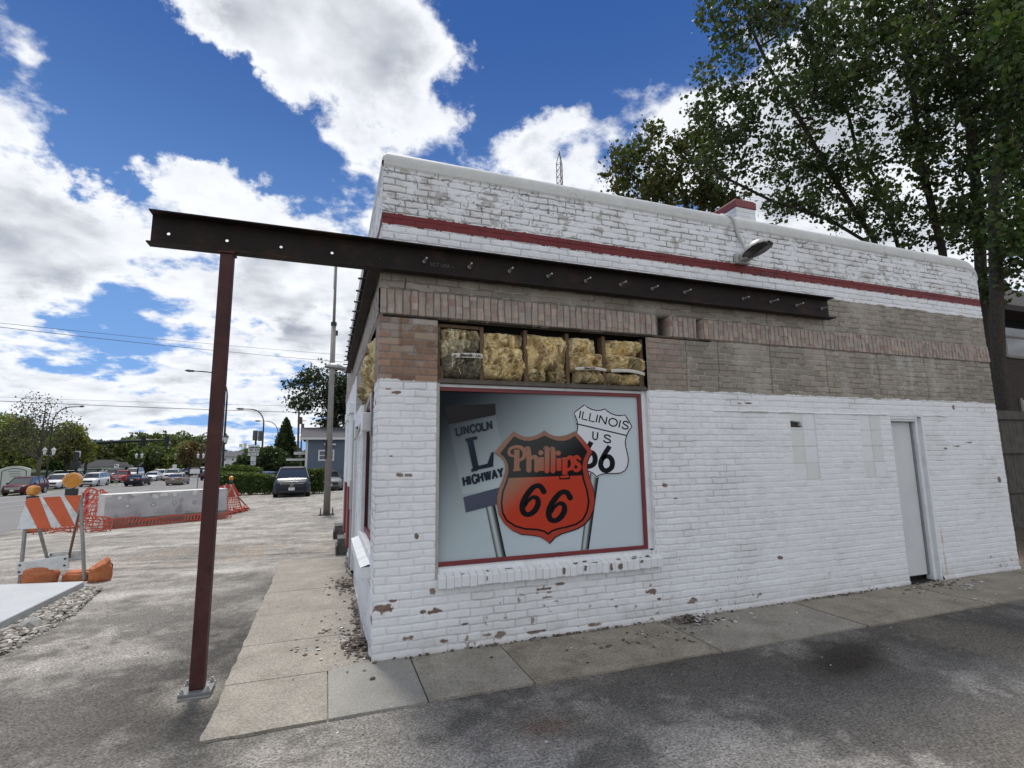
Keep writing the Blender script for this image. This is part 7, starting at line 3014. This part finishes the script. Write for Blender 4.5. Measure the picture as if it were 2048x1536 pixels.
while z > max(b[2] + .5, zsh - 4.5):
    for i in range(3):
        (ax, ay), (bx, by) = legs[i], legs[(i + 1) % 3]
        mb.tube([(cx_ + ax, cy_ + ay, z), (cx_ + bx, cy_ + by, z)], .012, 4)
        mb.tube([(cx_ + ax, cy_ + ay, z), (cx_ + bx, cy_ + by, z - .36)], .010, 4)
    z -= .36
rel(mb.build('lattice', mat('mast_rust'), None), an)

# ------------------------------------------------------------------ houses, fence, sign
SIDING = mat('blue_siding', (.085, .115, .165), .6, var=.06, vscale=3)
ROOFG = mat('grey_shingle', (.065, .065, .072), .9, var=.25, vscale=8, bump=.01, bscale=20)
DH = 37.0
hl, hr = pt(609, 985, DH), pt(735, 985, DH)
hy = hl[1]
gzh = gz(hl[0], hy)
ze = pt(609, 879, DH)[2]
zr = pt(609, 860, DH)[2]
hs_ = empty('house', (hl[0], hy, gzh), 'blue grey sided house with white trimmed windows behind the flagpole', 'house')
mb = MB()
x0, x1 = hl[0], hl[0] + 9.0
mb.box((x0, hy, gzh - .3), (x1, hy + 8, ze))
n_c = int((ze - gzh - .5) / .15)
for k in range(n_c):
    z = gzh + .5 + k * .15
    mb.add([(x0, hy - .022, z), (x1, hy - .022, z), (x1, hy - .003, z + .149), (x0, hy - .003, z + .149), (x0, hy, z), (x1, hy, z)], [(0, 1, 2, 3), (0, 4, 5, 1)])
rel(mb.build('wall', SIDING, None), hs_)
mb = MB()
mb.box((x0 - .06, hy - .05, gzh), (x0 + .10, hy + .1, ze))
mb.box((x0 - .45, hy - .42, ze), (x1 + .3, hy - .30, ze + .16))
mb.box((x0 - .45, hy - .30, ze + .001), (x1 + .3, hy + .2, ze + .05))
rel(mb.build('trim', mat('house_trim', (.55, .56, .56), .5), None), hs_)
mb = MB()
dzr = (zr - ze)
mb.add([(x0 - .45, hy - .36, ze + .165), (x1 + .3, hy - .36, ze + .165), (x1 + .3, hy + 3.6, ze + .165 + .95), (x0 - .45, hy + 3.6, ze + .165 + .95),
        (x0 - .45, hy + 8, ze + .1), (x1 + .3, hy + 8, ze + .1), (x0 - .45, hy - .36, ze + .12), (x1 + .3, hy - .36, ze + .12)],
       [(0, 1, 2, 3), (3, 2, 5, 4), (6, 7, 1, 0), (6, 0, 3, 4), (7, 5, 2, 1)])
rel(mb.build('roof', ROOFG, None), hs_)


def hwin(px0, py0, px1, py1, mull):
    a, b2_ = pt(px0, py0, DH), pt(px1, py1, DH)
    mb = MB()
    y = hy - .06
    t_ = .11
    X0, X1, Z0, Z1 = a[0], b2_[0], b2_[2], a[2]
    mb.box((X0, y, Z0), (X1, y + .06, Z0 + t_))
    mb.box((X0, y, Z1 - t_), (X1, y + .06, Z1))
    mb.box((X0, y, Z0 + t_), (X0 + t_, y + .06, Z1 - t_))
    mb.box((X1 - t_, y, Z0 + t_), (X1, y + .06, Z1 - t_))
    for k in range(1, mull + 1):
        xm = X0 + (X1 - X0) * k / (mull + 1)
        mb.box((xm - .05, y, Z0 + t_), (xm + .05, y + .06, Z1 - t_))
    for k in range(mull + 1):
        xa = X0 + (X1 - X0) * k / (mull + 1) + .05
        xb = X0 + (X1 - X0) * (k + 1) / (mull + 1) - .05
        mb.box((xa, y + .01, (Z0 + Z1) / 2 - .03), (xb, y + .055, (Z0 + Z1) / 2 + .03))
    w_ = rel(mb.build('window', mat('house_trim'), None), hs_)
    mb = MB()
    mb.box((X0 + .02, y + .045, Z0 + .02), (X1 - .02, y + .058, Z1 - .02))
    rel(mb.build('pane', GLASSD, None), w_)


hwin(636.5, 899.5, 668.5, 921.5, 1)
hwin(640, 946, 667, 969, 0)
mb = MB()
for px_ in (652, 669):
    c = pt(px_, 888, DH)
    mb.box((c[0] - .12, hy - .22, c[2] - .06), (c[0] + .12, hy - .002, c[2] + .06))
rel(mb.build('floodlight', mat('house_trim'), None), hs_)
mb = MB()
a = pt(602, 903, DH)
mb.box((x0 - .9, hy + 1.0, a[2] - .2), (x0 - .001, hy + 4, a[2]))
mb.box((x0 - 1.4, hy + .8, pt(600, 917, DH)[2] - .15), (x0 - .001, hy + 4, pt(600, 917, DH)[2]))
rel(mb.build('porch_roof', mat('house_trim'), None), hs_)


def small_house(label, px0, px1, eave_py, base_py, d_, ridge_py, wallm, roofm, hip=False, wins=()):
    a, b2_ = pt(px0, base_py, d_), pt(px1, base_py, d_)
    g_ = gz(a[0], a[1])
    Z = pt(px0, eave_py, d_)[2]
    ZR = pt(px0, ridge_py, d_)[2]
    y = a[1]
    r_ = empty('house', (a[0], y, g_), label, 'house')
    X0, X1 = a[0], b2_[0]
    D2_ = 8
    mb = MB()
    mb.box((X0, y, g_ - .3), (X1, y + D2_, Z))
    w_ = rel(mb.build('wall', wallm, None), r_)
    mb = MB()
    o_ = .5
    i_ = (X1 - X0) * .28 if hip else 0
    mb.add([(X0 - o_, y - o_, Z), (X1 + o_, y - o_, Z), (X1 + o_, y + D2_ + o_, Z), (X0 - o_, y + D2_ + o_, Z), (X0 - o_ + i_, y + D2_ / 2, ZR), (X1 + o_ - i_, y + D2_ / 2, ZR)],
           [(0, 1, 5, 4), (1, 2, 5), (2, 3, 4, 5), (3, 0, 4), (0, 3, 2, 1)])
    rel(mb.build('roof', roofm, None), r_)
    for (wx0, wy0, wx1, wy1) in wins:
        c0_, c1_ = pt(wx0, wy0, d_), pt(wx1, wy1, d_)
        mb = MB()
        mb.box((c0_[0], y - .05, c1_[2]), (c1_[0], y - .003, c0_[2]))
        rel(mb.build('window', GLASSD, None, bevel=.01), r_)
    return r_


HWHITE = mat('house_white', (.58, .60, .60), .7, var=.05)
small_house('white house with dark roof beyond the hedge, right of the steel post', 436, 470, 913, 945, 80, 902, HWHITE, ROOFG, wins=((447, 917, 450, 921), (449, 928, 457, 933), (462, 917, 465, 921)))
small_house('low dark roofed building with white front behind the parked cars', 150, 212, 934, 952, 100, 920, HWHITE, mat('dark_shingle', (.022, .022, .025), .9), hip=True, wins=((170, 938, 196, 950), (200, 939, 210, 950)))
small_house('long low dark building behind the red pickup and dark sedan', 206, 262, 937, 952, 108, 925, mat('dark_siding', (.06, .06, .065), .8), mat('dark_shingle'), wins=((215, 941, 222, 946), (240, 941, 247, 946)))
mb = MB()
# church sign
c0_, c1_ = pt(-4, 957, 56), pt(48, 957, 56)
g_ = gz(c0_[0], c0_[1])
zt_5, zs_5 = pt(20, 932.5, 56)[2], pt(44, 938, 56)[2]
sg_ = empty('church_sign', (c0_[0], c0_[1], g_), 'white arched ground sign at the left edge behind the maroon crossover', 'sign')
X0, X1 = c0_[0], c1_[0]
arch = [(X0, g_ - .2), (X1, g_ - .2)] + [(X1 + (X0 - X1) * k / 14, zs_5 + (zt_5 - zs_5) * math.sin(math.pi * k / 14)) for k in range(15)]
mb.prism(arch, Matrix.Translation((0, c0_[1], 0)), .3)
rel(mb.build('sign_body', mat('sign_cream', (.55, .57, .54), .6), None), sg_)
mb = MB()
w2_ = X1 - X0
ins = [(X0 + w2_ * .10, g_ + .1), (X1 - w2_ * .10, g_ + .1)] + [(X1 - w2_ * .10 - w2_ * .8 * k / 14, zs_5 - .22 + (zt_5 - zs_5) * .9 * math.sin(math.pi * k / 14)) for k in range(15)]
mb.tube([(x, c0_[1] - .01, z) for x, z in ins] + [(ins[0][0], c0_[1] - .01, ins[0][1])], .04, 5)
rel(mb.build('sign_border', mat('sign_edge', (.08, .10, .09), .6), None), sg_)
mb = MB()
for k in range(3):
    mb.box((X0 + w2_ * (.30 + .04 * k), c0_[1] - .03, zs_5 - .30 - k * .26), (X1 - w2_ * (.30 - .02 * k), c0_[1] - .002, zs_5 - .22 - k * .26))
rel(mb.build('sign_text', mat('sign_text_grey', (.25, .28, .26), .6), None), sg_)

# fence and dark house beyond the far corner
FY = 2.2
fx0 = 9.1
fence = empty('wooden_fence', (fx0, FY, 0), 'weathered grey board fence beyond the far corner of the building', 'fence')
ftop = on_y(2015, 823, FY)[2]
FEN = mat('fence_wood', (.085, .078, .068), .9, var=.35, vscale=5, bump=.003, bscale=40)
rf = random.Random(5)
x = fx0
mb = MB()
while x < 17:
    w_ = .14
    mb.box((x, FY + rf.uniform(0, .006), .05), (x + w_ - .008, FY + .02, ftop - .10 + rf.uniform(-.01, .01)))
    x += w_
rel(mb.build('boards', FEN, None), fence)
for pz in (ftop - .12, ftop * .66, ftop * .33, .12):
    mb = MB()
    mb.box((fx0, FY - .045, pz - .06), (17, FY - .003, pz + .05 + (.08 if pz > ftop - .2 else 0)))
    rel(mb.build('rail', FEN, None, bevel=.004), fence)
DKB = mat('dark_brick', (.045, .033, .030), .9, var=.35, vscale=12, bump=.004, bscale=18)
HY = 4.6
hx0 = on_y(1990, 700, HY)[0] - 3.0
gx = hx0
hse = empty('house', (gx, HY, 0), 'dark brick house in the shade behind the fence', 'house')
ze2 = on_y(2020, 612, HY - .5)[2]
mb = MB()
zw0, zw1 = on_y(2020, 705, HY)[2], on_y(2020, 650, HY)[2]
wx0 = on_y(2006, 680, HY)[0]
mb.box((gx, HY, 0), (gx + 22, HY + 8, ze2))
for k in range(int(ze2 / .09)):
    mb.box((gx + .001, HY - .004 - .002 * (k % 2), k * .09), (gx + 22, HY - .0005, k * .09 + .080))
rel(mb.build('wall', DKB, None), hse)
mb = MB()
mb.add([(gx - .6, HY - .7, ze2 - .05), (gx + 22, HY - .7, ze2 - .05), (gx + 22, HY + 4, ze2 + 3.0), (gx - .6, HY + 4, ze2 + 3.0), (gx - .6, HY - .7, ze2 - .22), (gx + 22, HY - .7, ze2 - .22), (gx + 22, HY + .1, ze2 - .22), (gx - .6, HY + .1, ze2 - .22)],
       [(0, 1, 2, 3), (4, 5, 1, 0), (4, 7, 6, 5), (4, 0, 3, 7)])
rel(mb.build('roof', mat('dark_roof', (.040, .034, .030), .9, var=.3, vscale=10, bump=.01, bscale=15), None), hse)
for (ya, yb, xa, xb) in ((712, 640, 2012, 2060), (832, 800, 2026, 2060)):
    za, zb2 = on_y(2030, ya, HY)[2], on_y(2030, yb, HY)[2]
    X0, X1 = on_y(xa, 700, HY)[0], on_y(xb, 700, HY)[0]
    mb = MB()
    mb.box((X0 - .12, HY - .05, za - .06), (X0, HY - .006, zb2 + .06))
    mb.box((X0, HY - .05, za - .08), (X1, HY - .006, za))
    mb.box((X0, HY - .05, (za + zb2) / 2 - .03), (X1, HY - .006, (za + zb2) / 2 + .03))
    wf = rel(mb.build('window', mat('old_trim', (.20, .19, .17), .7), None), hse)
    mb = MB()
    mb.box((X0, HY - .03, za), (X1, HY - .0065, zb2))
    rel(mb.build('pane', GLASSD, None), wf)
